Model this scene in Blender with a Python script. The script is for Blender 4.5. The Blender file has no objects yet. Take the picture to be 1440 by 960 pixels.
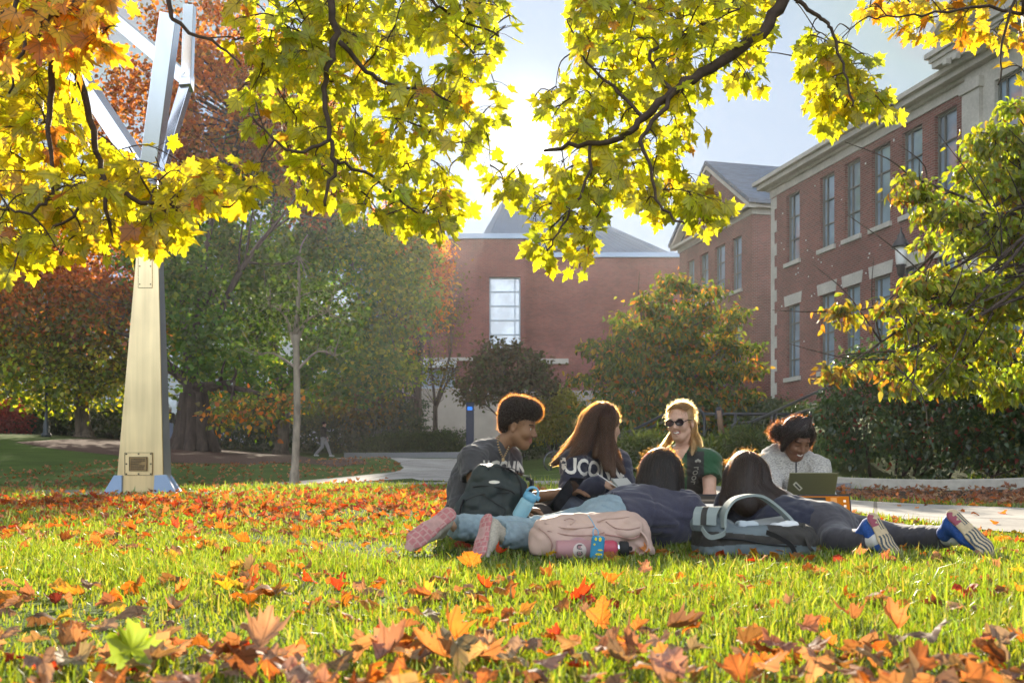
import bpy, math, random
import numpy as np
from mathutils import Vector, Matrix
from mathutils.bvhtree import BVHTree

random.seed(7)
RNG = np.random.default_rng(11)
SC = bpy.context.scene
COL = SC.collection
R = math.radians

# ------------------------------------------------------------------ camera
F_PX, CX, HZ, CAMZ = 1400.0, 720.0, 670.0, 0.36
cam_d = bpy.data.cameras.new('camera')
cam_d.sensor_width = 36.0
cam_d.lens = 36.0 * F_PX / 1440.0
cam_d.shift_y = (HZ - 480.0) / 1440.0
cam_d.clip_start = 0.05
cam_d.clip_end = 3000.0
cam_d.dof.use_dof = True
cam_d.dof.focus_distance = 5.6
cam_d.dof.aperture_fstop = 6.3
cam = bpy.data.objects.new('camera', cam_d)
cam.location = (0, 0, CAMZ)
cam.rotation_euler = (R(90), 0, 0)
COL.objects.link(cam)
SC.camera = cam


def P(px, py, Y):
    return np.array([(px - CX) / F_PX * Y, Y, CAMZ + (HZ - py) / F_PX * Y])


def nrm(v):
    v = np.asarray(v, float)
    return v / max(1e-9, np.linalg.norm(v))


# ------------------------------------------------------------------ object helpers
def tag(o, label=None, cat=None, group=None, kind=None):
    if label: o['label'] = label
    if cat: o['category'] = cat
    if group: o['group'] = group
    if kind: o['kind'] = kind
    return o


def empty(name, loc=(0, 0, 0), rz=0.0):
    o = bpy.data.objects.new(name, None)
    o.location = loc
    o.rotation_euler = (0, 0, rz)
    o.empty_display_size = 0.1
    COL.objects.link(o)
    return o


def link(name, me, parent=None):
    o = bpy.data.objects.new(name, me)
    COL.objects.link(o)
    if parent is not None:
        o.parent = parent
    return o


def mesh_np(name, V, loops, sizes, mats, mi=None, smooth=False, col=None, uvw=None):
    """mesh from numpy arrays: V (n,3), loops flat vertex ids, sizes per face"""
    V = np.ascontiguousarray(V, np.float32)
    loops = np.ascontiguousarray(loops, np.int32).ravel()
    sizes = np.ascontiguousarray(sizes, np.int32).ravel()
    me = bpy.data.meshes.new(name)
    me.vertices.add(len(V)); me.vertices.foreach_set('co', V.ravel())
    me.loops.add(len(loops)); me.loops.foreach_set('vertex_index', loops)
    me.polygons.add(len(sizes))
    st = np.zeros(len(sizes), np.int32); st[1:] = np.cumsum(sizes)[:-1]
    me.polygons.foreach_set('loop_start', st)
    if smooth:
        me.polygons.foreach_set('use_smooth', np.ones(len(sizes), bool))
    if not isinstance(mats, (list, tuple)): mats = [mats]
    for m in mats: me.materials.append(m)
    if mi is not None:
        me.polygons.foreach_set('material_index', np.ascontiguousarray(mi, np.int32))
    if uvw is not None:
        a = me.attributes.new('Luv', 'FLOAT_VECTOR', 'POINT'); q3 = np.zeros((len(V), 3), np.float32); q3[:, :2] = uvw; a.data.foreach_set('vector', q3.ravel())
    if col is not None:
        a = me.attributes.new('Col', 'FLOAT_COLOR', 'POINT')
        c = np.ones((len(V), 4), np.float32); c[:, :3] = col
        a.data.foreach_set('color', c.ravel())
    me.update(calc_edges=True)
    return me


class MB:
    """collects simple shapes for ONE mesh object"""
    def __init__(s):
        s.v = []; s.f = []; s.m = []; s.sm = []
        s.cur = 0

    def add(s, vs, fs, smooth=False):
        b = len(s.v)
        s.v.extend([tuple(map(float, q)) for q in vs])
        for f in fs:
            s.f.append([b + i for i in f]); s.m.append(s.cur); s.sm.append(smooth)

    def box(s, c, d, rot=None):
        hx, hy, hz = d[0] / 2, d[1] / 2, d[2] / 2
        vs = np.array([[x, y, z] for x in (-hx, hx) for y in (-hy, hy) for z in (-hz, hz)])
        if rot is not None: vs = vs @ np.asarray(rot).T
        s.add(vs + np.asarray(c), [(0, 1, 3, 2), (4, 6, 7, 5), (0, 4, 5, 1), (2, 3, 7, 6), (0, 2, 6, 4), (1, 5, 7, 3)])

    def bbox(s, lo, hi):
        lo = np.asarray(lo, float); hi = np.asarray(hi, float)
        s.box((lo + hi) / 2, hi - lo)

    def prism(s, poly, z0, z1):
        n = len(poly)
        vs = [(p[0], p[1], z0) for p in poly] + [(p[0], p[1], z1) for p in poly]
        s.add(vs, [tuple(range(n))[::-1], tuple(range(n, 2 * n))] + [(i, (i + 1) % n, n + (i + 1) % n, n + i) for i in range(n)])

    def hexa(s, b4, t4):
        s.add(list(b4) + list(t4), [(3, 2, 1, 0), (4, 5, 6, 7), (0, 1, 5, 4), (1, 2, 6, 5), (2, 3, 7, 6), (3, 0, 4, 7)])

    def tube(s, pts, r, sides=6, caps=True, flat=None):
        """r: number or list; flat: (normal, ratio) flattens the section"""
        pts = [np.asarray(p, float) for p in pts]
        n = len(pts)
        rr = [r] * n if np.isscalar(r) else list(r)
        t0 = nrm(pts[1] - pts[0])
        up = np.array([0, 0, 1.0]) if abs(t0[2]) < .9 else np.array([1.0, 0, 0])
        if flat is not None: up = np.asarray(flat[0], float)
        vs = []
        for i, p in enumerate(pts):
            t = nrm(pts[min(i + 1, n - 1)] - pts[max(i - 1, 0)])
            a = np.cross(t, up)
            if np.linalg.norm(a) < 1e-5: a = np.cross(t, [0.3, 1, 0.2])
            a = nrm(a); b = nrm(np.cross(a, t)); up = b if flat is None else up
            k = 1.0 if flat is None else flat[1]
            for j in range(sides):
                th = 2 * math.pi * (j + .5) / sides
                vs.append(p + rr[i] * (a * math.cos(th) + b * k * math.sin(th)))
        fs = []
        for i in range(n - 1):
            for j in range(sides):
                q = (j + 1) % sides
                fs.append((i * sides + j, i * sides + q, (i + 1) * sides + q, (i + 1) * sides + j))
        if caps:
            fs.append(tuple(range(sides))[::-1]); fs.append(tuple((n - 1) * sides + j for j in range(sides)))
        s.add(vs, fs, smooth=sides > 4)

    def lathe(s, prof, c=(0, 0, 0), sides=20, rot=None):
        vs = []
        for (r, z) in prof:
            for j in range(sides):
                th = 2 * math.pi * j / sides
                vs.append((r * math.cos(th), r * math.sin(th), z))
        vs = np.array(vs)
        if rot is not None: vs = vs @ np.asarray(rot).T
        n = len(prof); fs = []
        for i in range(n - 1):
            for j in range(sides):
                q = (j + 1) % sides
                fs.append((i * sides + j, i * sides + q, (i + 1) * sides + q, (i + 1) * sides + j))
        fs.append(tuple(range(sides))[::-1]); fs.append(tuple((n - 1) * sides + j for j in range(sides)))
        s.add(vs + np.asarray(c), fs, smooth=True)

    def build(s, name, mats, parent=None, bevel=0):
        if not isinstance(mats, (list, tuple)): mats = [mats]
        me = bpy.data.meshes.new(name)
        me.from_pydata(s.v, [], s.f)
        for m in mats: me.materials.append(m)
        me.polygons.foreach_set('material_index', s.m)
        me.polygons.foreach_set('use_smooth', s.sm)
        me.update()
        o = link(name, me, parent)
        if bevel:
            b = o.modifiers.new('bevel', 'BEVEL'); b.width = bevel; b.segments = 2; b.limit_method = 'ANGLE'
        return o


def smooth_path(pts, n=6):
    """Catmull-Rom through the points"""
    pts = [np.asarray(p, float) for p in pts]
    out = []
    for i in range(len(pts) - 1):
        p0 = pts[max(i - 1, 0)]; p1 = pts[i]; p2 = pts[i + 1]; p3 = pts[min(i + 2, len(pts) - 1)]
        for k in range(n):
            t = k / n
            out.append(.5 * ((2 * p1) + (-p0 + p2) * t + (2 * p0 - 5 * p1 + 4 * p2 - p3) * t * t + (-p0 + 3 * p1 - 3 * p2 + p3) * t ** 3))
    out.append(pts[-1])
    return out


def basis(fwd, up):
    """rows -> matrix whose columns are x=fwd, y=left, z=up"""
    f = nrm(fwd); u = np.asarray(up, float); u = nrm(u - f * np.dot(u, f)); l = np.cross(u, f)
    return np.stack([f, l, u], 1)


# ------------------------------------------------------------------ materials
def _nt(name):
    m = bpy.data.materials.new(name); m.use_nodes = True
    nt = m.node_tree; nt.nodes.clear()
    return m, nt, nt.nodes, nt.links


def _scaled(nt, src, fac):
    v = nt.nodes.new('ShaderNodeVectorMath'); v.operation = 'SCALE'
    nt.links.new(src, v.inputs[0])
    if hasattr(fac, 'node'): nt.links.new(fac, v.inputs['Scale'])
    else: v.inputs['Scale'].default_value = fac
    return v.outputs[0]


def M(name, col, rough=.7, metal=0., spec=.35, noise=None, bump=None, col2=None, sheen=0, stretch=None, noise2=None):
    m, nt, N, L = _nt(name)
    out = N.new('ShaderNodeOutputMaterial'); b = N.new('ShaderNodeBsdfPrincipled')
    L.new(b.outputs[0], out.inputs[0])
    b.inputs['Roughness'].default_value = rough; b.inputs['Metallic'].default_value = metal
    b.inputs['Specular IOR Level'].default_value = spec
    if sheen:
        b.inputs['Sheen Weight'].default_value = sheen; b.inputs['Sheen Roughness'].default_value = .5
    tc = N.new('ShaderNodeTexCoord'); vec = tc.outputs['Object']
    if stretch:
        mp = N.new('ShaderNodeMapping'); L.new(vec, mp.inputs[0]); mp.inputs['Scale'].default_value = stretch; vec = mp.outputs[0]
    if noise:
        nz = N.new('ShaderNodeTexNoise'); L.new(vec, nz.inputs[0]); nz.inputs['Scale'].default_value = noise[0]; nz.inputs['Detail'].default_value = 6
        mx = N.new('ShaderNodeMix'); mx.data_type = 'RGBA'
        c2 = col2 if col2 else tuple(c * (1 - noise[1]) for c in col)
        mr = N.new('ShaderNodeMapRange'); mr.inputs[1].default_value = .35; mr.inputs[2].default_value = .65
        L.new(nz.outputs[0], mr.inputs[0]); L.new(mr.outputs[0], mx.inputs[0])
        mx.inputs[6].default_value = (*col, 1); mx.inputs[7].default_value = (*c2, 1)
        src = mx.outputs[2]
        if noise2:
            n2 = N.new('ShaderNodeTexNoise'); L.new(tc.outputs['Object'], n2.inputs[0]); n2.inputs['Scale'].default_value = noise2[0]; n2.inputs['Detail'].default_value = 3
            m2 = N.new('ShaderNodeMapRange'); m2.inputs[3].default_value = 1 - noise2[1]; m2.inputs[4].default_value = 1 + noise2[1]
            m2.inputs[1].default_value = .3; m2.inputs[2].default_value = .7
            L.new(n2.outputs[0], m2.inputs[0]); src = _scaled(nt, src, m2.outputs[0])
        L.new(src, b.inputs['Base Color'])
    else:
        b.inputs['Base Color'].default_value = (*col, 1)
    if bump:
        nb = N.new('ShaderNodeTexNoise'); L.new(vec, nb.inputs[0]); nb.inputs['Scale'].default_value = bump[0]; nb.inputs['Detail'].default_value = 5
        bm = N.new('ShaderNodeBump'); bm.inputs['Strength'].default_value = bump[1]; bm.inputs['Distance'].default_value = bump[2] if len(bump) > 2 else .01
        L.new(nb.outputs[0], bm.inputs['Height']); L.new(bm.outputs[0], b.inputs['Normal'])
    return m


def leaf_mat(name, trans=(1.5, 1.3, .5), tfac=.5, gloss=.06, grough=.35):
    """thin leaf: diffuse + translucent, its own colour per leaf in the Col attribute"""
    m, nt, N, L = _nt(name)
    out = N.new('ShaderNodeOutputMaterial')
    at = N.new('ShaderNodeAttribute'); at.attribute_name = 'Col'
    d = N.new('ShaderNodeBsdfDiffuse'); t = N.new('ShaderNodeBsdfTranslucent')
    L.new(at.outputs['Color'], d.inputs[0])
    mu = N.new('ShaderNodeVectorMath'); mu.operation = 'MULTIPLY'; mu.inputs[1].default_value = trans
    L.new(at.outputs['Color'], mu.inputs[0]); L.new(mu.outputs[0], t.inputs[0])
    mx = N.new('ShaderNodeMixShader'); mx.inputs[0].default_value = tfac
    L.new(d.outputs[0], mx.inputs[1]); L.new(t.outputs[0], mx.inputs[2])
    g = N.new('ShaderNodeBsdfGlossy'); g.inputs['Roughness'].default_value = grough; g.inputs[0].default_value = (1, 1, 1, 1)
    m2 = N.new('ShaderNodeMixShader'); m2.inputs[0].default_value = gloss
    L.new(mx.outputs[0], m2.inputs[1]); L.new(g.outputs[0], m2.inputs[2])
    L.new(m2.outputs[0], out.inputs[0])
    return m


def veined_leaf(name, *a, vein=.55, spot=.35, **k):
    m = leaf_mat(name, *a, **k); nt = m.node_tree; N = nt.nodes; L = nt.links
    at = next(n for n in N if n.type == 'ATTRIBUTE'); outs = [l.to_socket for l in at.outputs['Color'].links]
    u = N.new('ShaderNodeAttribute'); u.attribute_name = 'Luv'; sp = N.new('ShaderNodeSeparateXYZ'); L.new(u.outputs['Vector'], sp.inputs[0])
    def mt(op, x, y=None):
        q = N.new('ShaderNodeMath'); q.operation = op
        for i, v in enumerate((x, y)):
            if v is None: continue
            if hasattr(v, 'node'): L.new(v, q.inputs[i])
            else: q.inputs[i].default_value = v
        return q.outputs[0]
    ax = mt('ABSOLUTE', sp.outputs[0]); yy = mt('ADD', sp.outputs[1], .02); an = mt('ARCTAN2', ax, yy); r = mt('SQRT', mt('ADD', mt('MULTIPLY', ax, ax), mt('MULTIPLY', yy, yy)))
    d = an
    for t in (.78, 1.55): d = mt('MINIMUM', d, mt('ABSOLUTE', mt('SUBTRACT', an, t)))
    d = mt('MULTIPLY', d, r)
    mr = N.new('ShaderNodeMapRange'); L.new(d, mr.inputs[0]); mr.inputs[1].default_value = .008; mr.inputs[2].default_value = .03; mr.inputs[3].default_value = vein; mr.inputs[4].default_value = 1
    tc = N.new('ShaderNodeTexCoord'); nz = N.new('ShaderNodeTexNoise'); nz.inputs['Scale'].default_value = 55; nz.inputs['Detail'].default_value = 4; L.new(tc.outputs['Object'], nz.inputs[0])
    m2 = N.new('ShaderNodeMapRange'); L.new(nz.outputs[0], m2.inputs[0]); m2.inputs[1].default_value = .62; m2.inputs[2].default_value = .70; m2.inputs[3].default_value = 1; m2.inputs[4].default_value = spot
    n3 = N.new('ShaderNodeTexNoise'); n3.inputs['Scale'].default_value = 18; L.new(tc.outputs['Object'], n3.inputs[0])
    m3 = N.new('ShaderNodeMapRange'); L.new(n3.outputs[0], m3.inputs[0]); m3.inputs[1].default_value = .3; m3.inputs[2].default_value = .7; m3.inputs[3].default_value = .72; m3.inputs[4].default_value = 1.15
    f = _scaled(nt, _scaled(nt, at.outputs['Color'], mt('MULTIPLY', mr.outputs[0], m3.outputs[0])), 1.0)
    mx = N.new('ShaderNodeMix'); mx.data_type = 'RGBA'; L.new(m2.outputs[0], mx.inputs[0]); L.new(f, mx.inputs[7])
    br = N.new('ShaderNodeVectorMath'); br.operation = 'MULTIPLY'; L.new(f, br.inputs[0]); br.inputs[1].default_value = (.6, .3, .4); L.new(br.outputs[0], mx.inputs[6])
    for s_ in outs: L.new(mx.outputs[2], s_)
    return m


def emit_mat(name, col, s):
    m, nt, N, L = _nt(name)
    out = N.new('ShaderNodeOutputMaterial'); e = N.new('ShaderNodeEmission')
    e.inputs[0].default_value = (*col, 1); e.inputs[1].default_value = s
    L.new(e.outputs[0], out.inputs[0])
    return m


def brick_mat(name, c1, c2, mortar, bw=.22, rh=.075):
    m, nt, N, L = _nt(name)
    out = N.new('ShaderNodeOutputMaterial'); b = N.new('ShaderNodeBsdfPrincipled'); L.new(b.outputs[0], out.inputs[0])
    b.inputs['Roughness'].default_value = .85; b.inputs['Specular IOR Level'].default_value = .2
    tc = N.new('ShaderNodeTexCoord'); sx = N.new('ShaderNodeSeparateXYZ'); L.new(tc.outputs['Object'], sx.inputs[0])
    ad = N.new('ShaderNodeMath'); ad.operation = 'ADD'; L.new(sx.outputs[0], ad.inputs[0]); L.new(sx.outputs[1], ad.inputs[1])
    cb = N.new('ShaderNodeCombineXYZ'); L.new(ad.outputs[0], cb.inputs[0]); L.new(sx.outputs[2], cb.inputs[1])
    br = N.new('ShaderNodeTexBrick'); L.new(cb.outputs[0], br.inputs[0])
    br.inputs['Color1'].default_value = (*c1, 1); br.inputs['Color2'].default_value = (*c2, 1); br.inputs['Mortar'].default_value = (*mortar, 1)
    br.inputs['Scale'].default_value = 1; br.inputs['Brick Width'].default_value = bw; br.inputs['Row Height'].default_value = rh
    br.inputs['Mortar Size'].default_value = .012; br.inputs['Bias'].default_value = -.1
    nz = N.new('ShaderNodeTexNoise'); L.new(tc.outputs['Object'], nz.inputs[0]); nz.inputs['Scale'].default_value = .6; nz.inputs['Detail'].default_value = 5
    mr = N.new('ShaderNodeMapRange'); mr.inputs[1].default_value = .3; mr.inputs[2].default_value = .7; mr.inputs[3].default_value = .8; mr.inputs[4].default_value = 1.18
    L.new(nz.outputs[0], mr.inputs[0])
    L.new(_scaled(nt, br.outputs[0], mr.outputs[0]), b.inputs['Base Color'])
    bm = N.new('ShaderNodeBump'); bm.inputs['Strength'].default_value = .5; bm.inputs['Distance'].default_value = .01; bm.invert = True
    L.new(br.outputs['Fac'], bm.inputs['Height']); L.new(bm.outputs[0], b.inputs['Normal'])
    return m


def slab_mat(name, col, size):
    """cast concrete slabs with dark joints, stains and wear"""
    m = M(name, col, .9, noise=(3, .2), bump=(60, .2), noise2=(25, .12)); nt = m.node_tree; N = nt.nodes; L = nt.links
    b = next(n for n in N if n.type == 'BSDF_PRINCIPLED'); src = b.inputs['Base Color'].links[0].from_socket
    tc = N.new('ShaderNodeTexCoord'); mp = N.new('ShaderNodeMapping'); mp.inputs['Rotation'].default_value = (0, 0, .35); L.new(tc.outputs['Object'], mp.inputs[0])
    br = N.new('ShaderNodeTexBrick'); L.new(mp.outputs[0], br.inputs[0]); br.offset = 0
    for k, v in (('Scale', 1), ('Brick Width', size), ('Row Height', size), ('Mortar Size', .018), ('Bias', 0)): br.inputs[k].default_value = v
    br.inputs['Color1'].default_value = (1, 1, 1, 1); br.inputs['Color2'].default_value = (.86, .86, .88, 1); br.inputs['Mortar'].default_value = (.3, .28, .26, 1)
    mu = N.new('ShaderNodeVectorMath'); mu.operation = 'MULTIPLY'; L.new(src, mu.inputs[0]); L.new(br.outputs[0], mu.inputs[1])
    st = N.new('ShaderNodeTexNoise'); st.inputs['Scale'].default_value = .8; st.inputs['Detail'].default_value = 8; L.new(tc.outputs['Object'], st.inputs[0])
    mr = N.new('ShaderNodeMapRange'); L.new(st.outputs[0], mr.inputs[0]); mr.inputs[1].default_value = .35; mr.inputs[2].default_value = .65; mr.inputs[3].default_value = .72; mr.inputs[4].default_value = 1.1
    L.new(_scaled(nt, mu.outputs[0], mr.outputs[0]), b.inputs['Base Color']); return m


# ------------------------------------------------------------------ light
FILL_CLOUD = .74  # strength of the added fill from behind the camera
SUN_EL, SUN_AZ = R(18.4), R(0.75)          # azimuth to the right of +Y
SUN_DIR = np.array([math.sin(SUN_AZ) * math.cos(SUN_EL), math.cos(SUN_AZ) * math.cos(SUN_EL), math.sin(SUN_EL)])
sd = bpy.data.lights.new('sun', 'SUN'); sd.energy = 5.0; sd.angle = R(.5); sd.color = (1, .88, .70)
so = bpy.data.objects.new('sun', sd); COL.objects.link(so)
so.rotation_euler = Vector(SUN_DIR).to_track_quat('Z', 'Y').to_euler()
so.location = (0, 30, 40)

w = bpy.data.worlds.new('World'); SC.world = w; w.use_nodes = True
nt = w.node_tree; N = nt.nodes; L = nt.links; N.clear()
wo = N.new('ShaderNodeOutputWorld'); bg = N.new('ShaderNodeBackground')
sky = N.new('ShaderNodeTexSky'); sky.sky_type = 'NISHITA'; sky.sun_disc = False
sky.sun_elevation = SUN_EL; sky.sun_rotation = SUN_AZ; sky.altitude = 100; sky.air_density = 1.0; sky.dust_density = 1.2; sky.ozone_density = 1.5
bg.inputs[1].default_value = .055
tc = N.new('ShaderNodeTexCoord')
# thin high cloud whitens the sky a little
cn = N.new('ShaderNodeTexNoise'); cn.inputs['Scale'].default_value = 2.2; cn.inputs['Detail'].default_value = 7
mpw = N.new('ShaderNodeMapping'); mpw.inputs['Scale'].default_value = (1, 1, 3.5); L.new(tc.outputs['Generated'], mpw.inputs[0]); L.new(mpw.outputs[0], cn.inputs[0])
cr = N.new('ShaderNodeMapRange'); cr.inputs[1].default_value = .42; cr.inputs[2].default_value = .75; cr.inputs[3].default_value = 0; cr.inputs[4].default_value = .45
L.new(cn.outputs[0], cr.inputs[0])
cm = N.new('ShaderNodeMix'); cm.data_type = 'RGBA'; L.new(cr.outputs[0], cm.inputs[0]); L.new(sky.outputs[0], cm.inputs[6]); cm.inputs[7].default_value = (11, 11.5, 12, 1)
mn = N.new('ShaderNodeVectorMath'); mn.operation = 'MINIMUM'; L.new(_scaled(nt, cm.outputs[2], .52), mn.inputs[0]); mn.inputs[1].default_value = (3.3, 4.2, 5.5)
L.new(mn.outputs[0], bg.inputs[0])
# bright air round the sun
dt = N.new('ShaderNodeVectorMath'); dt.operation = 'DOT_PRODUCT'; L.new(tc.outputs['Generated'], dt.inputs[0]); dt.inputs[1].default_value = tuple(SUN_DIR)
def _pw(e, s):
    a = N.new('ShaderNodeMath'); a.operation = 'MAXIMUM'; L.new(dt.outputs['Value'], a.inputs[0]); a.inputs[1].default_value = 0
    p = N.new('ShaderNodeMath'); p.operation = 'POWER'; L.new(a.outputs[0], p.inputs[0]); p.inputs[1].default_value = e
    k = N.new('ShaderNodeMath'); k.operation = 'MULTIPLY'; L.new(p.outputs[0], k.inputs[0]); k.inputs[1].default_value = s
    return k.outputs[0]
def _add(a, b):
    q = N.new('ShaderNodeMath'); q.operation = 'ADD'; L.new(a, q.inputs[0]); L.new(b, q.inputs[1]); return q.outputs[0]
glow = _add(_pw(120000, 150.0), _add(_add(_pw(60, .04), _pw(900, .35)), _pw(9000, 12.0)))
bg2 = N.new('ShaderNodeBackground'); bg2.inputs[0].default_value = (1, .95, .86, 1); L.new(glow, bg2.inputs[1])
ads = N.new('ShaderNodeAddShader'); L.new(bg.outputs[0], ads.inputs[0]); L.new(bg2.outputs[0], ads.inputs[1])
# added unseen clouds behind the camera, bright to fill the shaded fronts
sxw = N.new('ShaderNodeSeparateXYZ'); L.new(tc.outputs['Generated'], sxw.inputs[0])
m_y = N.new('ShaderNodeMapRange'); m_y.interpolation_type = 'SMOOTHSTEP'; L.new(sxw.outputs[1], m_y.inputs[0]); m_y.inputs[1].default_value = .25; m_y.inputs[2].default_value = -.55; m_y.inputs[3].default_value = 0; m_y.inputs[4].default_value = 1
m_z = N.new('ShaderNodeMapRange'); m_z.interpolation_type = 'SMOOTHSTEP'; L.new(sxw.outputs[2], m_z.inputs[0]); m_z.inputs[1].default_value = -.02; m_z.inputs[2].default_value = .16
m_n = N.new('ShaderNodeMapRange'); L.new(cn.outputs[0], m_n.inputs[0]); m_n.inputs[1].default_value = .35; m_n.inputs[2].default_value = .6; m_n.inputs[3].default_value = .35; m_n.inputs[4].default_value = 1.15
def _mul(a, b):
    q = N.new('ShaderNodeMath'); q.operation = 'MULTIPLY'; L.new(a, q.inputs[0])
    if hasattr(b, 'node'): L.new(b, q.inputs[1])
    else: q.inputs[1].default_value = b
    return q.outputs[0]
bg3 = N.new('ShaderNodeBackground'); bg3.inputs[0].default_value = (.86, .93, 1.04, 1); L.new(_mul(_mul(_mul(m_y.outputs[0], m_z.outputs[0]), m_n.outputs[0]), FILL_CLOUD), bg3.inputs[1])
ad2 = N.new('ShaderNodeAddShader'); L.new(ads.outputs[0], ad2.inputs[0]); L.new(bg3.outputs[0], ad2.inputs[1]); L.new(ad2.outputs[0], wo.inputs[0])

SC.view_settings.view_transform = 'Standard'
SC.view_settings.look = 'None'
SC.view_settings.exposure = 1.45
SC.view_settings.gamma = 1.0
SC.render.engine = 'CYCLES'
cy = SC.cycles
cy.use_denoising = True
try: cy.denoiser = 'OPENIMAGEDENOISE'
except Exception: pass
cy.max_bounces = 8; cy.diffuse_bounces = 4; cy.glossy_bounces = 3; cy.transmission_bounces = 6; cy.transparent_max_bounces = 6
cy.sample_clamp_indirect = 8
cy.caustics_reflective = False; cy.caustics_refractive = False
# ------------------------------------------------------------------ terrain
def _tp(*a): return tuple(P(*a))
_CT = []
for x in (-9, -4.5, 0, 4.5, 9):
    for y in (-6, -1, 2.5, 5.5): _CT.append((x, y, 0.0))
_CT += [(-1.5, 7.2, .03), (1.5, 7.2, .03), (3.3, 6.5, .0), (-5, 8, .06), (-60, -20, 0), (60, -20, 0), (0, -25, 0), (-30, 0, 0.1), (30, 0, .3)]
_CT += [_tp(205, 695, 11.5), _tp(0, 692, 12), _tp(600, 690, 11), _tp(880, 692, 11), _tp(415, 683, 18), _tp(330, 683, 17), _tp(600, 677, 14), _tp(600, 645, 29), _tp(500, 645, 30),
        _tp(540, 663, 19), _tp(150, 650, 28), _tp(20, 660, 24), _tp(265, 632, 42), _tp(65, 614, 43), _tp(118, 614, 45), _tp(455, 642, 50), _tp(330, 655, 30),
        _tp(760, 651, 38), _tp(775, 668, 30), _tp(775, 669, 24), _tp(770, 670, 19), _tp(640, 660, 23), _tp(620, 651, 27), _tp(455, 661, 24), _tp(455, 650, 36), _tp(720, 672, 16), _tp(1440, 715, 8.9), _tp(1210, 703, 11), _tp(1300, 683, 13), _tp(1440, 683, 12.5), _tp(1440, 748, 6.5),
        _tp(1028, 640, 16), _tp(990, 618, 22), _tp(880, 655, 18), _tp(1085, 572, 38), _tp(1000, 575, 50), (14, 24, 2.4), (22, 25, 2.6), (20, 14, 1.2), (-2, 70, 2.6), (-12, 70, 2.6), (12, 70, 3.4),
        (-40, 50, 2.6), (-60, 100, 3), (0, 110, 3), (60, 100, 4), (45, 50, 3.4), (-30, 25, .9), (-18, 13, .25), (40, 20, 2)]
_CT = np.array(_CT)


def _U(d2):
    return .5 * d2 * np.log(d2 + 1e-9)


def _fit():
    n = len(_CT); X = _CT[:, :2] / 10
    D2 = ((X[:, None] - X[None]) ** 2).sum(-1)
    K = _U(D2) + np.eye(n) * .01
    Pm = np.hstack([np.ones((n, 1)), X])
    A = np.zeros((n + 3, n + 3)); A[:n, :n] = K; A[:n, n:] = Pm; A[n:, :n] = Pm.T
    return np.linalg.solve(A, np.concatenate([_CT[:, 2], np.zeros(3)]))


_W = _fit()


def gz_np(x, y):
    x = np.clip(np.asarray(x, float), -60, 60); y = np.clip(np.asarray(y, float), -22, 110)
    sh = x.shape; X = np.stack([x.ravel(), y.ravel()], 1) / 10
    C = _CT[:, :2] / 10
    out = np.empty(len(X))
    for i in range(0, len(X), 20000):
        q = X[i:i + 20000]
        D2 = ((q[:, None] - C[None]) ** 2).sum(-1)
        out[i:i + 20000] = _U(D2) @ _W[:-3] + _W[-3] + q @ _W[-2:]
    r = out.reshape(sh)
    # the lawn under the students is level
    t = np.clip((y - 5.8) / 2.5, 0, 1); t = t * t * (3 - 2 * t)
    fl = np.where(np.abs(x) < 6, 1 - t, 0) * np.clip((6 - np.abs(x)) / 1.5, 0, 1)
    return r * (1 - fl)


def gz(x, y): return float(gz_np(np.array([x]), np.array([y]))[0])


def G(px, py):
    """where the sight line through a picture point meets the ground"""
    lo, hi = 1.0, 110.0
    ys = np.geomspace(lo, hi, 1500)
    pts = np.stack([(px - CX) / F_PX * ys, ys, CAMZ + (HZ - py) / F_PX * ys], 1)
    below = pts[:, 2] < gz_np(pts[:, 0], pts[:, 1])
    i = int(np.argmax(below)) if below.any() else len(ys) - 1
    return pts[i]


def axis_pts(lim, fine, step, grow):
    a = list(np.arange(0, fine, step)); d = step
    while a[-1] < lim:
        d *= grow; a.append(a[-1] + d)
    return np.array(a)


_xp = axis_pts(900, 9, .3, 1.09); XS = np.concatenate([-_xp[::-1][:-1], _xp])
_yp = axis_pts(1400, 16, .3, 1.07); _yn = axis_pts(120, 3, .5, 1.3)
YS = np.concatenate([-_yn[::-1][:-1], _yp])


def grid_mesh(name, xs, ys, zf, mats, mi=None):
    XX, YY = np.meshgrid(xs, ys, indexing='ij')
    V = np.stack([XX, YY, zf(XX, YY)], -1).reshape(-1, 3)
    nx, ny = len(xs), len(ys)
    I = np.arange(nx * ny).reshape(nx, ny)
    q = np.stack([I[:-1, :-1], I[1:, :-1], I[1:, 1:], I[:-1, 1:]], -1).reshape(-1, 4)
    return mesh_np(name, V, q, np.full(len(q), 4), mats, mi=mi, smooth=True)


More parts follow.
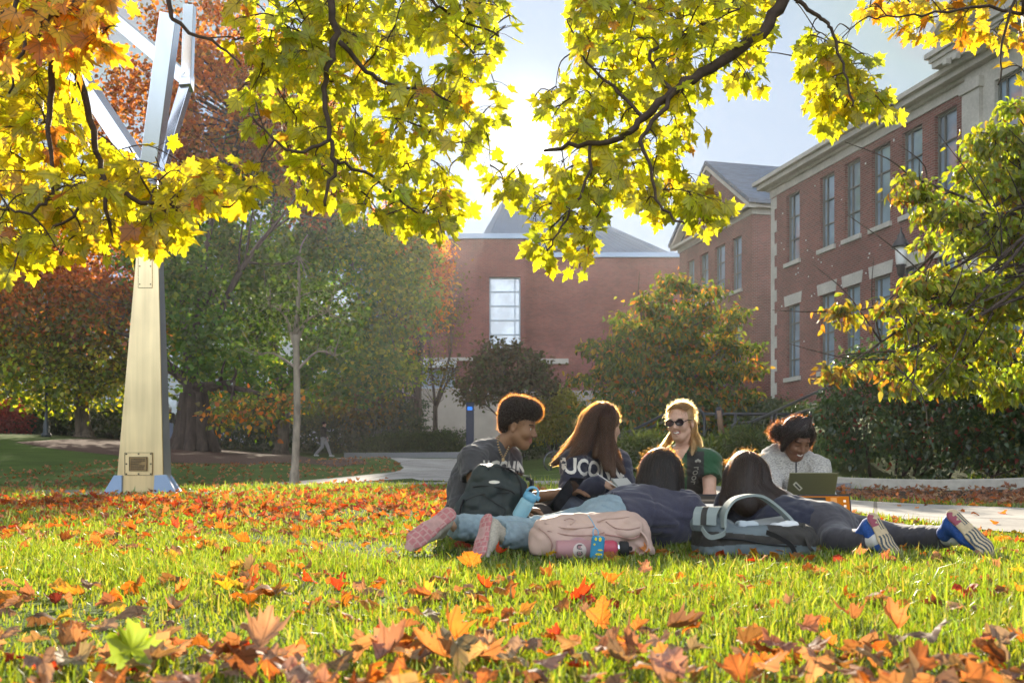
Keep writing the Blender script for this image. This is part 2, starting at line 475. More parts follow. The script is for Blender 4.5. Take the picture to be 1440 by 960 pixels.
# colours of the ground
def lawn_mat():
    m, nt, N, L = _nt('lawn_soil_and_turf')
    out = N.new('ShaderNodeOutputMaterial'); b = N.new('ShaderNodeBsdfPrincipled'); L.new(b.outputs[0], out.inputs[0])
    b.inputs['Roughness'].default_value = .95; b.inputs['Specular IOR Level'].default_value = .1
    tc = N.new('ShaderNodeTexCoord')
    a = N.new('ShaderNodeTexNoise'); a.inputs['Scale'].default_value = .9; a.inputs['Detail'].default_value = 8; L.new(tc.outputs['Object'], a.inputs[0])
    c = N.new('ShaderNodeTexNoise'); c.inputs['Scale'].default_value = 28; c.inputs['Detail'].default_value = 6; L.new(tc.outputs['Object'], c.inputs[0])
    r1 = N.new('ShaderNodeValToRGB'); L.new(c.outputs[0], r1.inputs[0])
    r1.color_ramp.elements[0].position = .3; r1.color_ramp.elements[0].color = (.035, .055, .012, 1)
    r1.color_ramp.elements[1].position = .7; r1.color_ramp.elements[1].color = (.085, .13, .022, 1)
    mr = N.new('ShaderNodeMapRange'); mr.inputs[1].default_value = .3; mr.inputs[2].default_value = .7; mr.inputs[3].default_value = .7; mr.inputs[4].default_value = 1.25
    L.new(a.outputs[0], mr.inputs[0]); L.new(_scaled(nt, r1.outputs[0], mr.outputs[0]), b.inputs['Base Color'])
    bm = N.new('ShaderNodeBump'); bm.inputs['Strength'].default_value = .8; bm.inputs['Distance'].default_value = .03; L.new(c.outputs[0], bm.inputs['Height']); L.new(bm.outputs[0], b.inputs['Normal'])
    return m


MAT = {}
MAT['lawn'] = lawn_mat()
MAT['concrete'] = slab_mat('pale_concrete', (.43, .40, .35), 1.7)
MAT['mulch'] = M('bark_mulch', (.10, .05, .032), .95, noise=(18, .55), bump=(30, .9, .03))
MAT['gravel'] = M('grey_gravel', (.34, .30, .28), .9, noise=(40, .6), bump=(45, 1, .02))
MAT['litter_bed'] = M('leaf_mould', (.12, .075, .045), .95, noise=(12, .5), bump=(30, .8, .02))
MAT['granite'] = M('granite', (.28, .28, .29), .7, noise=(60, .35), bump=(80, .15))
MAT['stone'] = M('limestone', (.52, .49, .43), .8, noise=(1.5, .18), noise2=(14, .1))
MAT['bark'] = M('grey_brown_bark', (.16, .12, .09), .95, noise=(9, .6), bump=(14, 1, .03), stretch=(1, 1, .22))
MAT['bark_dark'] = M('dark_bark', (.075, .052, .04), .95, noise=(7, .55), bump=(9, 1, .05), stretch=(1, 1, .2))
MAT['bark_pale'] = M('pale_mottled_bark', (.30, .25, .19), .9, noise=(12, .5), bump=(20, .6, .02), stretch=(1, 1, .35))
MAT['twig'] = M('maple_twig_bark', (.085, .055, .038), .85, noise=(30, .4), bump=(60, .5))
MAT['black_metal'] = M('black_painted_metal', (.018, .02, .026), .38, spec=.5)
MAT['green_metal'] = M('dark_green_painted_metal', (.02, .03, .035), .4, spec=.5)

ground = link('ground', grid_mesh('ground', XS, YS, gz_np, MAT['lawn'])); tag(ground, kind='structure')


def sheet(name, poly, mat, lift, res=.35, soft=False):
    """a flat covering that follows the ground inside a polygon (x, y)"""
    poly = np.asarray(poly, float)
    lo, hi = poly.min(0), poly.max(0)
    n = np.maximum(2, ((hi - lo) / res).astype(int))
    import mathutils
    tri = mathutils.geometry.delaunay_2d_cdt
    bpts = []
    k = len(poly)
    for i in range(k):
        a, b = poly[i], poly[(i + 1) % k]
        m = max(1, int(np.linalg.norm(b - a) / res))
        for j in range(m): bpts.append(a + (b - a) * j / m)
    nb = len(bpts)
    gx = np.linspace(lo[0], hi[0], n[0] + 1); gy = np.linspace(lo[1], hi[1], n[1] + 1)
    GX, GY = np.meshgrid(gx, gy); q = np.stack([GX.ravel(), GY.ravel()], 1)
    q = q[inside(q, np.array(bpts))]
    pts = [Vector(p) for p in bpts] + [Vector(p) for p in q]
    r = tri(pts, [(i, (i + 1) % nb) for i in range(nb)], [list(range(nb))], 1, 1e-5)
    V = np.array([tuple(v) for v in r[0]]); T = [f for f in r[2]]
    Z = gz_np(V[:, 0], V[:, 1]) + lift
    me = bpy.data.meshes.new(name); me.from_pydata([(a[0], a[1], z) for a, z in zip(V, Z)], [], [list(t) for t in T])
    me.materials.append(mat); me.polygons.foreach_set('use_smooth', [True] * len(me.polygons)); me.update()
    o = link(name, me); tag(o, kind='structure')
    return o


def inside(q, poly):
    x, y = q[:, 0], q[:, 1]; c = np.zeros(len(q), bool)
    n = len(poly); j = n - 1
    for i in range(n):
        xi, yi = poly[i]; xj, yj = poly[j]
        c ^= ((yi > y) != (yj > y)) & (x < (xj - xi) * (y - yi) / (yj - yi + 1e-12) + xi)
        j = i
    return c


def GP(lst): return [tuple(G(*p)[:2]) for p in lst]


# right-hand concrete walk, sweeping behind the students
walk_pts = smooth_path([(9, 3.2, 0), (5.2, 4.3, 0), (3.35, 5.85, 0), (3.0, 7.6, 0), (2.3, 10.2, 0), (.6, 12.2, 0), (-1.5, 12.6, 0)], 5)
walk_far = smooth_path([(-1.5, 13.3, 0), (.8, 13.1, 0), (2.7, 12.3, 0), (3.7, 10.6, 0), (4.7, 8.9, 0), (6.6, 7.0, 0), (10.5, 5.2, 0)], 5)
WALK = [tuple(p[:2]) for p in walk_pts] + [tuple(p[:2]) for p in walk_far]
sheet('path', WALK, MAT['concrete'], .012)
# plaza in front of the low wall and the branch that leaves it to the left
PLAZA = GP([(555, 664), (500, 670), (420, 677), (330, 682), (300, 686), (360, 685.5), (450, 681), (530, 676), (580, 673), (640, 680), (720, 684), (725, 676), (690, 664), (735, 650), (735, 643.5), (470, 643.5), (560, 650), (568, 658)])
sheet('plaza_pavement', PLAZA, MAT['concrete'], .012, res=.5)
strip = GP([(735, 669.5), (860, 668.5), (860, 667.2), (735, 668)])
sheet('narrow_path', strip, MAT['concrete'], .012, res=.4)
MULCH = GP([(20, 622), (90, 618), (200, 620), (420, 640), (520, 652), (470, 657), (330, 652), (230, 650), (160, 640), (80, 632)])
sheet('mulch_bed', MULCH, MAT['mulch'], .012, res=1.)
sheet('gravel_strip', GP([(-60, 690.5), (150, 689.5), (300, 690), (380, 692), (380, 697), (250, 700), (100, 698), (-60, 698)]), MAT['gravel'], .014)
BED = [(5.0, 8.9), (3.95, 10.6), (3.6, 11.6), (4.0, 12.55), (9.5, 11.5), (14, 9), (11, 5.4), (7.0, 7.1)]
sheet('leaf_bed', BED, MAT['litter_bed'], .014)


# ------------------------------------------------------------------ leaf geometry
MAPLE = np.array([(0, -.02), (.10, -.16), (.30, -.24), (.27, -.08), (.52, -.02), (.40, .12), (.50, .24), (.66, .42), (.46, .42), (.40, .52), (.22, .44), (.27, .70), (.16, .68), (.10, .84), (0, 1.0)])
MAPLE = np.concatenate([MAPLE, [(-x, y) for x, y in MAPLE[1:-1][::-1]]])        # 28 points, unit length
OVAL = np.array([(0, 0), (.2, .18), (.28, .42), (.22, .68), (.1, .88), (0, 1), (-.1, .88), (-.22, .68), (-.28, .42), (-.2, .18)])
SPRIG = np.array([(0, 0), (.38, .22), (.30, .62), (0, 1), (-.30, .62), (-.38, .22)])


def leaf_template(outline, curl=.25, fold=.2, fan=True, wave=0, seed=0, rough=0):
    """returns V (with z) and triangles; blade lies in xy, stalk end at the origin"""
    r = np.random.default_rng(seed)
    o = outline.copy(); n = len(o)
    if rough:
        o = (o - [0, .3]) * (1 + r.normal(0, rough, (n, 1))) * np.array([r.uniform(.85, 1.1), 1]) + [0, .3] + r.normal(0, rough * .25, (n, 2))
    if fan and n > 12:
        mid = o * .5 + np.array([0, .16])
        V2 = np.vstack([[(0, .3)], mid, o])
        T = []
        for i in range(n):
            j = (i + 1) % n
            T += [(0, 1 + i, 1 + j), (1 + i, 1 + n + i, 1 + n + j), (1 + i, 1 + n + j, 1 + j)]
    else:
        V2 = np.vstack([[(0, .45)], o]); T = [(0, 1 + i, 1 + (i + 1) % n) for i in range(n)]
    x, y = V2[:, 0], V2[:, 1]
    z = -curl * (y ** 2) + fold * np.abs(x) - .12 * curl * (x * 2) ** 2
    if wave: z = z + wave * np.sin(x * 7 + r.uniform(0, 6)) * np.cos(y * 6 + r.uniform(0, 6))
    return np.stack([x, y, z], 1), np.array(T)


def rand_unit(n, rng=RNG):
    v = rng.normal(size=(n, 3)); return v / np.linalg.norm(v, axis=1, keepdims=True)


LAST = {}


def leaf_field(pos, tip, nor, size, col, templates, rng=RNG):
    """joins leaves: pos, tip direction, normal, size, colour for each"""
    tip = tip / (np.linalg.norm(tip, axis=1, keepdims=True) + 1e-9)
    nor = nor - tip * (nor * tip).sum(1, keepdims=True); nor = nor / (np.linalg.norm(nor, axis=1, keepdims=True) + 1e-9)
    side = np.cross(tip, nor)
    Vs, Ls, Cs, Us = [], [], [], []; base = 0
    which = rng.integers(0, len(templates), len(pos))
    for k, (tv, tf) in enumerate(templates):
        s = which == k
        if not s.any(): continue
        p, t, n_, sd_, z, c = pos[s], tip[s], nor[s], side[s], size[s], col[s]
        V = p[:, None] + z[:, None, None] * (tv[None, :, 0:1] * sd_[:, None] + tv[None, :, 1:2] * t[:, None] + tv[None, :, 2:3] * n_[:, None])
        m = len(tv)
        Ls.append((tf[None] + (np.arange(len(p)) * m)[:, None, None] + base).reshape(-1, 3))
        Vs.append(V.reshape(-1, 3)); Cs.append(np.repeat(c, m, 0)); Us.append(np.tile(tv[:, :2], (len(p), 1))); base += len(p) * m
    LAST['uv'] = np.concatenate(Us)
    return np.concatenate(Vs), np.concatenate(Ls), np.concatenate(Cs)


def pick_col(n, palette, jit=.18, rng=RNG):
    """palette: list of (weight, rgb)"""
    wts = np.array([p[0] for p in palette], float); wts /= wts.sum()
    c = np.array([p[1] for p in palette])[rng.choice(len(palette), n, p=wts)]
    return np.clip(c * (1 + rng.normal(0, jit, (n, 1))) * (1 + rng.normal(0, jit * .35, (n, 3))), .002, .9)


MAT['maple_leaf'] = veined_leaf('maple_leaf', (1.3, 1.25, .45), .68, .025)
MAT['tree_leaf'] = leaf_mat('tree_leaf', (2.2, 1.9, .5), .5, .015)
MAT['holly_leaf'] = leaf_mat('glossy_evergreen_leaf', (1.8, 1.7, .5), .35, .045, .3)
MAT['dry_leaf'] = veined_leaf('fallen_leaf', (1.6, 1.05, .5), .5, .02, .5, spot=.2)
MAT['grass'] = leaf_mat('grass_blade', (1.7, 1.6, .55), .55, .05, .35)

# ------------------------------------------------------------------ grass
def make_grass():
    rng = np.random.default_rng(5)
    zones = [(.9, 2.6, 12500, .0022, .031), (2.6, 4.2, 9000, .0026, .033), (4.2, 6.5, 4200, .0033, .035), (6.5, 9.5, 1900, .0046, .042), (9.5, 13.5, 700, .008, .046)]
    Vs = []; Cs = []; n_tot = 0
    walk = np.array(WALK); bed = np.array(BED)
    for (y0, y1, dens, wid, hgt) in zones:
        area = (y1 - y0) * (y0 + y1) * .6
        n = int(area * dens)
        y = np.sqrt(rng.uniform(y0 ** 2, y1 ** 2, n)); x = rng.uniform(-.6, .6, n) * y
        q = np.stack([x, y], 1)
        ok = ~inside(q, walk) & ~inside(q, bed)
        # thin patches
        pat = np.sin(x * 1.7 + 1.3 * np.sin(y * 1.1)) + np.sin(y * 2.3 + x * .8) + .8 * np.sin(x * 5.1 + y * 4.3)
        ok &= rng.uniform(size=n) < np.clip(.72 + .22 * pat, .3, 1)
        x, y, pat = x[ok], y[ok], pat[ok]; n = len(x)
        z = gz_np(x, y)
        h = hgt * rng.gamma(6, 1 / 6, n) * (1 + .15 * pat)
        az = rng.uniform(0, 2 * np.pi, n); lean = np.clip(rng.normal(.45, .3, n), 0, 1.3)
        dx, dy = np.cos(az), np.sin(az)
        fa = rng.uniform(0, 2 * np.pi, n); sx, sy = np.cos(fa), np.sin(fa)
        w_ = wid * rng.uniform(.7, 1.3, n)
        p0 = np.stack([x, y, z - .004], 1)
        mid = p0 + np.stack([dx * lean * h * .3, dy * lean * h * .3, h * .55], 1)
        tip = p0 + np.stack([dx * lean * h * .95, dy * lean * h * .95, h * (1 - .32 * lean)], 1)
        S = np.stack([sx * w_, sy * w_, 0 * w_], 1)
        V = np.stack([p0 - S, p0 + S, mid + S * .8, mid - S * .8, tip], 1)
        Vs.append(V.reshape(-1, 3))
        c = pick_col(n, [(5, (.15, .22, .020)), (4, (.20, .26, .025)), (2, (.26, .27, .04)), (.7, (.36, .30, .12))], .2, rng)
        Cs.append(np.repeat(c, 5, 0)); n_tot += n
    V = np.concatenate(Vs); C = np.concatenate(Cs)
    b = np.arange(n_tot)[:, None] * 5
    quad = (b + np.array([0, 1, 2, 3])); tri = (b + np.array([3, 2, 4]))
    loops = np.concatenate([quad, tri], 1).ravel(); sizes = np.tile([4, 3], n_tot)
    o = link('grass', mesh_np('grass', V, loops, sizes, MAT['grass'], col=C)); tag(o, 'short sunlit lawn grass with yellow green blades', 'grass', kind='stuff')
    print('grass blades', n_tot)


make_grass()

# ------------------------------------------------------------------ fallen leaves
DRY = [(4, (.50, .20, .04)), (3, (.33, .15, .06)), (3.5, (.38, .24, .14)), (.9, (.45, .07, .025)), (1.8, (.60, .30, .05)), (.5, (.60, .46, .05))]
_c = MAPLE - [0, .32]; _r = np.linalg.norm(_c, axis=1, keepdims=True); DRYO = _c / _r * (_r ** .62) * .76 + [0, .32]
DRY_T = [leaf_template(DRYO, c, f, wave=w_, seed=i, rough=.09) for i, (c, f, w_) in enumerate([(.45, .55, .08), (-.6, -.35, .10), (.85, .2, .10), (-.35, .7, .08), (.25, .3, .15), (1.1, .6, .13), (1.5, 1.0, .14), (-.9, .9, .12), (.6, -.5, .14)])]


def litter(name, pts2, size, pal, label, lift=.03, jz=.02, seed=1):
    rng = np.random.default_rng(seed); n = len(pts2)
    z = gz_np(pts2[:, 0], pts2[:, 1]) + lift + rng.uniform(0, jz, n)
    nor = rand_unit(n, rng) * .55 + np.array([0, 0, 1.0])
    a = rng.uniform(0, 2 * np.pi, n); tip = np.stack([np.cos(a), np.sin(a), rng.normal(0, .3, n)], 1)
    V, T, C = leaf_field(np.column_stack([pts2, z]), tip, nor, rng.uniform(.6, 1.15, n) * size * .75, pick_col(n, pal, .22, rng), DRY_T, rng)
    o = link(name, mesh_np(name, V, T, np.full(len(T), 3), MAT['dry_leaf'], col=C, uvw=LAST['uv'])); tag(o, label, 'fallen leaves', kind='stuff')
    return o


def patchy(n, y0, y1, seed, halfw=.58, power=1.0):
    rng = np.random.default_rng(seed)
    y = np.sqrt(rng.uniform(y0 ** 2, y1 ** 2, n * 4)); x = rng.uniform(-halfw, halfw, n * 4) * y
    d = np.sin(x * 1.3 + 2 * np.sin(y * .9 + 1)) * np.sin(y * 1.9 + 1.2 * x) + .6 * np.sin(3.7 * x + 1.1) * np.sin(2.9 * y) + rng.normal(0, .35, n * 4)
    k = np.argsort(-d * power + rng.normal(0, .8, n * 4))[:n]
    q = np.stack([x[k], y[k]], 1)
    q = q[~inside(q, np.array(WALK))]
    return q


q = np.concatenate([patchy(560, 2.2, 6.5, 21), patchy(1500, 6.5, 11.5, 22)])
litter('fallen_leaves', q, .085, DRY, 'scattered orange and brown leaves lying all over the lawn', .012, .025)
# dense drift of leaves along the near edge
rng = np.random.default_rng(77)
yy = rng.uniform(1.0, 2.0, 520) ** 1; q = np.stack([rng.uniform(-.75, .75, 520) * yy, yy], 1)
litter('leaf_drift', q, .08, [(3, (.38, .21, .11)), (4, (.38, .27, .19)), (1.5, (.48, .19, .05))], 'deep drift of brown leaves at the near lawn edge', .02, .05, 3)
# the band of red leaves further back, left
rng = np.random.default_rng(78)
n = 2300; q = np.stack([rng.uniform(-6.5, .4, n), rng.normal(8.9, 1.2, n)], 1)
litter('red_leaf_band', q, .085, [(4, (.50, .17, .04)), (1.3, (.42, .07, .025)), (2.5, (.34, .16, .08))], 'band of red orange leaves across the lawn in front of the sculpture', .02, .03, 4)
n = 1500; q = np.stack([rng.uniform(-12, -2, n), rng.uniform(12, 30, n)], 1); q = q[~inside(q, np.array(PLAZA))]
litter('shaded_lawn_leaves', q, .1, [(3, (.35, .18, .10)), (2, (.30, .13, .06))], 'brown leaves scattered over the shaded lawn behind the sculpture', .02, .02, 5)
n = 5200; q = np.stack([rng.uniform(3.3, 11.5, n), rng.uniform(6, 12.7, n)], 1)
q = q[inside(q, np.array(BED))]
litter('bed_leaves', q, .085, [(3, (.44, .28, .20)), (3, (.36, .20, .13)), (1.5, (.46, .20, .09))], 'thick brown leaf litter in front of the holly hedge', .015, .06, 6)
n = 60; q = np.stack([rng.uniform(3.4, 8, n), rng.uniform(5, 12, n)], 1); q = q[inside(q, np.array(WALK))]
litter('path_leaves', q, .08, DRY, 'few stray leaves on the sunlit concrete walk', .02, .01, 8)

# the leaves that show largest: each an object of its own
leaf_kinds = [('orange', (.58, .25, .05), 'curled orange maple leaf fallen in the grass'), ('brown', (.38, .24, .15), 'dry brown maple leaf fallen in the grass'),
              ('red', (.46, .06, .025), 'dark red maple leaf fallen in the grass'), ('yellow', (.60, .46, .05), 'yellow maple leaf fallen in the grass')]
_lm = {}
for kn, c, lb in leaf_kinds:
    for t, (tv, tf) in enumerate(DRY_T):
        st = []
        mbv = [tuple(v) for v in tv]
        V = np.array(mbv); Cc = np.tile(np.array(c) * (1 + .12 * math.sin(t * 3)), (len(V), 1))
        # the stalk
        sv = np.array([(-.006, 0, 0), (.006, 0, 0), (.02, -.3, .05), (.008, -.3, .05)]); n0 = len(V)
        V = np.vstack([V, sv]); Cc = np.vstack([Cc, np.tile([.35, .14, .06], (4, 1))])
        T = np.concatenate([tf.ravel(), [n0, n0 + 1, n0 + 2, n0 + 3]]); S = np.concatenate([np.full(len(tf), 3), [4]])
        _lm[kn, t] = mesh_np('fallen_leaf', V, T, S, MAT['dry_leaf'], col=Cc, uvw=V[:, :2])


def one_leaf(x, y, z, kn, t, s, tilt, az, label, group=None):
    o = bpy.data.objects.new('fallen_leaf', _lm[kn, t]); COL.objects.link(o)
    o.location = (x, y, z); o.scale = (s, s, s); o.rotation_euler = (tilt[0], tilt[1], az)
    tag(o, label, 'leaf', group)
    return o


rng = np.random.default_rng(99)
yy = np.concatenate([rng.uniform(1.45, 2.3, 75), rng.uniform(2.3, 4.8, 110)]); xx = rng.uniform(-.55, .55, len(yy)) * yy
for x, y in zip(xx, yy):
    kn, c, lb = leaf_kinds[int(rng.choice(4, p=[.40, .44, .08, .08]))]
    one_leaf(x, y, gz(x, y) + rng.uniform(.012, .034), kn, int(rng.integers(0, 9)), rng.uniform(.030, .058), (rng.normal(0, .45), rng.normal(0, .45)), rng.uniform(0, 6.28), lb, 'fallen %s maple leaves' % kn)
for px, py, kn, t, s, tl, az, lb in [
    (385, 848, 'brown', 5, .12, (.15, .1), 1.3, 'large curled brown leaf arching over the grass'),
    (195, 880, 'brown', 2, .10, (.3, -.2), 1.5, 'brown leaf with an orange tip folded in the grass on the left'),
    (662, 805, 'orange', 0, .08, (1.25, .15), 2.9, 'bright orange leaf standing upright in front of the pink shoe'),
    (845, 893, 'orange', 1, .066, (1.1, .2), .4, 'vivid orange leaf glowing upright in the middle of the near grass'),
    (240, 795, 'yellow', 4, .055, (.9, 0), .2, 'small yellow leaf standing in the left grass'),
    (330, 812, 'yellow', 4, .055, (.9, .2), -.3, 'yellow leaf beside the large curled brown leaf'),
    (1240, 858, 'brown', 5, .09, (.2, .2), 1.2, 'brown leaf curled over on the right of the lawn')]:
    g = G(px, py); one_leaf(g[0], g[1], g[2] + .03, kn, t, s, tl, az, lb)
gm = mesh_np('fallen_leaf', DRY_T[4][0], DRY_T[4][1], np.full(len(DRY_T[4][1]), 3), MAT['grass'], col=np.tile([.26, .36, .02], (len(DRY_T[4][0]), 1)))
g = P(185, 935, 1.72); go = link('fallen_leaf', gm); go.location = (g[0], g[1], .04); go.scale = (.095,) * 3; go.rotation_euler = (1.0, .15, .5)
tag(go, 'fresh green maple leaf lying on the brown leaf drift', 'leaf')
# ------------------------------------------------------------------ buildings
MAT['brick'] = brick_mat('red_brick', (.215, .060, .047), (.125, .037, .031), (.23, .155, .135))
MAT['brick_far'] = brick_mat('orange_red_brick', (.265, .078, .058), (.17, .052, .042), (.26, .17, .15), bw=.24, rh=.085)
MAT['win_frame'] = M('grey_green_window_paint', (.115, .125, .115), .5)
MAT['pale_frame'] = M('pale_blue_grey_frame', (.42, .50, .56), .5)
MAT['roof_slate'] = M('blue_grey_slate', (.12, .165, .23), .6, noise=(6, .45), bump=(9, .6, .03), stretch=(1, .3, 3))
MAT['roof_metal'] = M('standing_seam_metal', (.30, .38, .48), .38, metal=.6, noise=(.4, .15))
MAT['beige_wall'] = M('beige_render', (.44, .39, .33), .9, noise=(1, .15))
MAT['white_paint'] = M('white_paint', (.72, .72, .70), .5)


def glass_mat(name, base, rough=.04, curtain=None):
    m, nt, N, L = _nt(name)
    out = N.new('ShaderNodeOutputMaterial'); b = N.new('ShaderNodeBsdfPrincipled'); L.new(b.outputs[0], out.inputs[0])
    b.inputs['Roughness'].default_value = rough; b.inputs['Specular IOR Level'].default_value = 1.0; b.inputs['IOR'].default_value = 1.9
    tc = N.new('ShaderNodeTexCoord'); nz = N.new('ShaderNodeTexNoise'); nz.inputs['Scale'].default_value = .8; nz.inputs['Detail'].default_value = 3; L.new(tc.outputs['Object'], nz.inputs[0])
    rp = N.new('ShaderNodeValToRGB'); L.new(nz.outputs[0], rp.inputs[0])
    rp.color_ramp.elements[0].position = .38; rp.color_ramp.elements[0].color = (*[c * .55 for c in base], 1)
    rp.color_ramp.elements[1].position = .62; rp.color_ramp.elements[1].color = (*base, 1)
    L.new(rp.outputs[0], b.inputs['Base Color'])
    bm = N.new('ShaderNodeBump'); bm.inputs['Strength'].default_value = .05; L.new(nz.outputs[0], bm.inputs['Height']); L.new(bm.outputs[0], b.inputs['Normal'])
    return m


MAT['glass'] = glass_mat('window_glass', (.30, .42, .54))  # pale blue base colour stands in for reflected sky
MAT['glass_bright'] = glass_mat('pale_window_glass', (.62, .72, .80))


def wall_with_openings(mb, x0, x1, z0, z1, ops, y=0.0, depth=.22):
    """wall face in the plane y, outside towards -y; ops = (xa, xb, za, zb)"""
    xs = sorted({x0, x1, *[o[0] for o in ops], *[o[1] for o in ops]}); zs = sorted({z0, z1, *[o[2] for o in ops], *[o[3] for o in ops]})
    for i in range(len(xs) - 1):
        for k in range(len(zs) - 1):
            cx, cz = (xs[i] + xs[i + 1]) / 2, (zs[k] + zs[k + 1]) / 2
            if any(o[0] < cx < o[1] and o[2] < cz < o[3] for o in ops): continue
            mb.add([(xs[i], y, zs[k]), (xs[i + 1], y, zs[k]), (xs[i + 1], y, zs[k + 1]), (xs[i], y, zs[k + 1])], [(0, 1, 2, 3)])
    for (a, b, c, d) in ops:
        Y = y + depth
        mb.add([(a, y, c), (a, Y, c), (a, Y, d), (a, y, d)], [(0, 1, 2, 3)]); mb.add([(b, y, c), (b, y, d), (b, Y, d), (b, Y, c)], [(0, 1, 2, 3)])
        mb.add([(a, y, d), (a, Y, d), (b, Y, d), (b, y, d)], [(0, 1, 2, 3)]); mb.add([(a, y, c), (b, y, c), (b, Y, c), (a, Y, c)], [(0, 1, 2, 3)])


def window(root, a, b, c, d, y=0.0, cols=2, rows=4, sill=True, lintel=False, glass='glass', depth=.2, fw=.055, side=None, fmat='win_frame'):
    m = MB(); Y = y + depth - .05
    for (xa, xb) in ((a, a + fw), (b - fw, b)): m.bbox((xa, Y - .03, c), (xb, Y + .04, d))
    for (za, zb) in ((c, c + fw), (d - fw, d)): m.bbox((a + fw, Y - .03, za), (b - fw, Y + .04, zb))
    for i in range(1, cols):
        x = a + (b - a) * (i / cols if side is None else side); m.bbox((x - fw * .4, Y - .02, c + fw), (x + fw * .4, Y + .035, d - fw))
    for i in range(1, rows):
        z = c + (d - c) * i / rows; m.bbox((a + fw, Y - .018, z - fw * .4), (b - fw, Y + .033, z + fw * .4))
    f = m.build('window', MAT[fmat], root)
    g = MB(); g.bbox((a + .01, Y + .045, c + .01), (b - .01, Y + .06, d - .01)); g.build('pane', MAT[glass], f)
    if sill:
        s = MB(); s.bbox((a - .1, y - .09, c - .16), (b + .1, y + .16, c - .002)); s.build('sill', MAT['stone'], f)
    if lintel:
        s = MB(); e = .17
        s.add([(a - e * .6, y - .02, d + .004), (b + e * .6, y - .02, d + .004), (b + e, y - .02, d + .40), (a - e, y - .02, d + .40),
               (a - e * .6, y + .1, d + .004), (b + e * .6, y + .1, d + .004), (b + e, y + .1, d + .40), (a - e, y + .1, d + .40)],
              [(0, 1, 2, 3), (5, 4, 7, 6), (4, 0, 3, 7), (1, 5, 6, 2), (3, 2, 6, 7), (4, 5, 1, 0)])
        s.build('lintel', MAT['stone'], f)
    return f


# --- long brick hall on the right.  local +x runs along the facade towards the camera
ang = math.atan2(-1.0, .246)                       # direction of local x in the world
KS = math.hypot(1, .246)                           # metres of facade per metre of world Y
hall = empty('brick_hall', (10.17, 39.0, 0), ang)
tag(hall, 'long red brick hall with tall narrow windows, stone cornice and stone corner blocks', 'building')
# outside is local -y (towards the lawn)
up = [(s0 * KS, s1 * KS) for s0, s1 in [(1.12, 2.05), (3.40, 4.31), (4.93, 5.82), (6.46, 7.42), (8.01, 8.97), (9.52, 10.47)]]
ops = []
for a, b in up:
    ops += [(a, b, 8.45, 11.02), (a, b, 4.1, 6.82)]
wb = MB(); L1 = 11.35
wall_with_openings(wb, .0, L1, 1.2, 11.25, ops)
wb.add([(0, 0, 1.2), (0, 0, 11.25), (0, 14, 11.25), (0, 14, 1.2)], [(0, 1, 2, 3)])
wb.add([(36, 14, 1.2), (0, 14, 1.2), (0, 14, 11.25), (36, 14, 11.25)], [(0, 1, 2, 3)])
ops2 = [(a, b, z0, z1) for (a, b) in ((17.6, 18.6), (19.6, 20.6), (22, 23), (24, 25)) for (z0, z1) in ((8.45, 11.02), (4.1, 6.82))]
wall_with_openings(wb, 16.6, 36, 1.2, 11.25, ops2)
wb.add([(36, 0, 1.2), (36, 14, 1.2), (36, 14, 11.25), (36, 0, 11.25)], [(0, 1, 2, 3)])
wb.build('wall', MAT['brick'], hall)
tb = MB(); rr_ = random.Random(3)  # small white squares scattered over the brick
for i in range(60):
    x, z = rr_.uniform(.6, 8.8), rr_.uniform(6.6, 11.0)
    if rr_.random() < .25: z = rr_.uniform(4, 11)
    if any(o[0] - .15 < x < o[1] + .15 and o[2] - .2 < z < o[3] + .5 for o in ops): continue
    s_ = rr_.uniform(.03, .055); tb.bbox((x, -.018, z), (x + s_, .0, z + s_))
o = tb.build('white_square', MAT['white_paint'], hall); tag(o, kind='stuff')
for a, b in up:
    window(hall, a, b, 8.45, 11.02, rows=3, side=.3); window(hall, a, b, 4.1, 6.82, rows=4, lintel=True, side=.3)
for (a, b) in ((17.6, 18.6), (19.6, 20.6), (22, 23), (24, 25)):
    window(hall, a, b, 8.45, 11.02, rows=3, side=.3); window(hall, a, b, 4.1, 6.82, rows=4, lintel=True, side=.3)
q_ = MB()
for i in range(22):
    z = 1.3 + i * .45; wq = .42 if i % 2 else .24
    q_.bbox((-.02, -.025, z), (wq, .02, z + .447)); q_.bbox((-.028, .021, z), (.0, .42 if not i % 2 else .24, z + .447))
q_.build('quoin', MAT['stone'], hall)
c_ = MB()
for (z0, z1, e) in ((11.25, 11.52, .05), (11.523, 11.62, .16), (11.623, 11.80, .42), (11.803, 11.95, .56)):
    c_.bbox((-e, -e, z0), (36 + e, 14.1, z1))
c_.build('cornice', MAT['stone'], hall)
b_ = MB(); b_.bbox((-.05, -.07, .5), (36, .05, 3.0)); b_.build('stone_base', MAT['stone'], hall)
# the stone pavilion with a pediment, partly out of the picture
pv = MB(); PX0, PX1, PD = L1, 16.6, -.2
wall_with_openings(pv, PX0, PX1, 1.2, 11.6, [(12.55, 13.55, 8.2, 11.0), (14.3, 15.3, 8.2, 11.0), (12.55, 13.55, 4.0, 6.8), (14.3, 15.3, 4.0, 6.8)], y=PD)
pv.add([(PX0, PD, 1.2), (PX0, PD, 11.6), (PX0, .1, 11.6), (PX0, .1, 1.2)], [(0, 1, 2, 3)]); pv.add([(PX1, PD, 1.2), (PX1, .1, 1.2), (PX1, .1, 11.6), (PX1, PD, 11.6)], [(0, 1, 2, 3)])
for x in (PX0 + .05, PX1 - .75):
    pv.bbox((x, PD - .12, 1.2), (x + .7, PD - .002, 11.0)); pv.bbox((x - .06, PD - .18, 11.0), (x + .76, PD - .002, 11.3))
pv.build('pavilion_front', MAT['stone'], hall)
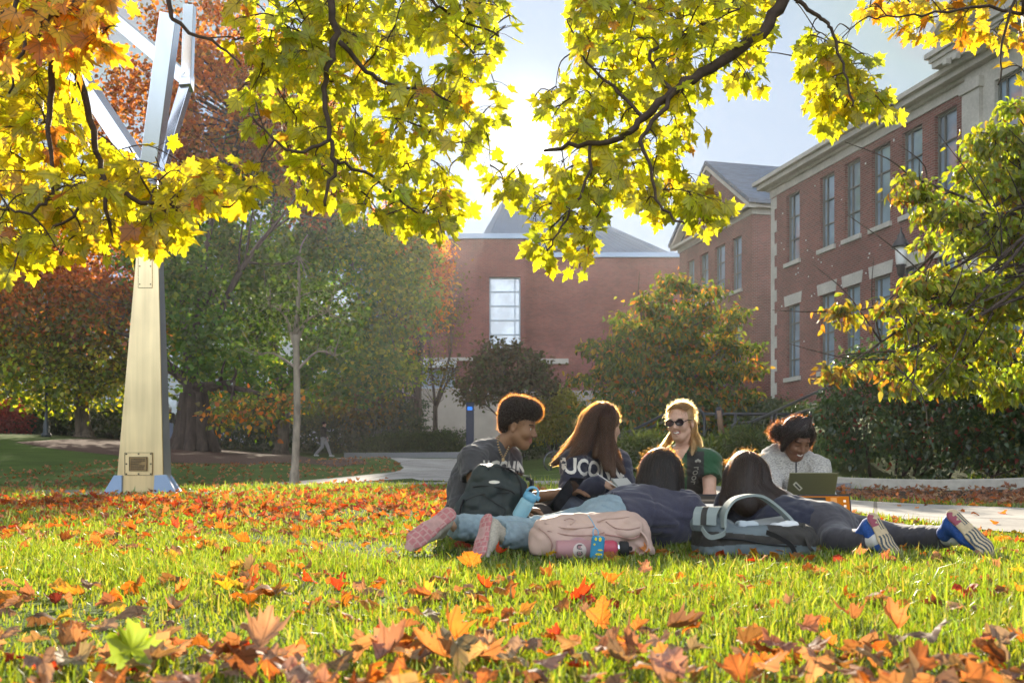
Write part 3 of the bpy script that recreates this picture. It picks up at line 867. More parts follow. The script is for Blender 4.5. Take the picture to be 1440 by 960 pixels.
for (a, b) in ((12.55, 13.55), (14.3, 15.3)):
    window(hall, a, b, 8.2, 11.0, y=PD, rows=3, side=.3); window(hall, a, b, 4.0, 6.8, y=PD, rows=4, side=.3)
pd = MB()
for (z0, z1, e) in ((11.96, 12.12, .6), (12.123, 12.25, .66), (12.253, 12.4, .75)): pd.bbox((PX0 - e, PD - e, z0), (PX1 + e, 2, z1))
xm = (PX0 + PX1) / 2
for s in (-1, 1):
    x0, x1 = xm + s * 3.3, xm
    for (d0, d1, e) in ((0.003, .28, .5), (.285, .5, .75)):
        A = [(x0, PD - e, 12.4 + d0), (x1, PD - e, 14.1 + d0), (x1, PD - e, 14.1 + d1), (x0, PD - e, 12.4 + d1)]
        B = [(p[0], 2, p[2]) for p in A]
        pd.add(A + B, [(0, 1, 2, 3), (7, 6, 5, 4), (0, 4, 5, 1), (1, 5, 6, 2), (2, 6, 7, 3), (3, 7, 4, 0)])
pd.add([(xm - 3.2, PD - .05, 12.403), (xm + 3.2, PD - .05, 12.403), (xm, PD - .05, 14.08)], [(0, 1, 2)])
for i in range(14):
    x = PX0 + .1 + i * (PX1 - PX0 - .2) / 13; pd.bbox((x - .08, PD - .72, 11.8), (x + .08, PD - .56, 11.958))
pd.build('pediment', MAT['stone'], hall)

# --- second brick wing behind it, gable end with slate roof
wing = empty('gabled_brick_wing', (11.35, 47.0, 0), ang)
tag(wing, 'brick wing with blue slate roof and pedimented gable, behind the long brick hall', 'building')
ws = [(-2.1 * KS, -1.07 * KS), (-3.93 * KS, -2.82 * KS), (-5.7 * KS, -4.7 * KS), (-7.3 * KS, -6.4 * KS)]
ops = [(a, b, z0, z1) for a, b in ws for z0, z1 in ((9.45, 12.05), (5.05, 7.4))]
LW = 8.3 * KS
wb = MB(); wall_with_openings(wb, -LW, 0, 1.5, 13.1, ops)
wb.add([(0, 0, 1.5), (0, 12, 1.5), (0, 12, 13.1), (0, 0, 13.1)], [(0, 1, 2, 3)]); wb.add([(-LW, 0, 1.5), (-LW, 0, 13.1), (-LW, 12, 13.1), (-LW, 12, 1.5)], [(0, 1, 2, 3)])
wb.add([(-LW, .02, 13.1), (0, .02, 13.1), (-LW / 2, .02, 16.1)], [(0, 1, 2)])
wb.build('wall', MAT['brick'], wing)
for a, b in ws:
    window(wing, a, b, 9.45, 12.05, rows=3, side=.3); window(wing, a, b, 5.05, 7.4, rows=3, lintel=True, side=.3)
rf = MB()
for s in (-1, 1):
    x0 = -LW / 2 + s * (LW / 2 + .55); x1 = -LW / 2
    A = [(x0, -.45, 13.15), (x1, -.45, 16.35), (x1, -.45, 16.55), (x0, -.45, 13.35)]; B = [(p[0], 14, p[2]) for p in A]
    rf.add(A + B, [(0, 1, 2, 3), (7, 6, 5, 4), (0, 4, 5, 1), (1, 5, 6, 2), (2, 6, 7, 3), (3, 7, 4, 0)])
rf.build('roof', MAT['roof_slate'], wing)
cn_ = MB()
for (z0, z1, e) in ((12.75, 13.0, .08), (13.003, 13.14, .38)): cn_.bbox((-LW - e, -e, z0), (e, 12.1, z1))
for s in (-1, 1):
    x0 = -LW / 2 + s * (LW / 2 + .4); x1 = -LW / 2
    A = [(x0, -.4, 12.95), (x1, -.4, 16.1), (x1, -.4, 16.33), (x0, -.4, 13.16)]; B = [(p[0], -.02, p[2]) for p in A]
    cn_.add(A + B, [(0, 1, 2, 3), (7, 6, 5, 4), (0, 4, 5, 1), (1, 5, 6, 2), (2, 6, 7, 3), (3, 7, 4, 0)])
cn_.build('cornice', MAT['stone'], wing)

# --- the big brick block in the middle with a pyramid roof
def X70(px, Y=70.): return (px - CX) / F_PX * Y
def Z70(py, Y=70.): return CAMZ + (HZ - py) / F_PX * Y
block = empty('brick_theatre', (0, 70, 0)); tag(block, 'large red brick block with one tall glazed window and a metal pyramid roof', 'building')
BX0, BXM, BX1 = X70(560), X70(739), X70(985); ZT0, ZT1 = Z70(336), Z70(362, 70.7)
wb = MB()
big = (X70(688), X70(732), Z70(490), Z70(389)); low = (X70(586), X70(640), Z70(546), Z70(518))
wall_with_openings(wb, BX0, BXM, 4.0, ZT0, [big, low], y=0, depth=.35)
wb.add([(BX0, 0, 1), (BX0, 0, ZT0), (BX0, 22, ZT0), (BX0, 22, 1)], [(0, 1, 2, 3)]); wb.add([(BXM, 0, ZT1 - .5), (BXM, .7, ZT1 - .5), (BXM, .7, ZT0), (BXM, 0, ZT0)], [(0, 1, 2, 3)])
wall_with_openings(wb, BXM, BX1, 1, ZT1, [], y=.7); wb.add([(BX1, .7, 1), (BX1, 22, 1), (BX1, 22, ZT1), (BX1, .7, ZT1)], [(0, 1, 2, 3)])
wb.add([(BXM, 0, 1), (BXM, .7, 1), (BXM, .7, ZT1 - .5), (BXM, 0, ZT1 - .5)], [(0, 1, 2, 3)])
wb.add([(BX0, 22, 1), (BX0, 22, ZT1), (BX1, 22, ZT1), (BX1, 22, 1)], [(0, 1, 2, 3)])
wb.build('wall', MAT['brick_far'], block)
window(block, *big, cols=2, rows=5, sill=False, glass='glass_bright', depth=.3, fw=.1, side=.82, fmat='pale_frame')
window(block, *low, cols=2, rows=1, sill=True, glass='glass_bright', depth=.3, fw=.1, side=.68, fmat='pale_frame')
cp = MB(); cp.bbox((BX0 - .12, -.15, ZT0 + .002), (BXM + .1, 22.1, ZT0 + .36)); cp.bbox((BXM + .102, .55, ZT1 + .002), (BX1 + .15, 22.1, ZT1 + .34)); cp.build('coping', MAT['roof_metal'], block)
bd = MB(); bd.bbox((X70(556), -.2, Z70(507)), (X70(668), -.004, Z70(503))); bd.build('canopy_band', MAT['stone'], block); bd = MB(); bd.bbox((X70(756), .45, Z70(510)), (X70(800), .696, Z70(503))); bd.build('canopy_band', MAT['stone'], block); bd = MB(); bd.bbox((X70(582), -.35, Z70(517)), (X70(642), -.004, Z70(508.5))); bd.build('fascia', MAT['white_paint'], block)
bs = MB(); bs.bbox((X70(556), -.45, 1), (X70(740), -.004, Z70(547))); bs.bbox((X70(741), .4, 1), (X70(960), .696, Z70(548))); bs.build('base_wall', MAT['beige_wall'], block)
rf = MB()
ax_, ay_, az_ = X70(716, 80), 12., Z70(266, 82)
e0 = [(X70(672, 72), 2.5, ZT0 + .36), (X70(962, 72), 2.5, ZT1 + .34), (X70(962, 72), 21, ZT1 + .34), (X70(640, 72), 21, ZT0 + .36)]
rf.add(e0 + [(ax_, ay_, az_), (ax_ + 1.6, ay_, az_ - .1)], [(0, 1, 5, 4), (1, 2, 5), (2, 3, 4, 5), (3, 0, 4), (3, 2, 1, 0)])
rf.build('roof', MAT['roof_metal'], block)
sm_ = MB()
for t in np.linspace(.04, .96, 22):
    p = np.array(e0[0]) * (1 - t) + np.array(e0[1]) * t; q = np.array([ax_, ay_, az_]) * (1 - t) + np.array([ax_ + 1.6, ay_, az_ - .1]) * t
    sm_.tube([p + [0, -.03, .03], q + [0, -.03, .03]], .035, 4)
sm_.build('roof_seam', MAT['roof_metal'], block)

# --- pale building glimpsed through the trees on the left
pale = empty('pale_campus_building', (-38, 84, 0)); tag(pale, 'pale grey building glimpsed through the trees on the left', 'building')
m = MB(); ops = [(3 + i * 5.5, 6.6 + i * 5.5, z0, z0 + 2.1) for i in range(6) for z0 in (5.2, 9.0)]
wall_with_openings(m, 0, 36, 2, 12.6, ops); m.add([(0, 0, 2), (0, 0, 12.6), (0, 12, 12.6), (0, 12, 2)], [(0, 1, 2, 3)]); m.add([(36, 0, 2), (36, 12, 2), (36, 12, 12.6), (36, 0, 12.6)], [(0, 1, 2, 3)])
m.build('wall', M('pale_grey_cladding', (.5, .54, .56), .8, noise=(.5, .15)), pale)
for o_ in ops: window(pale, *o_, cols=3, rows=1, sill=False, glass='glass_bright', fw=.09)
m = MB(); m.bbox((-.3, -.3, 12.602), (36.3, 12.3, 13.1)); m.build('roof', MAT['roof_metal'], pale)

# ------------------------------------------------------------------ sculpture
MAT['steel_brushed'] = M('gold_tinted_steel', (.86, .67, .38), .30, metal=1., noise=(5, .22), noise2=(1.3, .16), bump=(7, .12, .004), stretch=(2.2, 2.2, .12))  # golden reflection of the lawn put into the steel's base colour
MAT['steel_polished'] = M('polished_steel', (.72, .75, .80), .16, metal=1., noise=(3, .12), stretch=(1, 1, .3))
MAT['steel_side'] = M('dull_grey_steel', (.34, .35, .37), .5, metal=.7, noise=(2, .2))
MAT['blue_paint'] = M('pale_blue_grey_paint', (.27, .37, .52), .5, noise=(3, .12))
MAT['bronze'] = M('aged_bronze', (.30, .20, .09), .45, metal=.8, noise=(12, .25))
MAT['dark_line'] = M('dark_recess', (.03, .025, .02), .8)
SY = 11.5
sculpt = empty('steel_sculpture', (P(197, 695, SY)[0], SY, gz(P(197, 695, SY)[0], SY))); tag(sculpt, 'tall tapering steel sculpture tinted with golden lawn reflection, with angular polished arms and blue feet', 'sculpture')
SO = np.array(sculpt.location)
def S(px, py, dy=0.0): return P(px, py, SY + dy) - SO
zb = -.02
def lv(px0, px1, py, back):           # a level of the column: front left/right, back left/right
    a, b = S(px0, py), S(px1, py)
    return [(a[0], 0, a[2]), (b[0], 0, b[2]), (b[0] + .07 * back / .5 - .0, back, b[2]), (a[0] + .03, back, a[2])]
m = MB(); m.hexa(lv(162, 230, 697, .2), lv(197, 221, 293, .1))
m.build('column', MAT['steel_brushed'], sculpt, bevel=.008)
m = MB()
A = lv(162, 230, 697, .2); B = lv(197, 221, 293, .1)
m.add([(A[1][0] + .004, .012, A[1][2]), (A[2][0] + .004, .195, A[2][2]), (B[2][0] + .004, .095, B[2][2]), (B[1][0] + .004, .012, B[1][2])], [(0, 1, 2, 3)])
m.build('column_side', MAT['steel_side'], sculpt)
for (pts, dy) in (([(143, 696), (170.5, 696), (171, 668), (160, 668)], -.03), ([(215.5, 696), (249, 696), (233, 667), (217, 668)], -.03), ([(222, 692), (255, 692), (238, 666), (226, 666)], .16)):
    m = MB(); q = [S(*p, dy) for p in pts]
    m.hexa([(q[0][0], dy, q[0][2]), (q[1][0], dy, q[1][2]), (q[1][0], dy + .06, q[1][2]), (q[0][0], dy + .06, q[0][2])], [(q[3][0], dy, q[3][2]), (q[2][0], dy, q[2][2]), (q[2][0], dy + .06, q[2][2]), (q[3][0], dy + .06, q[3][2])])
    m.build('foot', MAT['blue_paint'], sculpt, bevel=.004)
def frame(mb, x0, x1, z0, z1, y, t, d=.006):
    for (a, b, c, e) in ((x0, x1, z0, z0 + t), (x0, x1, z1 - t, z1), (x0, x0 + t, z0 + t, z1 - t), (x1 - t, x1, z0 + t, z1 - t)): mb.bbox((a, y - d, c), (b, y, e))
a, b = S(176, 668), S(215, 636)
m = MB(); m.bbox((a[0], -.012, a[2]), (b[0], -.003, b[2])); pl = m.build('plaque_mount', MAT['steel_brushed'], sculpt)
m = MB(); frame(m, a[0], b[0], a[2], b[2], -.0125, .0035)
for i in range(3):
    for k in range(3):
        if i == 1 and k == 1: continue
        m.bbox((a[0] + (b[0] - a[0]) * (.06 + .44 * i) - .008, -.019, a[2] + (b[2] - a[2]) * (.06 + .44 * k) - .008), (a[0] + (b[0] - a[0]) * (.06 + .44 * i) + .008, -.0127, a[2] + (b[2] - a[2]) * (.06 + .44 * k) + .008))
m.build('mount_edge', MAT['dark_line'], pl)
a, b = S(183, 662), S(208, 642)
m = MB(); m.bbox((a[0], -.03, a[2]), (b[0], -.0125, b[2])); pq = m.build('plaque', MAT['bronze'], sculpt)
m = MB(); frame(m, a[0], b[0], a[2], b[2], -.0302, .004)
rl = random.Random(4)
for i in range(7):                     # the worn, unreadable lines of the plaque
    z = b[2] - .028 - i * .0185; x = a[0] + .02
    while x < b[0] - .03:
        wd = rl.uniform(.008, .026)
        if x + wd > b[0] - .016 - (.05 if i in (2, 3) else 0): break
        m.bbox((x, -.033, z - .0045), (x + wd, -.0302, z + .0045)); x += wd + .006
m.build('plaque_lettering', MAT['dark_line'], pq)
a, b = S(194.5, 405), S(214.5, 318)
m = MB(); m.bbox((a[0], -.007, a[2]), (b[0], .03, b[2])); ap = m.build('access_panel', MAT['steel_brushed'], sculpt)
m = MB(); frame(m, a[0], b[0], a[2], b[2], -.0075, .003, .003)
for sx_ in (.12, .88):
    for sz_ in (.06, .35, .65, .94): m.bbox((a[0] + (b[0] - a[0]) * sx_ - .006, -.013, a[2] + (b[2] - a[2]) * sz_ - .006), (a[0] + (b[0] - a[0]) * sx_ + .006, -.0077, a[2] + (b[2] - a[2]) * sz_ + .006))
m.build('panel_edge', MAT['dark_line'], ap)
m = MB(); m.tube([S(209, 296, .1), S(213, 262, .12), S(213, 232, .12)], .075, 8); m.build('neck', MAT['steel_side'], sculpt)
m = MB(); m.tube([S(208, 293.5, .1), S(208, 288, .1)], .12, 4); m.build('collar', MAT['steel_polished'], sculpt)
for (p, q, r) in (((211, 243, .08), (240, 22, -.15), .135), ((224, 247, .18), (263, 118, .45), .085), ((263, 120, .45), (267, 8, .3), .085), ((262, 112, .45), (150, 18, .9), .11), ((198, 236, .2), (100, 90, .55), .13), ((262, 125, .4), (263, 104, .5), .10)):
    m = MB(); m.tube([S(*p), S(*q)], r, 4); m.build('arm', MAT['steel_polished'], sculpt, bevel=.006)
m = MB(); m.bbox((S(136, 700)[0], -.5, -.06), (S(262, 700)[0], .75, .012)); m.build('base_slab', MAT['granite'], sculpt)

# ------------------------------------------------------------------ walls, kerbs, rails
def along(name, pts, width, h, mat, label, cat, lift=-.15):
    """a low wall that follows the ground"""
    m = MB(); pts = smooth_path([(p[0], p[1], 0) for p in pts], 4)
    secs = []
    for i, p in enumerate(pts):
        t = nrm(pts[min(i + 1, len(pts) - 1)] - pts[max(i - 1, 0)]); n = np.array([-t[1], t[0], 0]) * width / 2
        z = gz(p[0], p[1])
        secs.append([(p[0] - n[0], p[1] - n[1], z + lift), (p[0] + n[0], p[1] + n[1], z + lift), (p[0] + n[0], p[1] + n[1], z + h), (p[0] - n[0], p[1] - n[1], z + h)])
    vs = [v for s in secs for v in s]; fs = [(3, 2, 1, 0)]
    for i in range(len(secs) - 1):
        for j in range(4): fs.append((i * 4 + j, i * 4 + (j + 1) % 4, i * 4 + 4 + (j + 1) % 4, i * 4 + 4 + j))
    k = (len(secs) - 1) * 4; fs.append((k, k + 1, k + 2, k + 3))
    m.add(vs, fs); o = m.build(name, mat, bevel=.012); tag(o, label, cat); return o


g0, g1 = G(488, 643), G(736, 643)
along('low_stone_wall', [g0[:2], (g0[:2] + g1[:2]) / 2, g1[:2]], .4, .24, MAT['granite'], 'low grey stone wall edging the plaza in front of the clipped hedge', 'wall')
along('granite_kerb', [(3.95, 12.75), (6, 12.35), (9.5, 11.6), (14.5, 9.0)], .3, .13, MAT['stone'], 'stone kerb running along the foot of the holly hedge', 'kerb')
m = MB(); p = P(1179, 688, 12.2); m.box((p[0], 12.2, p[2]), (.22, .3, .16)); o = m.build('granite_block', MAT['granite'], bevel=.01); tag(o, 'blue grey granite block at the end of the stone kerb', 'block')
# dark retaining wall far left
g = [(-34, 52.5), (-24, 52), (-15, 51)]
along('retaining_wall', g, .4, 1.5, M('dark_stone', (.07, .065, .065), .9, noise=(3, .4)), 'dark retaining wall behind the trees at the far left', 'wall')


def rail(name, runs, posts, r, label, group=None):
    root = empty(name, tuple(runs[0][0])); o0 = np.array(root.location)
    for run in runs:
        m = MB(); m.tube([p - o0 for p in smooth_path(run, 5)], r, 8); m.build('handrail', MAT['black_metal'], root)
    for (a, b) in posts:
        m = MB(); m.tube([np.array(a) - o0, np.array(b) - o0], r * .9, 8); m.build('post', MAT['black_metal'], root)
    tag(root, label, 'railing', group); return root


def PG(px, py, Y):
    """post from a picture point straight down into the ground"""
    p = P(px, py, Y); return (p, np.array([p[0], p[1], gz(p[0], p[1]) - .05]))


rail('stair_railing', [[P(1028, 640, 16), P(1028, 604, 16), P(1031, 598, 16.05), P(1036, 595, 16.1), P(1054, 594, 16.3), P(1062, 591, 16.5), P(1110, 569, 18.3), P(1158, 547, 20), P(1168, 545, 20.3), P(1178, 546, 20.5)]], [PG(1091, 578, 17.6), PG(1158, 547, 20)], .026, 'black stair handrail climbing to the right beside the holly hedge')
rail('stair_railing', [[P(1096, 591, 20), P(1108, 586, 20.5), P(1162, 569, 23)]], [PG(1140, 576, 22), PG(1098, 590, 20)], .03, 'short black handrail behind the head of the student in the grey hoodie')
rail('stair_railing', [[P(868, 610, 17), P(893, 603, 17.3), P(945, 577, 19.5)], [P(868, 613.5, 17), P(884, 613, 17.1), P(930, 594, 18.6)]], [PG(885, 613, 17.1), PG(916, 600, 18.2)], .024, 'pair of sloping black handrails behind the long haired student')
rail('guard_rail', [[P(962, 583, 22), P(972, 575, 22), P(983, 576, 22), P(990, 586, 22), P(990, 616, 22)], [P(990, 582, 22), P(1060, 582, 22.2), P(1120, 583, 22.5)]], [PG(1034, 582, 22.1), PG(1085, 582, 22.3)], .036, 'level black guard rail with a hooked end behind the blonde student')
# leaning post with a copper plate
pr = empty('marker_post', tuple(G(1016, 628))); o0 = np.array(pr.location); Yp = pr.location[1]
m = MB(); m.tube([P(1017, 630, Yp) - o0, P(1012, 588, Yp) - o0, P(1010.5, 577, Yp) - o0], .055, 10); m.build('post', M('weathered_copper_wood', (.26, .15, .09), .6, noise=(6, .4)), pr)
m = MB(); m.tube(smooth_path([P(1008.5, 588, Yp) - o0, P(1008.5, 577, Yp) - o0, P(1011, 574, Yp) - o0, P(1013.5, 577, Yp) - o0, P(1014, 588, Yp) - o0], 4), .035, 8); m.build('loop_handle', MAT['black_metal'], pr)
tag(pr, 'leaning wooden post with a black loop on top, behind the blonde student', 'post')

# lamp posts
def lamp(px, base_py, head_py, Y, label, globe=True):
    g = P(px, base_py, Y); zb_ = gz(g[0], Y); zt = P(px, head_py, Y)[2]; H = zt - zb_
    root = empty('street_lamp', (g[0], Y, zb_))
    m = MB(); m.lathe([(.20, 0), (.20, .12), (.13, .2), (.12, .55), (.075, .7), (.062, 1.2), (.05, H - .12), (.09, H - .06), (.09, H)], sides=14); m.build('post', MAT['green_metal'], root)
    m = MB(); m.lathe([(.085, H), (.13, H + .08), (.15, H + .3), (.155, H + .5), (.12, H + .52)], sides=14); m.build('lamp_globe', M('frosted_lamp_glass', (.75, .75, .72), .3, spec=.6), root)
    m = MB(); m.lathe([(.26, H + .5), (.25, H + .55), (.13, H + .72), (.10, H + .75), (.10, H + .82), (.03, H + .92), (.012, H + 1.05)], sides=16); m.build('lamp_cap', MAT['black_metal'], root)
    m = MB(); m.lathe([(.06, H - .28), (.11, H - .2), (.11, H - .03), (.15, H + .0), (.14, H + .03)], sides=14); m.build('lamp_collar', MAT['black_metal'], root)
    tag(root, label, 'street lamp'); return root


lamp(1267, 640, 374, 27, 'dark street lamp with a white globe in front of the brick hall')
lamp(65, 614, 428, 43, 'slim dark lamp post under the red brown tree at the far left')

# emergency phone pillar
g = G(661, 640); ep = empty('emergency_phone', (g[0], 33, gz(g[0] * 33 / g[1], 33))); ep.location.x = P(661, 600, 33)[0]
m = MB(); H = P(661, 566, 33)[2] - ep.location[2]; m.box((0, 0, H / 2), (.26, .26, H)); m.build('pillar', M('dark_blue_paint', (.012, .018, .04), .4), ep, bevel=.02)
m = MB(); m.box((0, -.02, H - .2), (.16, .27, .12)); m.build('blue_light', emit_mat('blue_lamp', (.05, .25, 1), .45), ep); tag(ep, 'dark blue emergency phone pillar with a lit blue lamp', 'phone pillar')

def onto(px, py, Y):
    q = P(px, py, Y); q[2] = gz(q[0], q[1]); return q


# bicycle and its rack on the far lawn
def bicycle(x, y, az):
    z0 = gz(x, y); root = empty('bicycle', (x, y, z0), az)
    Rw = .34
    for cx in (-.52, .52):
        m = MB(); th = np.linspace(0, 2 * np.pi, 33); m.tube([(cx + Rw * math.cos(t), 0, Rw + Rw * math.sin(t)) for t in th], .017, 6, caps=False); wh = m.build('wheel', MAT['black_metal'], root)
        m = MB(); m.tube([(cx + .315 * math.cos(t), 0, Rw + .315 * math.sin(t)) for t in th], .009, 5, caps=False)
        for t in th[::2]: m.tube([(cx, 0, Rw), (cx + .315 * math.cos(t), 0, Rw + .315 * math.sin(t))], .0015, 3)
        m.build('rim', MAT['steel_polished'], wh)
    fm = M('grey_bike_paint', (.25, .27, .3), .4)
    m = MB()
    for a, b in (((-.52, 0, Rw), (-.1, 0, .3)), ((-.1, 0, .3), (-.22, 0, .78)), ((-.52, 0, Rw), (-.2, 0, .72)), ((-.1, 0, .3), (.38, 0, .72)), ((-.2, 0, .74), (.36, 0, .8)), ((.35, 0, .86), (.52, 0, Rw))): m.tube([a, b], .017, 6)
    m.build('frame', fm, root)
    m = MB(); m.tube([(.3, -.27, .98), (.36, -.1, .95), (.36, .1, .95), (.3, .27, .98)], .013, 6); m.tube([(.35, 0, .86), (.36, 0, .95)], .014, 6); m.build('handlebar', MAT['black_metal'], root)
    m = MB(); m.hexa([(-.36, -.07, .82), (-.1, -.02, .84), (-.1, .02, .84), (-.36, .07, .82)], [(-.36, -.07, .87), (-.1, -.02, .88), (-.1, .02, .88), (-.36, .07, .87)]); m.tube([(-.22, 0, .78), (-.22, 0, .84)], .014, 6); m.build('saddle', MAT['black_metal'], root, bevel=.01)
    tag(root, 'bicycle parked on the grass behind the long haired student, mostly hidden', 'bicycle')
p = P(764, 668, 31); bicycle(p[0] + .86, 31, .12)
m = MB(); p = onto(775, 668, 30.6); m.tube(smooth_path([(p[0], p[1] - .1, p[2] - .1), (p[0], p[1] - .1, p[2] + .48), (p[0] + .06, p[1] - .1, p[2] + .56), (p[0] + .3, p[1] - .1, p[2] + .58), (p[0] + .36, p[1] - .1, p[2] + .5), (p[0] + .36, p[1] - .1, p[2] - .1)], 5), .03, 8)
o = m.build('bicycle_rack', MAT['black_metal']); tag(o, 'black hoop bicycle rack beside the parked bicycle', 'bike rack')
# ------------------------------------------------------------------ trees
TL = [leaf_template(SPRIG, .3, .3), leaf_template(SPRIG, -.2, .25)]
OV = [leaf_template(OVAL, .7, .35), leaf_template(OVAL, .45, .5), leaf_template(OVAL, .9, .2)]
HL = [leaf_template(SPRIG * np.array([.8, 1]), .5, .4)]


def crown(name, parent, origin, lobes, n_clump, per, leaf, palette, seed, mat='tree_leaf', temps=None, clump_r=.5, flat=1.0, shell=.55, droop=.4, edge=None):
    """lobes: (centre, radii); clumps of leaves spread through the lobes, denser towards the outside"""
    rng = np.random.default_rng(seed)
    vol = np.array([np.prod(l[1]) ** .8 for l in lobes]); which = rng.choice(len(lobes), n_clump, p=vol / vol.sum())
    c = np.array([l[0] for l in lobes])[which]; r = np.array([l[1] for l in lobes])[which]
    u = rand_unit(n_clump, rng) * (rng.uniform(0, 1, (n_clump, 1)) ** (1 / 3.) * (1 - shell) + shell * rng.uniform(.75, 1.12, (n_clump, 1)))
    cc = c + u * r
    cc = cc[cc[:, 2] > gz_np(cc[:, 0], cc[:, 1]) + .15]; n_clump = len(cc)
    k = rng.poisson(per, n_clump); ci = np.repeat(np.arange(n_clump), k); n = len(ci)
    cr_ = clump_r * rng.uniform(.5, 1.35, n_clump)
    off = rng.normal(0, .5, (n, 3)) * cr_[ci][:, None] * np.array([1, 1, .8 * flat])
    pos = cc[ci] + off
    nor = rand_unit(n, rng) * .8 + np.array([0, 0, .75])
    tip = rand_unit(n, rng) + off / (cr_[ci][:, None] + 1e-6) * .8 - np.array([0, 0, droop])
    cl = pick_col(n, palette(pos, rng) if callable(palette) else palette, .16, rng) if not callable(palette) else palette(pos, rng)
    cl = cl * (1 + rng.normal(0, .14, n_clump))[ci][:, None].clip(.5, 1.5)
    V, T, C = leaf_field(pos - origin, tip, nor, leaf * rng.uniform(.7, 1.3, n), cl, temps or TL, rng)
    return link(name, mesh_np(name, V, T, np.full(len(T), 3), MAT[mat], col=C, uvw=LAST['uv'] if mat == 'maple_leaf' else None), parent), cc


def blend_palette(stops, key):
    """stops [(value, palette)], key(pos)->value; picks between neighbouring palettes"""
    vs = np.array([s[0] for s in stops])
    def f(pos, rng):
        v = key(pos) + rng.normal(0, .12, len(pos)) * (vs[-1] - vs[0]); out = np.zeros((len(pos), 3))
        cols = [pick_col(len(pos), s[1], .16, rng) for s in stops]
        i = np.clip(np.searchsorted(vs, v) - 1, 0, len(vs) - 2); t = np.clip((v - vs[i]) / (vs[i + 1] - vs[i]), 0, 1)
        use = i + (rng.uniform(size=len(pos)) < t)
        for j in range(len(stops)): out[use == j] = cols[j][use == j]
        return out
    return f


def wood(parent, origin, base, fork, r0, limbs, mat, name='trunk', flare=1.5, seed=0, sides=10, twigs=None, lean=None):
    rng = np.random.default_rng(seed); m = MB()
    base = np.asarray(base, float) - origin; fork = np.asarray(fork, float) - origin
    mid = base * .5 + fork * .5 + np.array([rng.normal(0, .12), rng.normal(0, .1), 0]) * (fork[2] - base[2]) * .12
    pts = smooth_path([base - [0, 0, .2], base + [0, 0, .15], base + (mid - base) * .35, mid, fork], 5); n = len(pts)
    m.tube(pts, [r0 * (flare if i < 4 else 1) * (1 - .35 * i / n) * (1.15 if 4 <= i < 7 else 1) for i in range(n)], sides)
    for lb in limbs:
        e = np.asarray(lb[0], float) - origin; s = base + (fork - base) * lb[1]; d = e - s
        mm = s + d * .5 + np.array([0, 0, lb[3] if len(lb) > 3 else .12]) * np.linalg.norm(d) + rng.normal(0, .05, 3) * np.linalg.norm(d)
        pp = smooth_path([s, mm, e], 7); k = len(pp)
        m.tube(pp, [lb[2] * (1 - .8 * i / k) for i in range(k)], 7)
        for _ in range(4):                       # side shoots
            i0 = int(rng.integers(k // 3, k - 1)); st = pp[i0]; dd = nrm(nrm(d) + rng.normal(0, .7, 3) + [0, 0, .15]) * np.linalg.norm(d) * rng.uniform(.25, .45)
            m.tube(smooth_path([st, st + dd * .5 + rng.normal(0, .06, 3), st + dd], 4), [lb[2] * .35 * (1 - .8 * i / 9) for i in range(9)], 5)
    if twigs is not None:
        tips = [fork] + [np.asarray(l[0], float) - origin for l in limbs] + [base + (fork - base) * .75]
        for c in twigs:
            c = c - origin; s = min(tips, key=lambda q: np.linalg.norm(q - c)); d = c - s
            m.tube([s, s + d * .5 + rng.normal(0, .08, 3) * np.linalg.norm(d), c], [r0 * .13, r0 * .08, r0 * .04], 4, caps=False)
    return m.build(name, mat, parent)


def L3(px, py, Y, rx, ry, rd=None):
    """lobe: picture centre + depth, radii in picture px, depth radius in m"""
    k = Y / F_PX
    return (P(px, py, Y), np.array([rx * k, rd if rd else rx * k, ry * k]))


GREEN = [(4, (.050, .125, .012)), (3, (.075, .16, .015)), (1, (.17, .22, .02))]
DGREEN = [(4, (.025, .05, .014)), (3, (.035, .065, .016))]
YGREEN = [(3, (.20, .25, .02)), (3, (.11, .17, .018)), (1.5, (.34, .33, .03))]
RUST = [(3, (.36, .12, .03)), (3, (.26, .085, .028)), (1.5, (.40, .18, .03)), (1, (.12, .09, .02))]
ORANGE = [(3, (.58, .23, .03)), (3, (.50, .16, .025)), (1.5, (.52, .32, .03))]
OLIVE = [(3, (.10, .10, .02)), (2, (.17, .12, .02)), (2, (.07, .085, .018))]


def tree(name, label, base, fork, r0, limbs, lobes, n_clump, per, leaf, palette, seed, bark='bark', group=None, cat='tree', twig_n=60, flare=1.5, **kw):
    root = empty(name, tuple(base)); o = np.array(base, float)
    _, cc = crown('crown', root, o, lobes, n_clump, per, leaf, palette, seed, **kw)
    rng = np.random.default_rng(seed); tw = cc[rng.choice(len(cc), min(twig_n, len(cc)), replace=False)]
    wood(root, o, base, fork, r0, limbs, MAT[bark], seed=seed, twigs=tw, flare=flare)
    tag(root, label, cat, group); return root


def onground(px, py, Y):
    p = P(px, py, Y); p[2] = gz(p[0], p[1]); return p


# red-brown tree, far left
tree('maple_tree', 'red brown autumn tree with grey trunk at the far left behind the sculpture', onground(118, 614, 45), P(115, 520, 45), .42,
     [(P(30, 450, 45), .95, .2), (P(190, 430, 44), .95, .2), (P(90, 380, 46), 1, .22), (P(-60, 480, 45), .9, .2)],
     [L3(60, 440, 45, 120, 85), L3(150, 470, 44, 80, 80), L3(-70, 450, 45, 110, 100), L3(120, 380, 46, 90, 60), L3(60, 530, 43.5, 80, 45), L3(180, 540, 44, 50, 40)], 1500, 24, .2,
     blend_palette([(0, YGREEN), (2.2, OLIVE), (4.0, RUST), (8, RUST)], lambda p: p[:, 2] - 4.2), 101, clump_r=.75, flare=1.35)
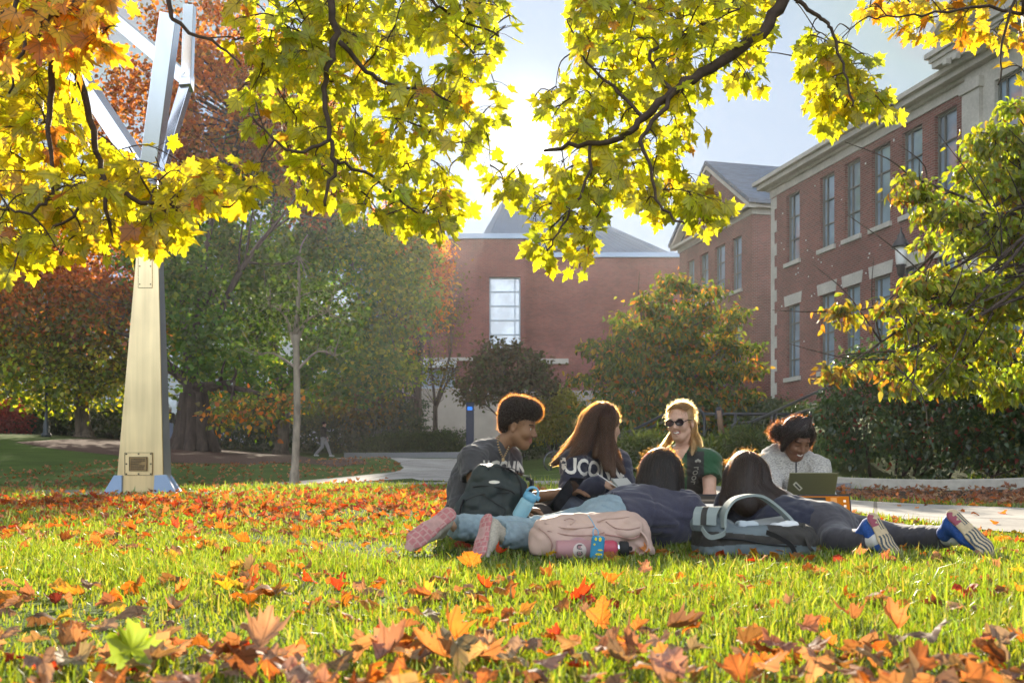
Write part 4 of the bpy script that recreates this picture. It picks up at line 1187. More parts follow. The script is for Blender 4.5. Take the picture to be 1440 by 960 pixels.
# the old gnarled oak
onk = onground(273, 632, 42)
tree('oak_tree', 'huge old oak with a gnarled fluted trunk and rust brown crown behind the sculpture', onk, P(268, 535, 42), .52,
     [(P(330, 535, 40.5), .9, .22, .02), (P(390, 560, 40), .85, .2, .05), (P(180, 470, 42), .95, .3), (P(300, 400, 42), 1, .22), (P(220, 300, 43), 1, .22), (P(400, 300, 43), 1, .2), (P(350, 180, 44), 1, .2)],
     [L3(300, 150, 44, 95, 95, 3), L3(210, 190, 44, 80, 100, 3), L3(400, 150, 45, 70, 80, 3), L3(440, 230, 46, 50, 80, 3), L3(335, 585, 39, 55, 18, 1.5), L3(395, 570, 39, 40, 18, 1.5), L3(300, 60, 45, 90, 50, 3)], 1050, 20, .2,
     blend_palette([(0, ORANGE + OLIVE + YGREEN), (3, OLIVE), (8, RUST), (20, RUST)], lambda p: p[:, 2] - 1.5), 102, bark='bark_dark', clump_r=.7, flare=1.6)
# root flare ridges of the oak belong to its trunk: extra buttresses
m = MB(); rg = np.random.default_rng(8)
for i in range(9):
    a = i * 2 * math.pi / 9 + rg.uniform(-.2, .2); d = np.array([math.cos(a), math.sin(a), 0])
    m.tube(smooth_path([d * 1.05 + [0, 0, -.15], d * .72 + [0, 0, .25], d * .50 + [0, 0, 1.1], d * .40 + [0, 0, 2.4]], 5), [.16, .2, .24, .27, .29, .3, .3, .29, .28, .27, .26, .25, .24, .22, .2, .18][:16], 7)
m.build('buttress_root', MAT['bark_dark'], bpy.data.objects['oak_tree'])
# green maple mass, its sunlit right edge put into the leaf colours
tree('maple_tree', 'broad dense green maple rising behind the slim pale trunked tree', onground(395, 640, 50), P(400, 560, 50), .4,
     [(P(300, 420, 50), 1, .25), (P(480, 400, 50), 1, .25), (P(390, 280, 51), 1, .3), (P(540, 450, 49), .9, .2)],
     [L3(380, 300, 50, 110, 130), L3(310, 420, 49, 95, 110), L3(480, 410, 49, 95, 115), L3(400, 200, 52, 80, 80), L3(560, 430, 49, 60, 60), L3(268, 430, 40, 55, 85, 1.2), L3(300, 500, 40.5, 50, 40, 1.), L3(230, 360, 41, 60, 60, 1.2), L3(500, 510, 48, 90, 50), L3(560, 350, 52, 50, 50), L3(350, 540, 48, 90, 40)], 2500, 24, .21,
     blend_palette([(-13, GREEN), (-8.2, GREEN), (-5.2, YGREEN), (-3, YGREEN)], lambda p: p[:, 0] + .12 * (p[:, 2] - 8)), 103, clump_r=.8)
# orange tree on the right edge of that mass
tree('maple_tree', 'orange red maple glowing at the right edge of the green trees', onground(585, 640, 56), P(588, 560, 56), .3,
     [(P(560, 420, 56), 1, .18), (P(610, 380, 56), 1, .18), (P(590, 330, 57), 1, .18)],
     [L3(590, 380, 56, 44, 70), L3(560, 330, 57, 45, 40), L3(610, 430, 55, 22, 40), L3(545, 490, 56, 45, 40), L3(505, 560, 54, 55, 40)], 760, 22, .19,
     blend_palette([(4, OLIVE), (7.5, OLIVE), (8.5, ORANGE), (16, ORANGE)], lambda p: p[:, 2]), 104, clump_r=.6)
# thin, airy tree in front of the theatre
tree('honey_locust', 'thin airy tree with sparse olive leaves in front of the brick block', onground(612, 640, 60), P(612, 570, 60), .2,
     [(P(630, 440, 60), 1, .1), (P(600, 470, 60), 1, .1), (P(645, 520, 60), .9, .1)],
     [L3(625, 430, 60, 30, 65), L3(612, 520, 60, 30, 30)], 260, 8, .15, OLIVE, 105, clump_r=.7)
# slim young plane tree with the pale trunk
sl = onground(414, 683, 18)
tree('young_plane_tree', 'slim young tree with a pale mottled trunk standing on the shaded lawn', sl, P(416, 470, 18), .085,
     [(P(380, 430, 18), .9, .045, .2), (P(460, 440, 18), .92, .045, .2), (P(420, 360, 18), 1, .06, .1), (P(470, 500, 17.8), .75, .03, .2), (P(360, 500, 18), .78, .03, .2)],
     [L3(415, 400, 18, 60, 60, .8), L3(470, 450, 18, 40, 50, .6), L3(365, 460, 18, 40, 45, .6)], 130, 8, .085, DGREEN, 106, bark='bark_pale', clump_r=.32, flare=1.45)
# dark small tree left of centre and the dogwoods
tree('crab_apple_tree', 'small dark leaved tree with forked stems above the low hedge', onground(712, 640, 34), P(716, 575, 34), .07,
     [(P(680, 520, 34), .9, .05), (P(745, 505, 34), .9, .05), (P(700, 500, 34), 1, .05), (P(660, 555, 34), .7, .04), (P(760, 540, 34), .8, .04)],
     [L3(715, 515, 34, 62, 22, 1.1), L3(680, 545, 34, 40, 22, .9), L3(668, 562, 33.5, 14, 10, .4), L3(745, 540, 34, 40, 20, .9), L3(705, 492, 34, 26, 12, .7)], 420, 13, .13,
     [(3, (.05, .045, .022)), (2, (.07, .05, .025)), (1, (.05, .07, .02))], 107, bark='bark_dark', clump_r=.4, flat=.6)
dog_pal = [(4, (.06, .10, .018)), (2, (.12, .14, .02)), (1, (.30, .20, .03)), (.6, (.36, .13, .03))]
tree('dogwood_tree', 'rounded dogwood turning orange at its top behind the blonde student', onground(935, 625, 24), P(935, 575, 24), .11,
     [(P(860, 500, 24), .9, .06), (P(900, 430, 24), .95, .06), (P(970, 430, 24), .95, .06), (P(1020, 480, 24), .9, .06), (P(1050, 520, 24), .85, .05)],
     [L3(*q) for q in [(945, 400, 24, 22, 14, .5), (985, 410, 24.2, 30, 12, .6), (915, 425, 23.8, 26, 12, .5), (955, 440, 24, 52, 16, .9), (880, 450, 24.3, 28, 12, .6), (1005, 455, 23.8, 34, 12, .6), (1035, 440, 24, 16, 8, .3), (920, 475, 23.7, 60, 18, 1.0), (985, 485, 24.2, 55, 16, .9), (848, 490, 24, 30, 12, .6), (1040, 492, 24, 28, 10, .5), (900, 512, 23.6, 70, 18, 1.1), (970, 525, 23.8, 60, 18, 1.0), (1030, 522, 24, 40, 12, .6), (1062, 516, 24, 18, 6, .3), (840, 535, 24, 38, 14, .7), (905, 552, 23.5, 70, 18, 1.1), (985, 560, 23.8, 60, 18, .9), (1045, 556, 24, 26, 10, .5), (860, 578, 23.6, 55, 18, .9), (935, 588, 23.5, 60, 18, .9), (1000, 592, 24, 45, 14, .7), (935, 500, 24.5, 60, 60, .8)]], 1250, 15, .11,
     lambda pos, rng: np.where((rng.uniform(size=(len(pos), 1)) < np.clip((pos[:, 2:3] - 4.7) / 2.2 + (pos[:, 0:1] - 5.1) * .2, 0, .75)), pick_col(len(pos), [(2, (.34, .17, .03)), (2, (.30, .10, .03)), (1, (.3, .26, .03))], .2, rng), pick_col(len(pos), dog_pal, .2, rng)),
     108, temps=OV, clump_r=.3, flat=.55, droop=.7)
# foreground dogwood on the right, layered sprays
rng = np.random.default_rng(33)
base = np.array([6.9, 11.0, 0]); base[2] = gz(6.9, 11.0)
lobes = []; tipsx = []
for (px, py, rx, ry, Y) in [(1270, 245, 20, 7, 10.4), (1290, 270, 30, 10, 10.5), (1330, 300, 45, 16, 10.6), (1330, 338, 40, 14, 10.3), (1370, 250, 50, 25, 10.8), (1400, 200, 45, 25, 10.9), (1430, 160, 30, 18, 10.9),
                            (1390, 330, 60, 30, 10.8), (1292, 402, 32, 10, 10.1), (1242, 430, 42, 8, 10.0), (1190, 438, 26, 10, 9.9), (1330, 400, 60, 25, 10.4), (1400, 420, 55, 35, 10.8), (1300, 460, 60, 20, 10.2), (1370, 480, 60, 28, 10.5),
                            (1232, 515, 34, 7, 9.9), (1180, 522, 26, 7, 9.8), (1285, 505, 40, 10, 10.0), (1340, 530, 60, 20, 10.2), (1410, 540, 50, 28, 10.5), (1450, 300, 50, 120, 11), (1500, 420, 60, 120, 11.2), (1470, 250, 60, 80, 11), (1265, 545, 26, 8, 9.9)]:
    lobes.append(L3(px, py, Y, rx, ry, rx * Y / F_PX * .7)); tipsx.append(P(px, py, Y))
root = empty('dogwood_tree', tuple(base))
def _dogcol(pos, rng):
    px = 720 + 1400 * pos[:, 0] / pos[:, 1]
    f = np.clip((1330 - px) / 170, 0, 1)[:, None]
    warm = pick_col(len(pos), [(3, (.42, .27, .03)), (2, (.40, .16, .03)), (1.5, (.25, .24, .03)), (1, (.14, .16, .02))], .18, rng)
    cool = pick_col(len(pos), [(4, (.24, .31, .022)), (3, (.36, .40, .03)), (1.2, (.48, .42, .03)), (.4, (.36, .18, .03))], .2, rng)
    return np.where(rng.uniform(size=(len(pos), 1)) < f * .75, warm, cool)
_, cc = crown('crown', root, base, lobes, 1200, 15, .078, _dogcol, 109, temps=OV, clump_r=.13, flat=.7, droop=.9, shell=.3, mat='maple_leaf')
lm = [(t, .55 + .4 * (i % 5) / 5, .03, .02) for i, t in enumerate(tipsx)]
wood(root, base, base, P(1480, 150, 11), .10, lm, MAT['bark_dark'], seed=5, twigs=cc[rng.choice(len(cc), 55, replace=False)])
tag(root, 'yellow green dogwood with drooping leaf sprays over the holly hedge on the right', 'tree')


# ------------------------------------------------------------------ shrubs and hedges
def shrub(name, label, lobes, n_clump, per, leaf, pal, seed, cat='shrub', group=None, mat='holly_leaf', stems=10, berries=0, **kw):
    o = np.array(lobes[0][0], float); o[2] = gz(o[0], o[1]); root = empty(name, tuple(o))
    _, cc = crown('foliage', root, o, lobes, n_clump, per, leaf, pal, seed, mat=mat, temps=kw.pop('temps', HL), **kw)
    rg = np.random.default_rng(seed); m = MB()
    for c in cc[rg.choice(len(cc), min(stems, len(cc)), replace=False)]:
        f_ = .6 if cat == 'hedge' else .0; s = np.array([o[0] + (c[0] - o[0]) * f_, o[1] + (c[1] - o[1]) * f_, 0]); s[2] = gz(s[0], s[1]) - .05
        m.tube([s - o, (s + c) / 2 - o + rg.normal(0, .05, 3), c - o], [.02, .014, .006], 5)
    m.build('stem', MAT['bark_dark'], root)
    tag(root, label, cat, group); return root


# holly hedge behind the student with the laptop
hol = []
for i, t in enumerate(np.linspace(0, 1, 9)):
    x = 5.2 + t * 5.6; y = 14.0 - t * 2.2; H = 1.75 + .18 * math.sin(i * 1.9) + .25 * t
    z = gz(x, y); hol.append(([x, y, z + H * .44], [.80, .75, H * .60]))
shrub('holly_hedge', 'large dark glossy holly hedge with red berries behind the stone kerb', hol, 4200, 20, .068, [(5, (.025, .060, .014)), (3, (.038, .08, .018)), (.5, (.20, .03, .02)), (.8, (.12, .13, .02))], 201, cat='hedge', stems=40, clump_r=.2, shell=.55)
# low hedge behind the stone wall, in clipped runs
gL, gM, gR = G(542, 640), G(610, 640), G(830, 645)
hd = [(np.array([gL[0] + (gM[0] - gL[0]) * t, gM[1] + 1.4, gz(gL[0] + (gM[0] - gL[0]) * t, gM[1] + 1.4) + .45]), [.9, .7, .62]) for t in np.linspace(0, 1.3, 8)]
shrub('clipped_hedge', 'long dark green clipped hedge behind the low stone wall', hd, 1600, 16, .09, DGREEN + [(1, (.05, .08, .02))], 202, cat='hedge', mat='tree_leaf', clump_r=.25, shell=.7)
hd = [(np.array([P(px, 630, 40)[0], 40, gz(P(px, 630, 40)[0], 40) + .6]), [.95, .8, .85]) for px in (742, 770, 800, 830)]
shrub('clipped_hedge', 'short dark hedge on the far lawn between the seated man and the long haired student', hd, 700, 16, .09, DGREEN, 203, cat='hedge', mat='tree_leaf', clump_r=.25, shell=.7)
shrub('yellow_shrub', 'round yellow green shrub behind the head of the seated man', [L3(783, 578, 36, 36, 30), L3(770, 598, 35.6, 26, 20)], 480, 20, .085, [(3, (.22, .22, .03)), (3, (.16, .17, .025)), (1, (.28, .22, .04))], 204, mat='tree_leaf', clump_r=.28, temps=TL)
# juniper below the railings
for i, (px, py, rx, ry, Y) in enumerate([(905, 640, 42, 26, 15), (980, 650, 40, 24, 14), (1050, 632, 46, 26, 14.5), (1105, 645, 36, 22, 14)]):
    lb = ['feathery green juniper under the pair of sloping handrails', 'low juniper behind the shoulder of the blonde student', 'spreading juniper at the foot of the climbing stair handrail', 'low juniper directly behind the student in the grey hoodie'][i]
    shrub('juniper_shrub', lb, [L3(px, py, Y, rx, ry, .5)], 330, 16, .075, [(3, (.045, .075, .025)), (2, (.07, .10, .03))], 210 + i, group='juniper shrubs below the railings', mat='tree_leaf', temps=[leaf_template(SPRIG * np.array([.35, 1.3]), .1, .1)], clump_r=.16, droop=-.5)
# shrubs at the foot of the brick hall
for i, (px, py, rx, ry, Y) in enumerate([(1085, 590, 34, 28, 30), (1010, 588, 40, 28, 30), (1062, 604, 40, 22, 24), (1130, 600, 42, 26, 23), (880, 596, 46, 30, 29), (965, 600, 36, 24, 26)]):
    lb = ['bushy shrub at the stone corner of the brick hall', 'dark shrub at the foot of the gabled wing', 'pale flecked shrub behind the level guard rail', 'shrub behind the short black handrail near the hoodie student', 'dark bush below the left side of the rounded dogwood', 'dark bush under the right side of the rounded dogwood'][i]
    shrub('shrub', lb, [L3(px, py, Y, rx, ry, .9)], 380, 14, .085, [(4, (.035, .06, .02)), (2, (.055, .08, .024)), (.6, (.12, .13, .03))], 220 + i, group='shrubs along the brick hall', clump_r=.25)
# understorey on the left
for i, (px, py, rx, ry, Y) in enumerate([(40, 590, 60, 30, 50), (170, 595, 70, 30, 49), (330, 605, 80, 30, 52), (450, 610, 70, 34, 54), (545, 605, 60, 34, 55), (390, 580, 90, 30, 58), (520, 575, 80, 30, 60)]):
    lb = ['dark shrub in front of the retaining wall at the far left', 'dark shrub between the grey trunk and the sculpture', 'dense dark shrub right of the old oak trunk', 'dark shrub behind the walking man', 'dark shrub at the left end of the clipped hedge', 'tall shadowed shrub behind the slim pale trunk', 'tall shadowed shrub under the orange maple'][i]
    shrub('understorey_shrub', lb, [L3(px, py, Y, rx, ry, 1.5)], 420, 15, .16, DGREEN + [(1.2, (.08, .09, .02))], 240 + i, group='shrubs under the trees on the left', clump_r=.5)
shrub('pink_shrub', 'pink red burning bush at the far left edge', [L3(12, 592, 48, 24, 30, .8)], 200, 14, .14, [(3, (.36, .07, .10)), (2, (.28, .06, .08))], 250, mat='tree_leaf', clump_r=.4, temps=TL)
# a distant belt of trees closes the view on the left and right
for i, (px, py, rx, ry, Y) in enumerate([(-150, 480, 160, 140, 75), (60, 500, 150, 110, 95), (330, 500, 150, 120, 98), (1700, 480, 200, 160, 60)]):
    lb = ['hazy green tree beyond the far left edge', 'distant olive tree behind the red brown tree', 'distant tree behind the old oak', 'tree beyond the right end of the brick hall'][i]
    tree('distant_tree', lb, onground(px, 620, Y), P(px, 580, Y), .4, [(P(px + 40, py, Y), 1, .2), (P(px - 40, py, Y), 1, .2)], [L3(px, py, Y, rx, ry, 4)], 900, 18, .32, OLIVE + DGREEN, 260 + i, clump_r=1.2)

# ------------------------------------------------------------------ the maple boughs overhead
MT = [leaf_template(MAPLE, c, f, wave=w_, seed=i, rough=.06) for i, (c, f, w_) in enumerate([(.12, .12, .02), (.25, .2, .03), (-.12, .1, .03), (.35, .05, .04), (.18, .3, .02)])]


def boughs():
    rng = np.random.default_rng(41)
    base = np.array([1.6, -2.6, 0.0]); root = empty('maple_tree', tuple(base))
    tag(root, 'overhanging maple with backlit yellow green leaves filling the top of the view', 'tree')
    m = MB(); fork = np.array([1.5, -2.5, 2.6])
    m.tube(smooth_path([base - [0, 0, .1], base + [0, 0, .2], base + [0, .02, 1.2], fork, fork + [-.1, 0, 1.2]], 5), [.34, .31, .27, .25, .24, .23, .23, .22, .22, .22, .21, .21, .2, .2, .2, .19, .19, .18, .17, .16, .15], 12)
    main = [  # picture polylines with depth, thickness start/end (m)
        ([(1105, -5, 4.3), (1070, 45, 4.3), (1000, 95, 4.25), (945, 130, 4.2), (905, 165, 4.2), (870, 195, 4.2), (800, 205, 4.3), (765, 212, 4.35)], .026, .006),
        ([(950, 127, 4.2), (925, 165, 4.1), (900, 200, 4.05), (915, 235, 4.0), (926, 285, 4.0), (965, 318, 3.95)], .010, .004),
        ([(828, 203, 4.25), (820, 265, 4.2), (788, 318, 4.15), (770, 356, 4.1)], .007, .003),
        ([(945, 130, 4.2), (912, 82, 4.3), (950, 52, 4.4), (1040, 12, 4.5)], .009, .004),
        ([(905, 165, 4.2), (860, 120, 4.35), (820, 80, 4.5), (800, 30, 4.6)], .008, .003),
        ([(463, -8, 3.9), (470, 60, 3.9), (458, 110, 3.88), (462, 180, 3.85), (470, 232, 3.82), (455, 290, 3.8)], .014, .005),
        ([(478, 60, 3.9), (515, 98, 3.95), (550, 122, 4.0), (602, 130, 4.1), (650, 150, 4.2)], .010, .003),
        ([(470, 225, 3.83), (520, 245, 3.9), (560, 280, 4.0), (610, 315, 4.05)], .007, .003),
        ([(465, 190, 3.84), (420, 215, 3.75), (390, 200, 3.7), (350, 160, 3.7)], .007, .003),
        ([(70, -10, 3.3), (72, 100, 3.3), (70, 200, 3.28), (75, 280, 3.25)], .013, .004),
        ([(92, 40, 3.5), (115, 130, 3.5), (138, 215, 3.5), (147, 270, 3.48), (156, 325, 3.45)], .014, .005),
        ([(143, 252, 3.5), (188, 280, 3.5), (250, 288, 3.5), (320, 290, 3.55)], .010, .003),
        ([(75, 280, 3.25), (40, 300, 3.2), (0, 290, 3.2)], .006, .003),
        ([(147, 270, 3.48), (90, 310, 3.4), (40, 340, 3.35)], .006, .003),
        ([(1118, 0, 4.4), (1150, 24, 4.4), (1168, 42, 4.4), (1185, 90, 4.35), (1200, 150, 4.3)], .009, .004),
        ([(1440, 20, 4.8), (1380, 10, 4.8), (1300, 20, 4.7), (1220, 25, 4.7)], .008, .003),
        ([(1430, -10, 4.6), (1410, 60, 4.6), (1405, 120, 4.6)], .007, .003),
        ([(235, -10, 3.7), (245, 30, 3.7), (300, 60, 3.7), (340, 90, 3.7)], .009, .003),
        ([(600, -8, 4.2), (640, 25, 4.2), (700, 50, 4.25)], .007, .003),
        ([(20, -10, 3.0), (30, 60, 3.0), (15, 130, 3.0)], .007, .003)]
    nodes = []
    for pts, r0, r1 in main:
        pp = smooth_path([P(p[0], p[1], p[2] * .9) for p in pts], 5); n = len(pp)
        pp = [p + rng.normal(0, .005, 3) for p in pp]
        m.tube(pp, [r0 + (r1 - r0) * i / (n - 1) for i in range(n)], 7)
        nodes += pp
        if pts[0][1] <= 20 and r0 > .0065:                                 # carried up and back to the trunk, out of sight
            s = pp[0]; top = fork + np.array([0, .5, 1.0]); mid = np.array([s[0] * .8 + .2, s[1] * .55, 3.5])
            m.tube(smooth_path([s, s * .85 + mid * .15 + [0, 0, .12], mid, top], 6), [r0 + (.06 - r0) * i / 18 for i in range(19)], 7)
    nodes = np.array(nodes)
    regions = [  # polygon in picture px, depth range, clusters per 10k px, palette key
        ([(-60, -40), (150, -40), (165, 30), (115, 95), (125, 180), (185, 225), (260, 215), (360, 230), (385, 265), (330, 300), (285, 300), (262, 340), (215, 355), (150, 335), (110, 345), (75, 375), (0, 385), (-60, 380)], (2.9, 4.3), 21, 'y'),
        ([(280, -40), (360, -40), (345, 60), (320, 90), (300, 40)], (3.3, 4.2), 9, 'y'),
        ([(340, -40), (700, -40), (724, 30), (700, 85), (672, 115), (712, 128), (690, 190), (640, 235), (655, 300), (640, 345), (610, 330), (560, 322), (500, 300), (430, 290), (400, 235), (335, 175), (325, 100), (360, 40)], (3.4, 4.9), 20, 'yg'),
        ([(795, -40), (1100, -40), (1080, 60), (1076, 125), (1045, 130), (1000, 105), (985, 160), (988, 220), (960, 235), (985, 265), (1050, 290), (1010, 325), (945, 335), (900, 290), (860, 280), (840, 360), (800, 385), (735, 345), (745, 300), (690, 270), (672, 235), (700, 195), (725, 165), (775, 118), (800, 70)], (3.7, 5.0), 19, 'yg'),
        ([(1122, 60), (1150, 40), (1195, 55), (1225, 85), (1262, 150), (1250, 172), (1200, 165), (1165, 195), (1140, 170), (1128, 120)], (4.0, 4.6), 32, 'yg'),
        ([(1185, -30), (1460, -30), (1460, 150), (1425, 130), (1400, 60), (1330, 62), (1262, 55), (1215, 30)], (4.3, 5.0), 12, 'yo'),
        ([(-60, -40), (150, -40), (190, 60), (100, 90), (60, 60), (-60, 90)], (2.5, 3.2), 10, 'o')]
    pal = {'y': [(5, (.68, .58, .03)), (3, (.52, .50, .03)), (1.2, (.66, .44, .035)), (.25, (.55, .2, .03))],
           'yg': [(4, (.52, .52, .03)), (3.5, (.40, .44, .03)), (3.5, (.64, .57, .03)), (.25, (.58, .3, .03))],
           'yo': [(3, (.66, .54, .03)), (3, (.64, .40, .03)), (.8, (.55, .2, .03)), (1, (.48, .48, .03))],
           'o': [(3, (.80, .42, .06)), (1.5, (.75, .28, .06)), (3, (.80, .56, .05))]}
    sunpx = np.array([738, 203]); polys = True
    pos_l, tip_l, nor_l, size_l, col_l = [], [], [], [], []
    centres = []
    for poly, (d0, d1), dens, key in regions:
        poly = np.array(poly, float); lo, hi = poly.min(0), poly.max(0)
        A = .5 * abs(np.dot(poly[:, 0], np.roll(poly[:, 1], 1)) - np.dot(poly[:, 1], np.roll(poly[:, 0], 1)))
        n = int(A / 1e4 * dens); got = []; tries = 0
        while len(got) < n and tries < n * 60:
            tries += 1; q = rng.uniform(lo, hi)
            if not inside(q[None], poly)[0]: continue
            if np.hypot(*(q - sunpx)) < 50: continue
            if got and min(np.hypot(*(q - g_)) for g_ in got) < (1e4 / dens) ** .5 * .5: continue
            got.append(q); centres.append((P(q[0], q[1], rng.uniform(d0, d1)), key, poly))
    cpos = np.array([c[0] for c in centres])
    order = np.argsort([np.min(np.linalg.norm(nodes - c, axis=1)) for c in cpos])
    for i in order:
        c = cpos[i]; key = centres[i][1]
        d = np.linalg.norm((nodes - c) * [1, .55, 1], axis=1) + np.where(nodes[:, 2] < c[2] - .08, .12, 0); j = int(np.argmin(d)); s = nodes[j]; v = c - s; ln = np.linalg.norm(v)
        mid = s + v * .5 + np.array([0, 0, .10 * ln]) + rng.normal(0, .05 * ln, 3)
        pp = smooth_path([s, mid, c], 4); k = len(pp)
        m.tube(pp, [.0036 - .0022 * a / k for a in range(k)], 4, caps=False)
        nodes = np.vstack([nodes, np.array(pp[2:])])
        nl = int(rng.integers(5, 10))
        for _ in range(nl):
            a0 = pp[int(rng.integers(k // 2, k))]
            dirp = nrm(rng.normal(0, 1, 3) * [1, 1, .5] + nrm(v) * .5 + [0, 0, -.25]); pl_ = rng.uniform(.03, .085)
            b0 = a0 + dirp * pl_ + [0, 0, -.012]
            bx, bz = 720 + 1400 * b0[0] / b0[1], 670 - 1400 * (b0[2] - .36) / b0[1]
            if np.hypot(bx - 738, bz - 203) < 38: continue
            if polys is not None and not inside(np.array([[bx, bz]]), centres[i][2])[0] and rng.random() < .85: continue
            m.tube([a0, (a0 + b0) / 2 + [0, 0, .006], b0], .0011, 3, caps=False)
            pos_l.append(b0); tip_l.append(dirp * .9 + np.array([0, 0, -.6]) + rng.normal(0, .25, 3)); nor_l.append(rng.normal(0, .5, 3) + np.array([0, -.85, .55]))
            size_l.append(rng.uniform(.044, .076)); kk = key
            px_ = 720 + 1400 * b0[0] / b0[1]
            col_l.append(pick_col(1, pal[kk], .12, rng)[0])
    m.build('branch', MAT['twig'], root)
    bpy.data.objects['branch'].location = -base
    V, T, C = leaf_field(np.array(pos_l) - base, np.array(tip_l), np.array(nor_l), np.array(size_l), np.array(col_l), MT, rng)
    link('crown', mesh_np('crown', V, T, np.full(len(T), 3), MAT['maple_leaf'], col=C, uvw=LAST['uv']), root)
    print('bough leaves', len(pos_l))


boughs()
# ------------------------------------------------------------------ soft bodies from distance fields
class Sdf:
    def __init__(s): s.ops = []

    def _bb(s, pts, r): pts = np.atleast_2d(pts); return pts.min(0) - r, pts.max(0) + r

    def cone(s, a, b, ra, rb, k=.02, op='u', flat=None):
        """rounded cone; flat=(direction, ratio) squashes it along the direction"""
        a = np.asarray(a, float); b = np.asarray(b, float); ba = b - a; L2 = max(1e-9, ba @ ba)
        def f(p):
            q = p - a
            if flat is not None:
                n = nrm(flat[0]); q = q + (q @ n)[..., None] * n * (1 / flat[1] - 1)
                e = ba + n * (ba @ n) * (1 / flat[1] - 1); l2 = e @ e
            else: e, l2 = ba, L2
            t = np.clip((q @ e) / l2, 0, 1)
            return np.linalg.norm(q - t[..., None] * e, axis=-1) - (ra + (rb - ra) * t)
        s.ops.append((op, f, s._bb([a, b], max(ra, rb)), k)); return s

    def ell(s, c, r, Rm=None, k=.02, op='u'):
        c = np.asarray(c, float); r = np.asarray(r, float); Rm = np.eye(3) if Rm is None else np.asarray(Rm)
        def f(p):
            q = (p - c) @ Rm
            k0 = np.linalg.norm(q / r, axis=-1); k1 = np.linalg.norm(q / (r * r), axis=-1)
            return k0 * (k0 - 1) / np.maximum(k1, 1e-9)
        s.ops.append((op, f, s._bb(c, r.max()), k)); return s

    def box(s, c, h, Rm=None, rad=.02, k=.01, op='u', warp=None):
        c = np.asarray(c, float); h = np.asarray(h, float); Rm = np.eye(3) if Rm is None else np.asarray(Rm)
        def f(p):
            q = (p - c) @ Rm
            if warp: q = warp(q)
            d = np.abs(q) - (h - rad)
            return np.linalg.norm(np.maximum(d, 0), axis=-1) + np.minimum(d.max(-1), 0) - rad
        s.ops.append((op, f, s._bb(c, np.linalg.norm(h) + .02), k)); return s

    def clip(s, pt, n, k=.004):
        """keeps the side the normal points away from"""
        pt = np.asarray(pt, float); n = nrm(n)
        s.ops.append(('i', lambda p: (p - pt) @ n, None, k)); return s

    def clip_local(s, pt, n, centre, rad, k=.004):
        """cuts only near the centre"""
        pt = np.asarray(pt, float); n = nrm(n); centre = np.asarray(centre, float)
        def f(p): return np.maximum(-((p - pt) @ n), np.linalg.norm(p - centre, axis=-1) - rad)
        s.ops.append(('s', f, s._bb(centre, rad), k)); return s

    def noise(s, fn): s.ops.append(('n', fn, None, 0)); return s

    def mesh(s, h=.006, pad=.02):
        us = [o for o in s.ops if o[0] == 'u']
        lo = np.min([o[2][0] for o in us], 0) - pad; hi = np.max([o[2][1] for o in us], 0) + pad
        n = np.ceil((hi - lo) / h).astype(int) + 1
        ax = [lo[i] + h * np.arange(n[i]) for i in range(3)]
        F = np.full(n, .12, np.float32)
        def sub(bb, m):
            i0 = np.clip(((bb[0] - m - lo) / h).astype(int), 0, n - 1); i1 = np.clip(((bb[1] + m - lo) / h).astype(int) + 2, 1, n)
            sl = tuple(slice(i0[i], i1[i]) for i in range(3))
            g = np.stack(np.meshgrid(*[ax[i][sl[i]] for i in range(3)], indexing='ij'), -1)
            return sl, g
        for op, f, bb, k in s.ops:
            if op == 'n':
                m = np.abs(F) < .03
                idx = np.argwhere(m); F[m] += f(lo + idx * h).astype(np.float32); continue
            sl, g = sub(bb if bb is not None else (lo, hi), .03 + k)
            if g.size == 0: continue
            d = f(g); A = F[sl]
            if op == 'u':
                q = np.maximum(k - np.abs(A - d), 0) / max(k, 1e-6); F[sl] = np.minimum(A, d) - q * q * k * .25
            elif op == 's':
                d = -d; q = np.maximum(k - np.abs(A - d), 0) / max(k, 1e-6); F[sl] = np.maximum(A, d) + q * q * k * .25
            else:
                q = np.maximum(k - np.abs(A - d), 0) / max(k, 1e-6); F[sl] = np.maximum(A, d) + q * q * k * .25
        F[0] = F[-1] = .1; F[:, 0] = F[:, -1] = .1; F[:, :, 0] = F[:, :, -1] = .1
        return surface_nets(F, lo, h)


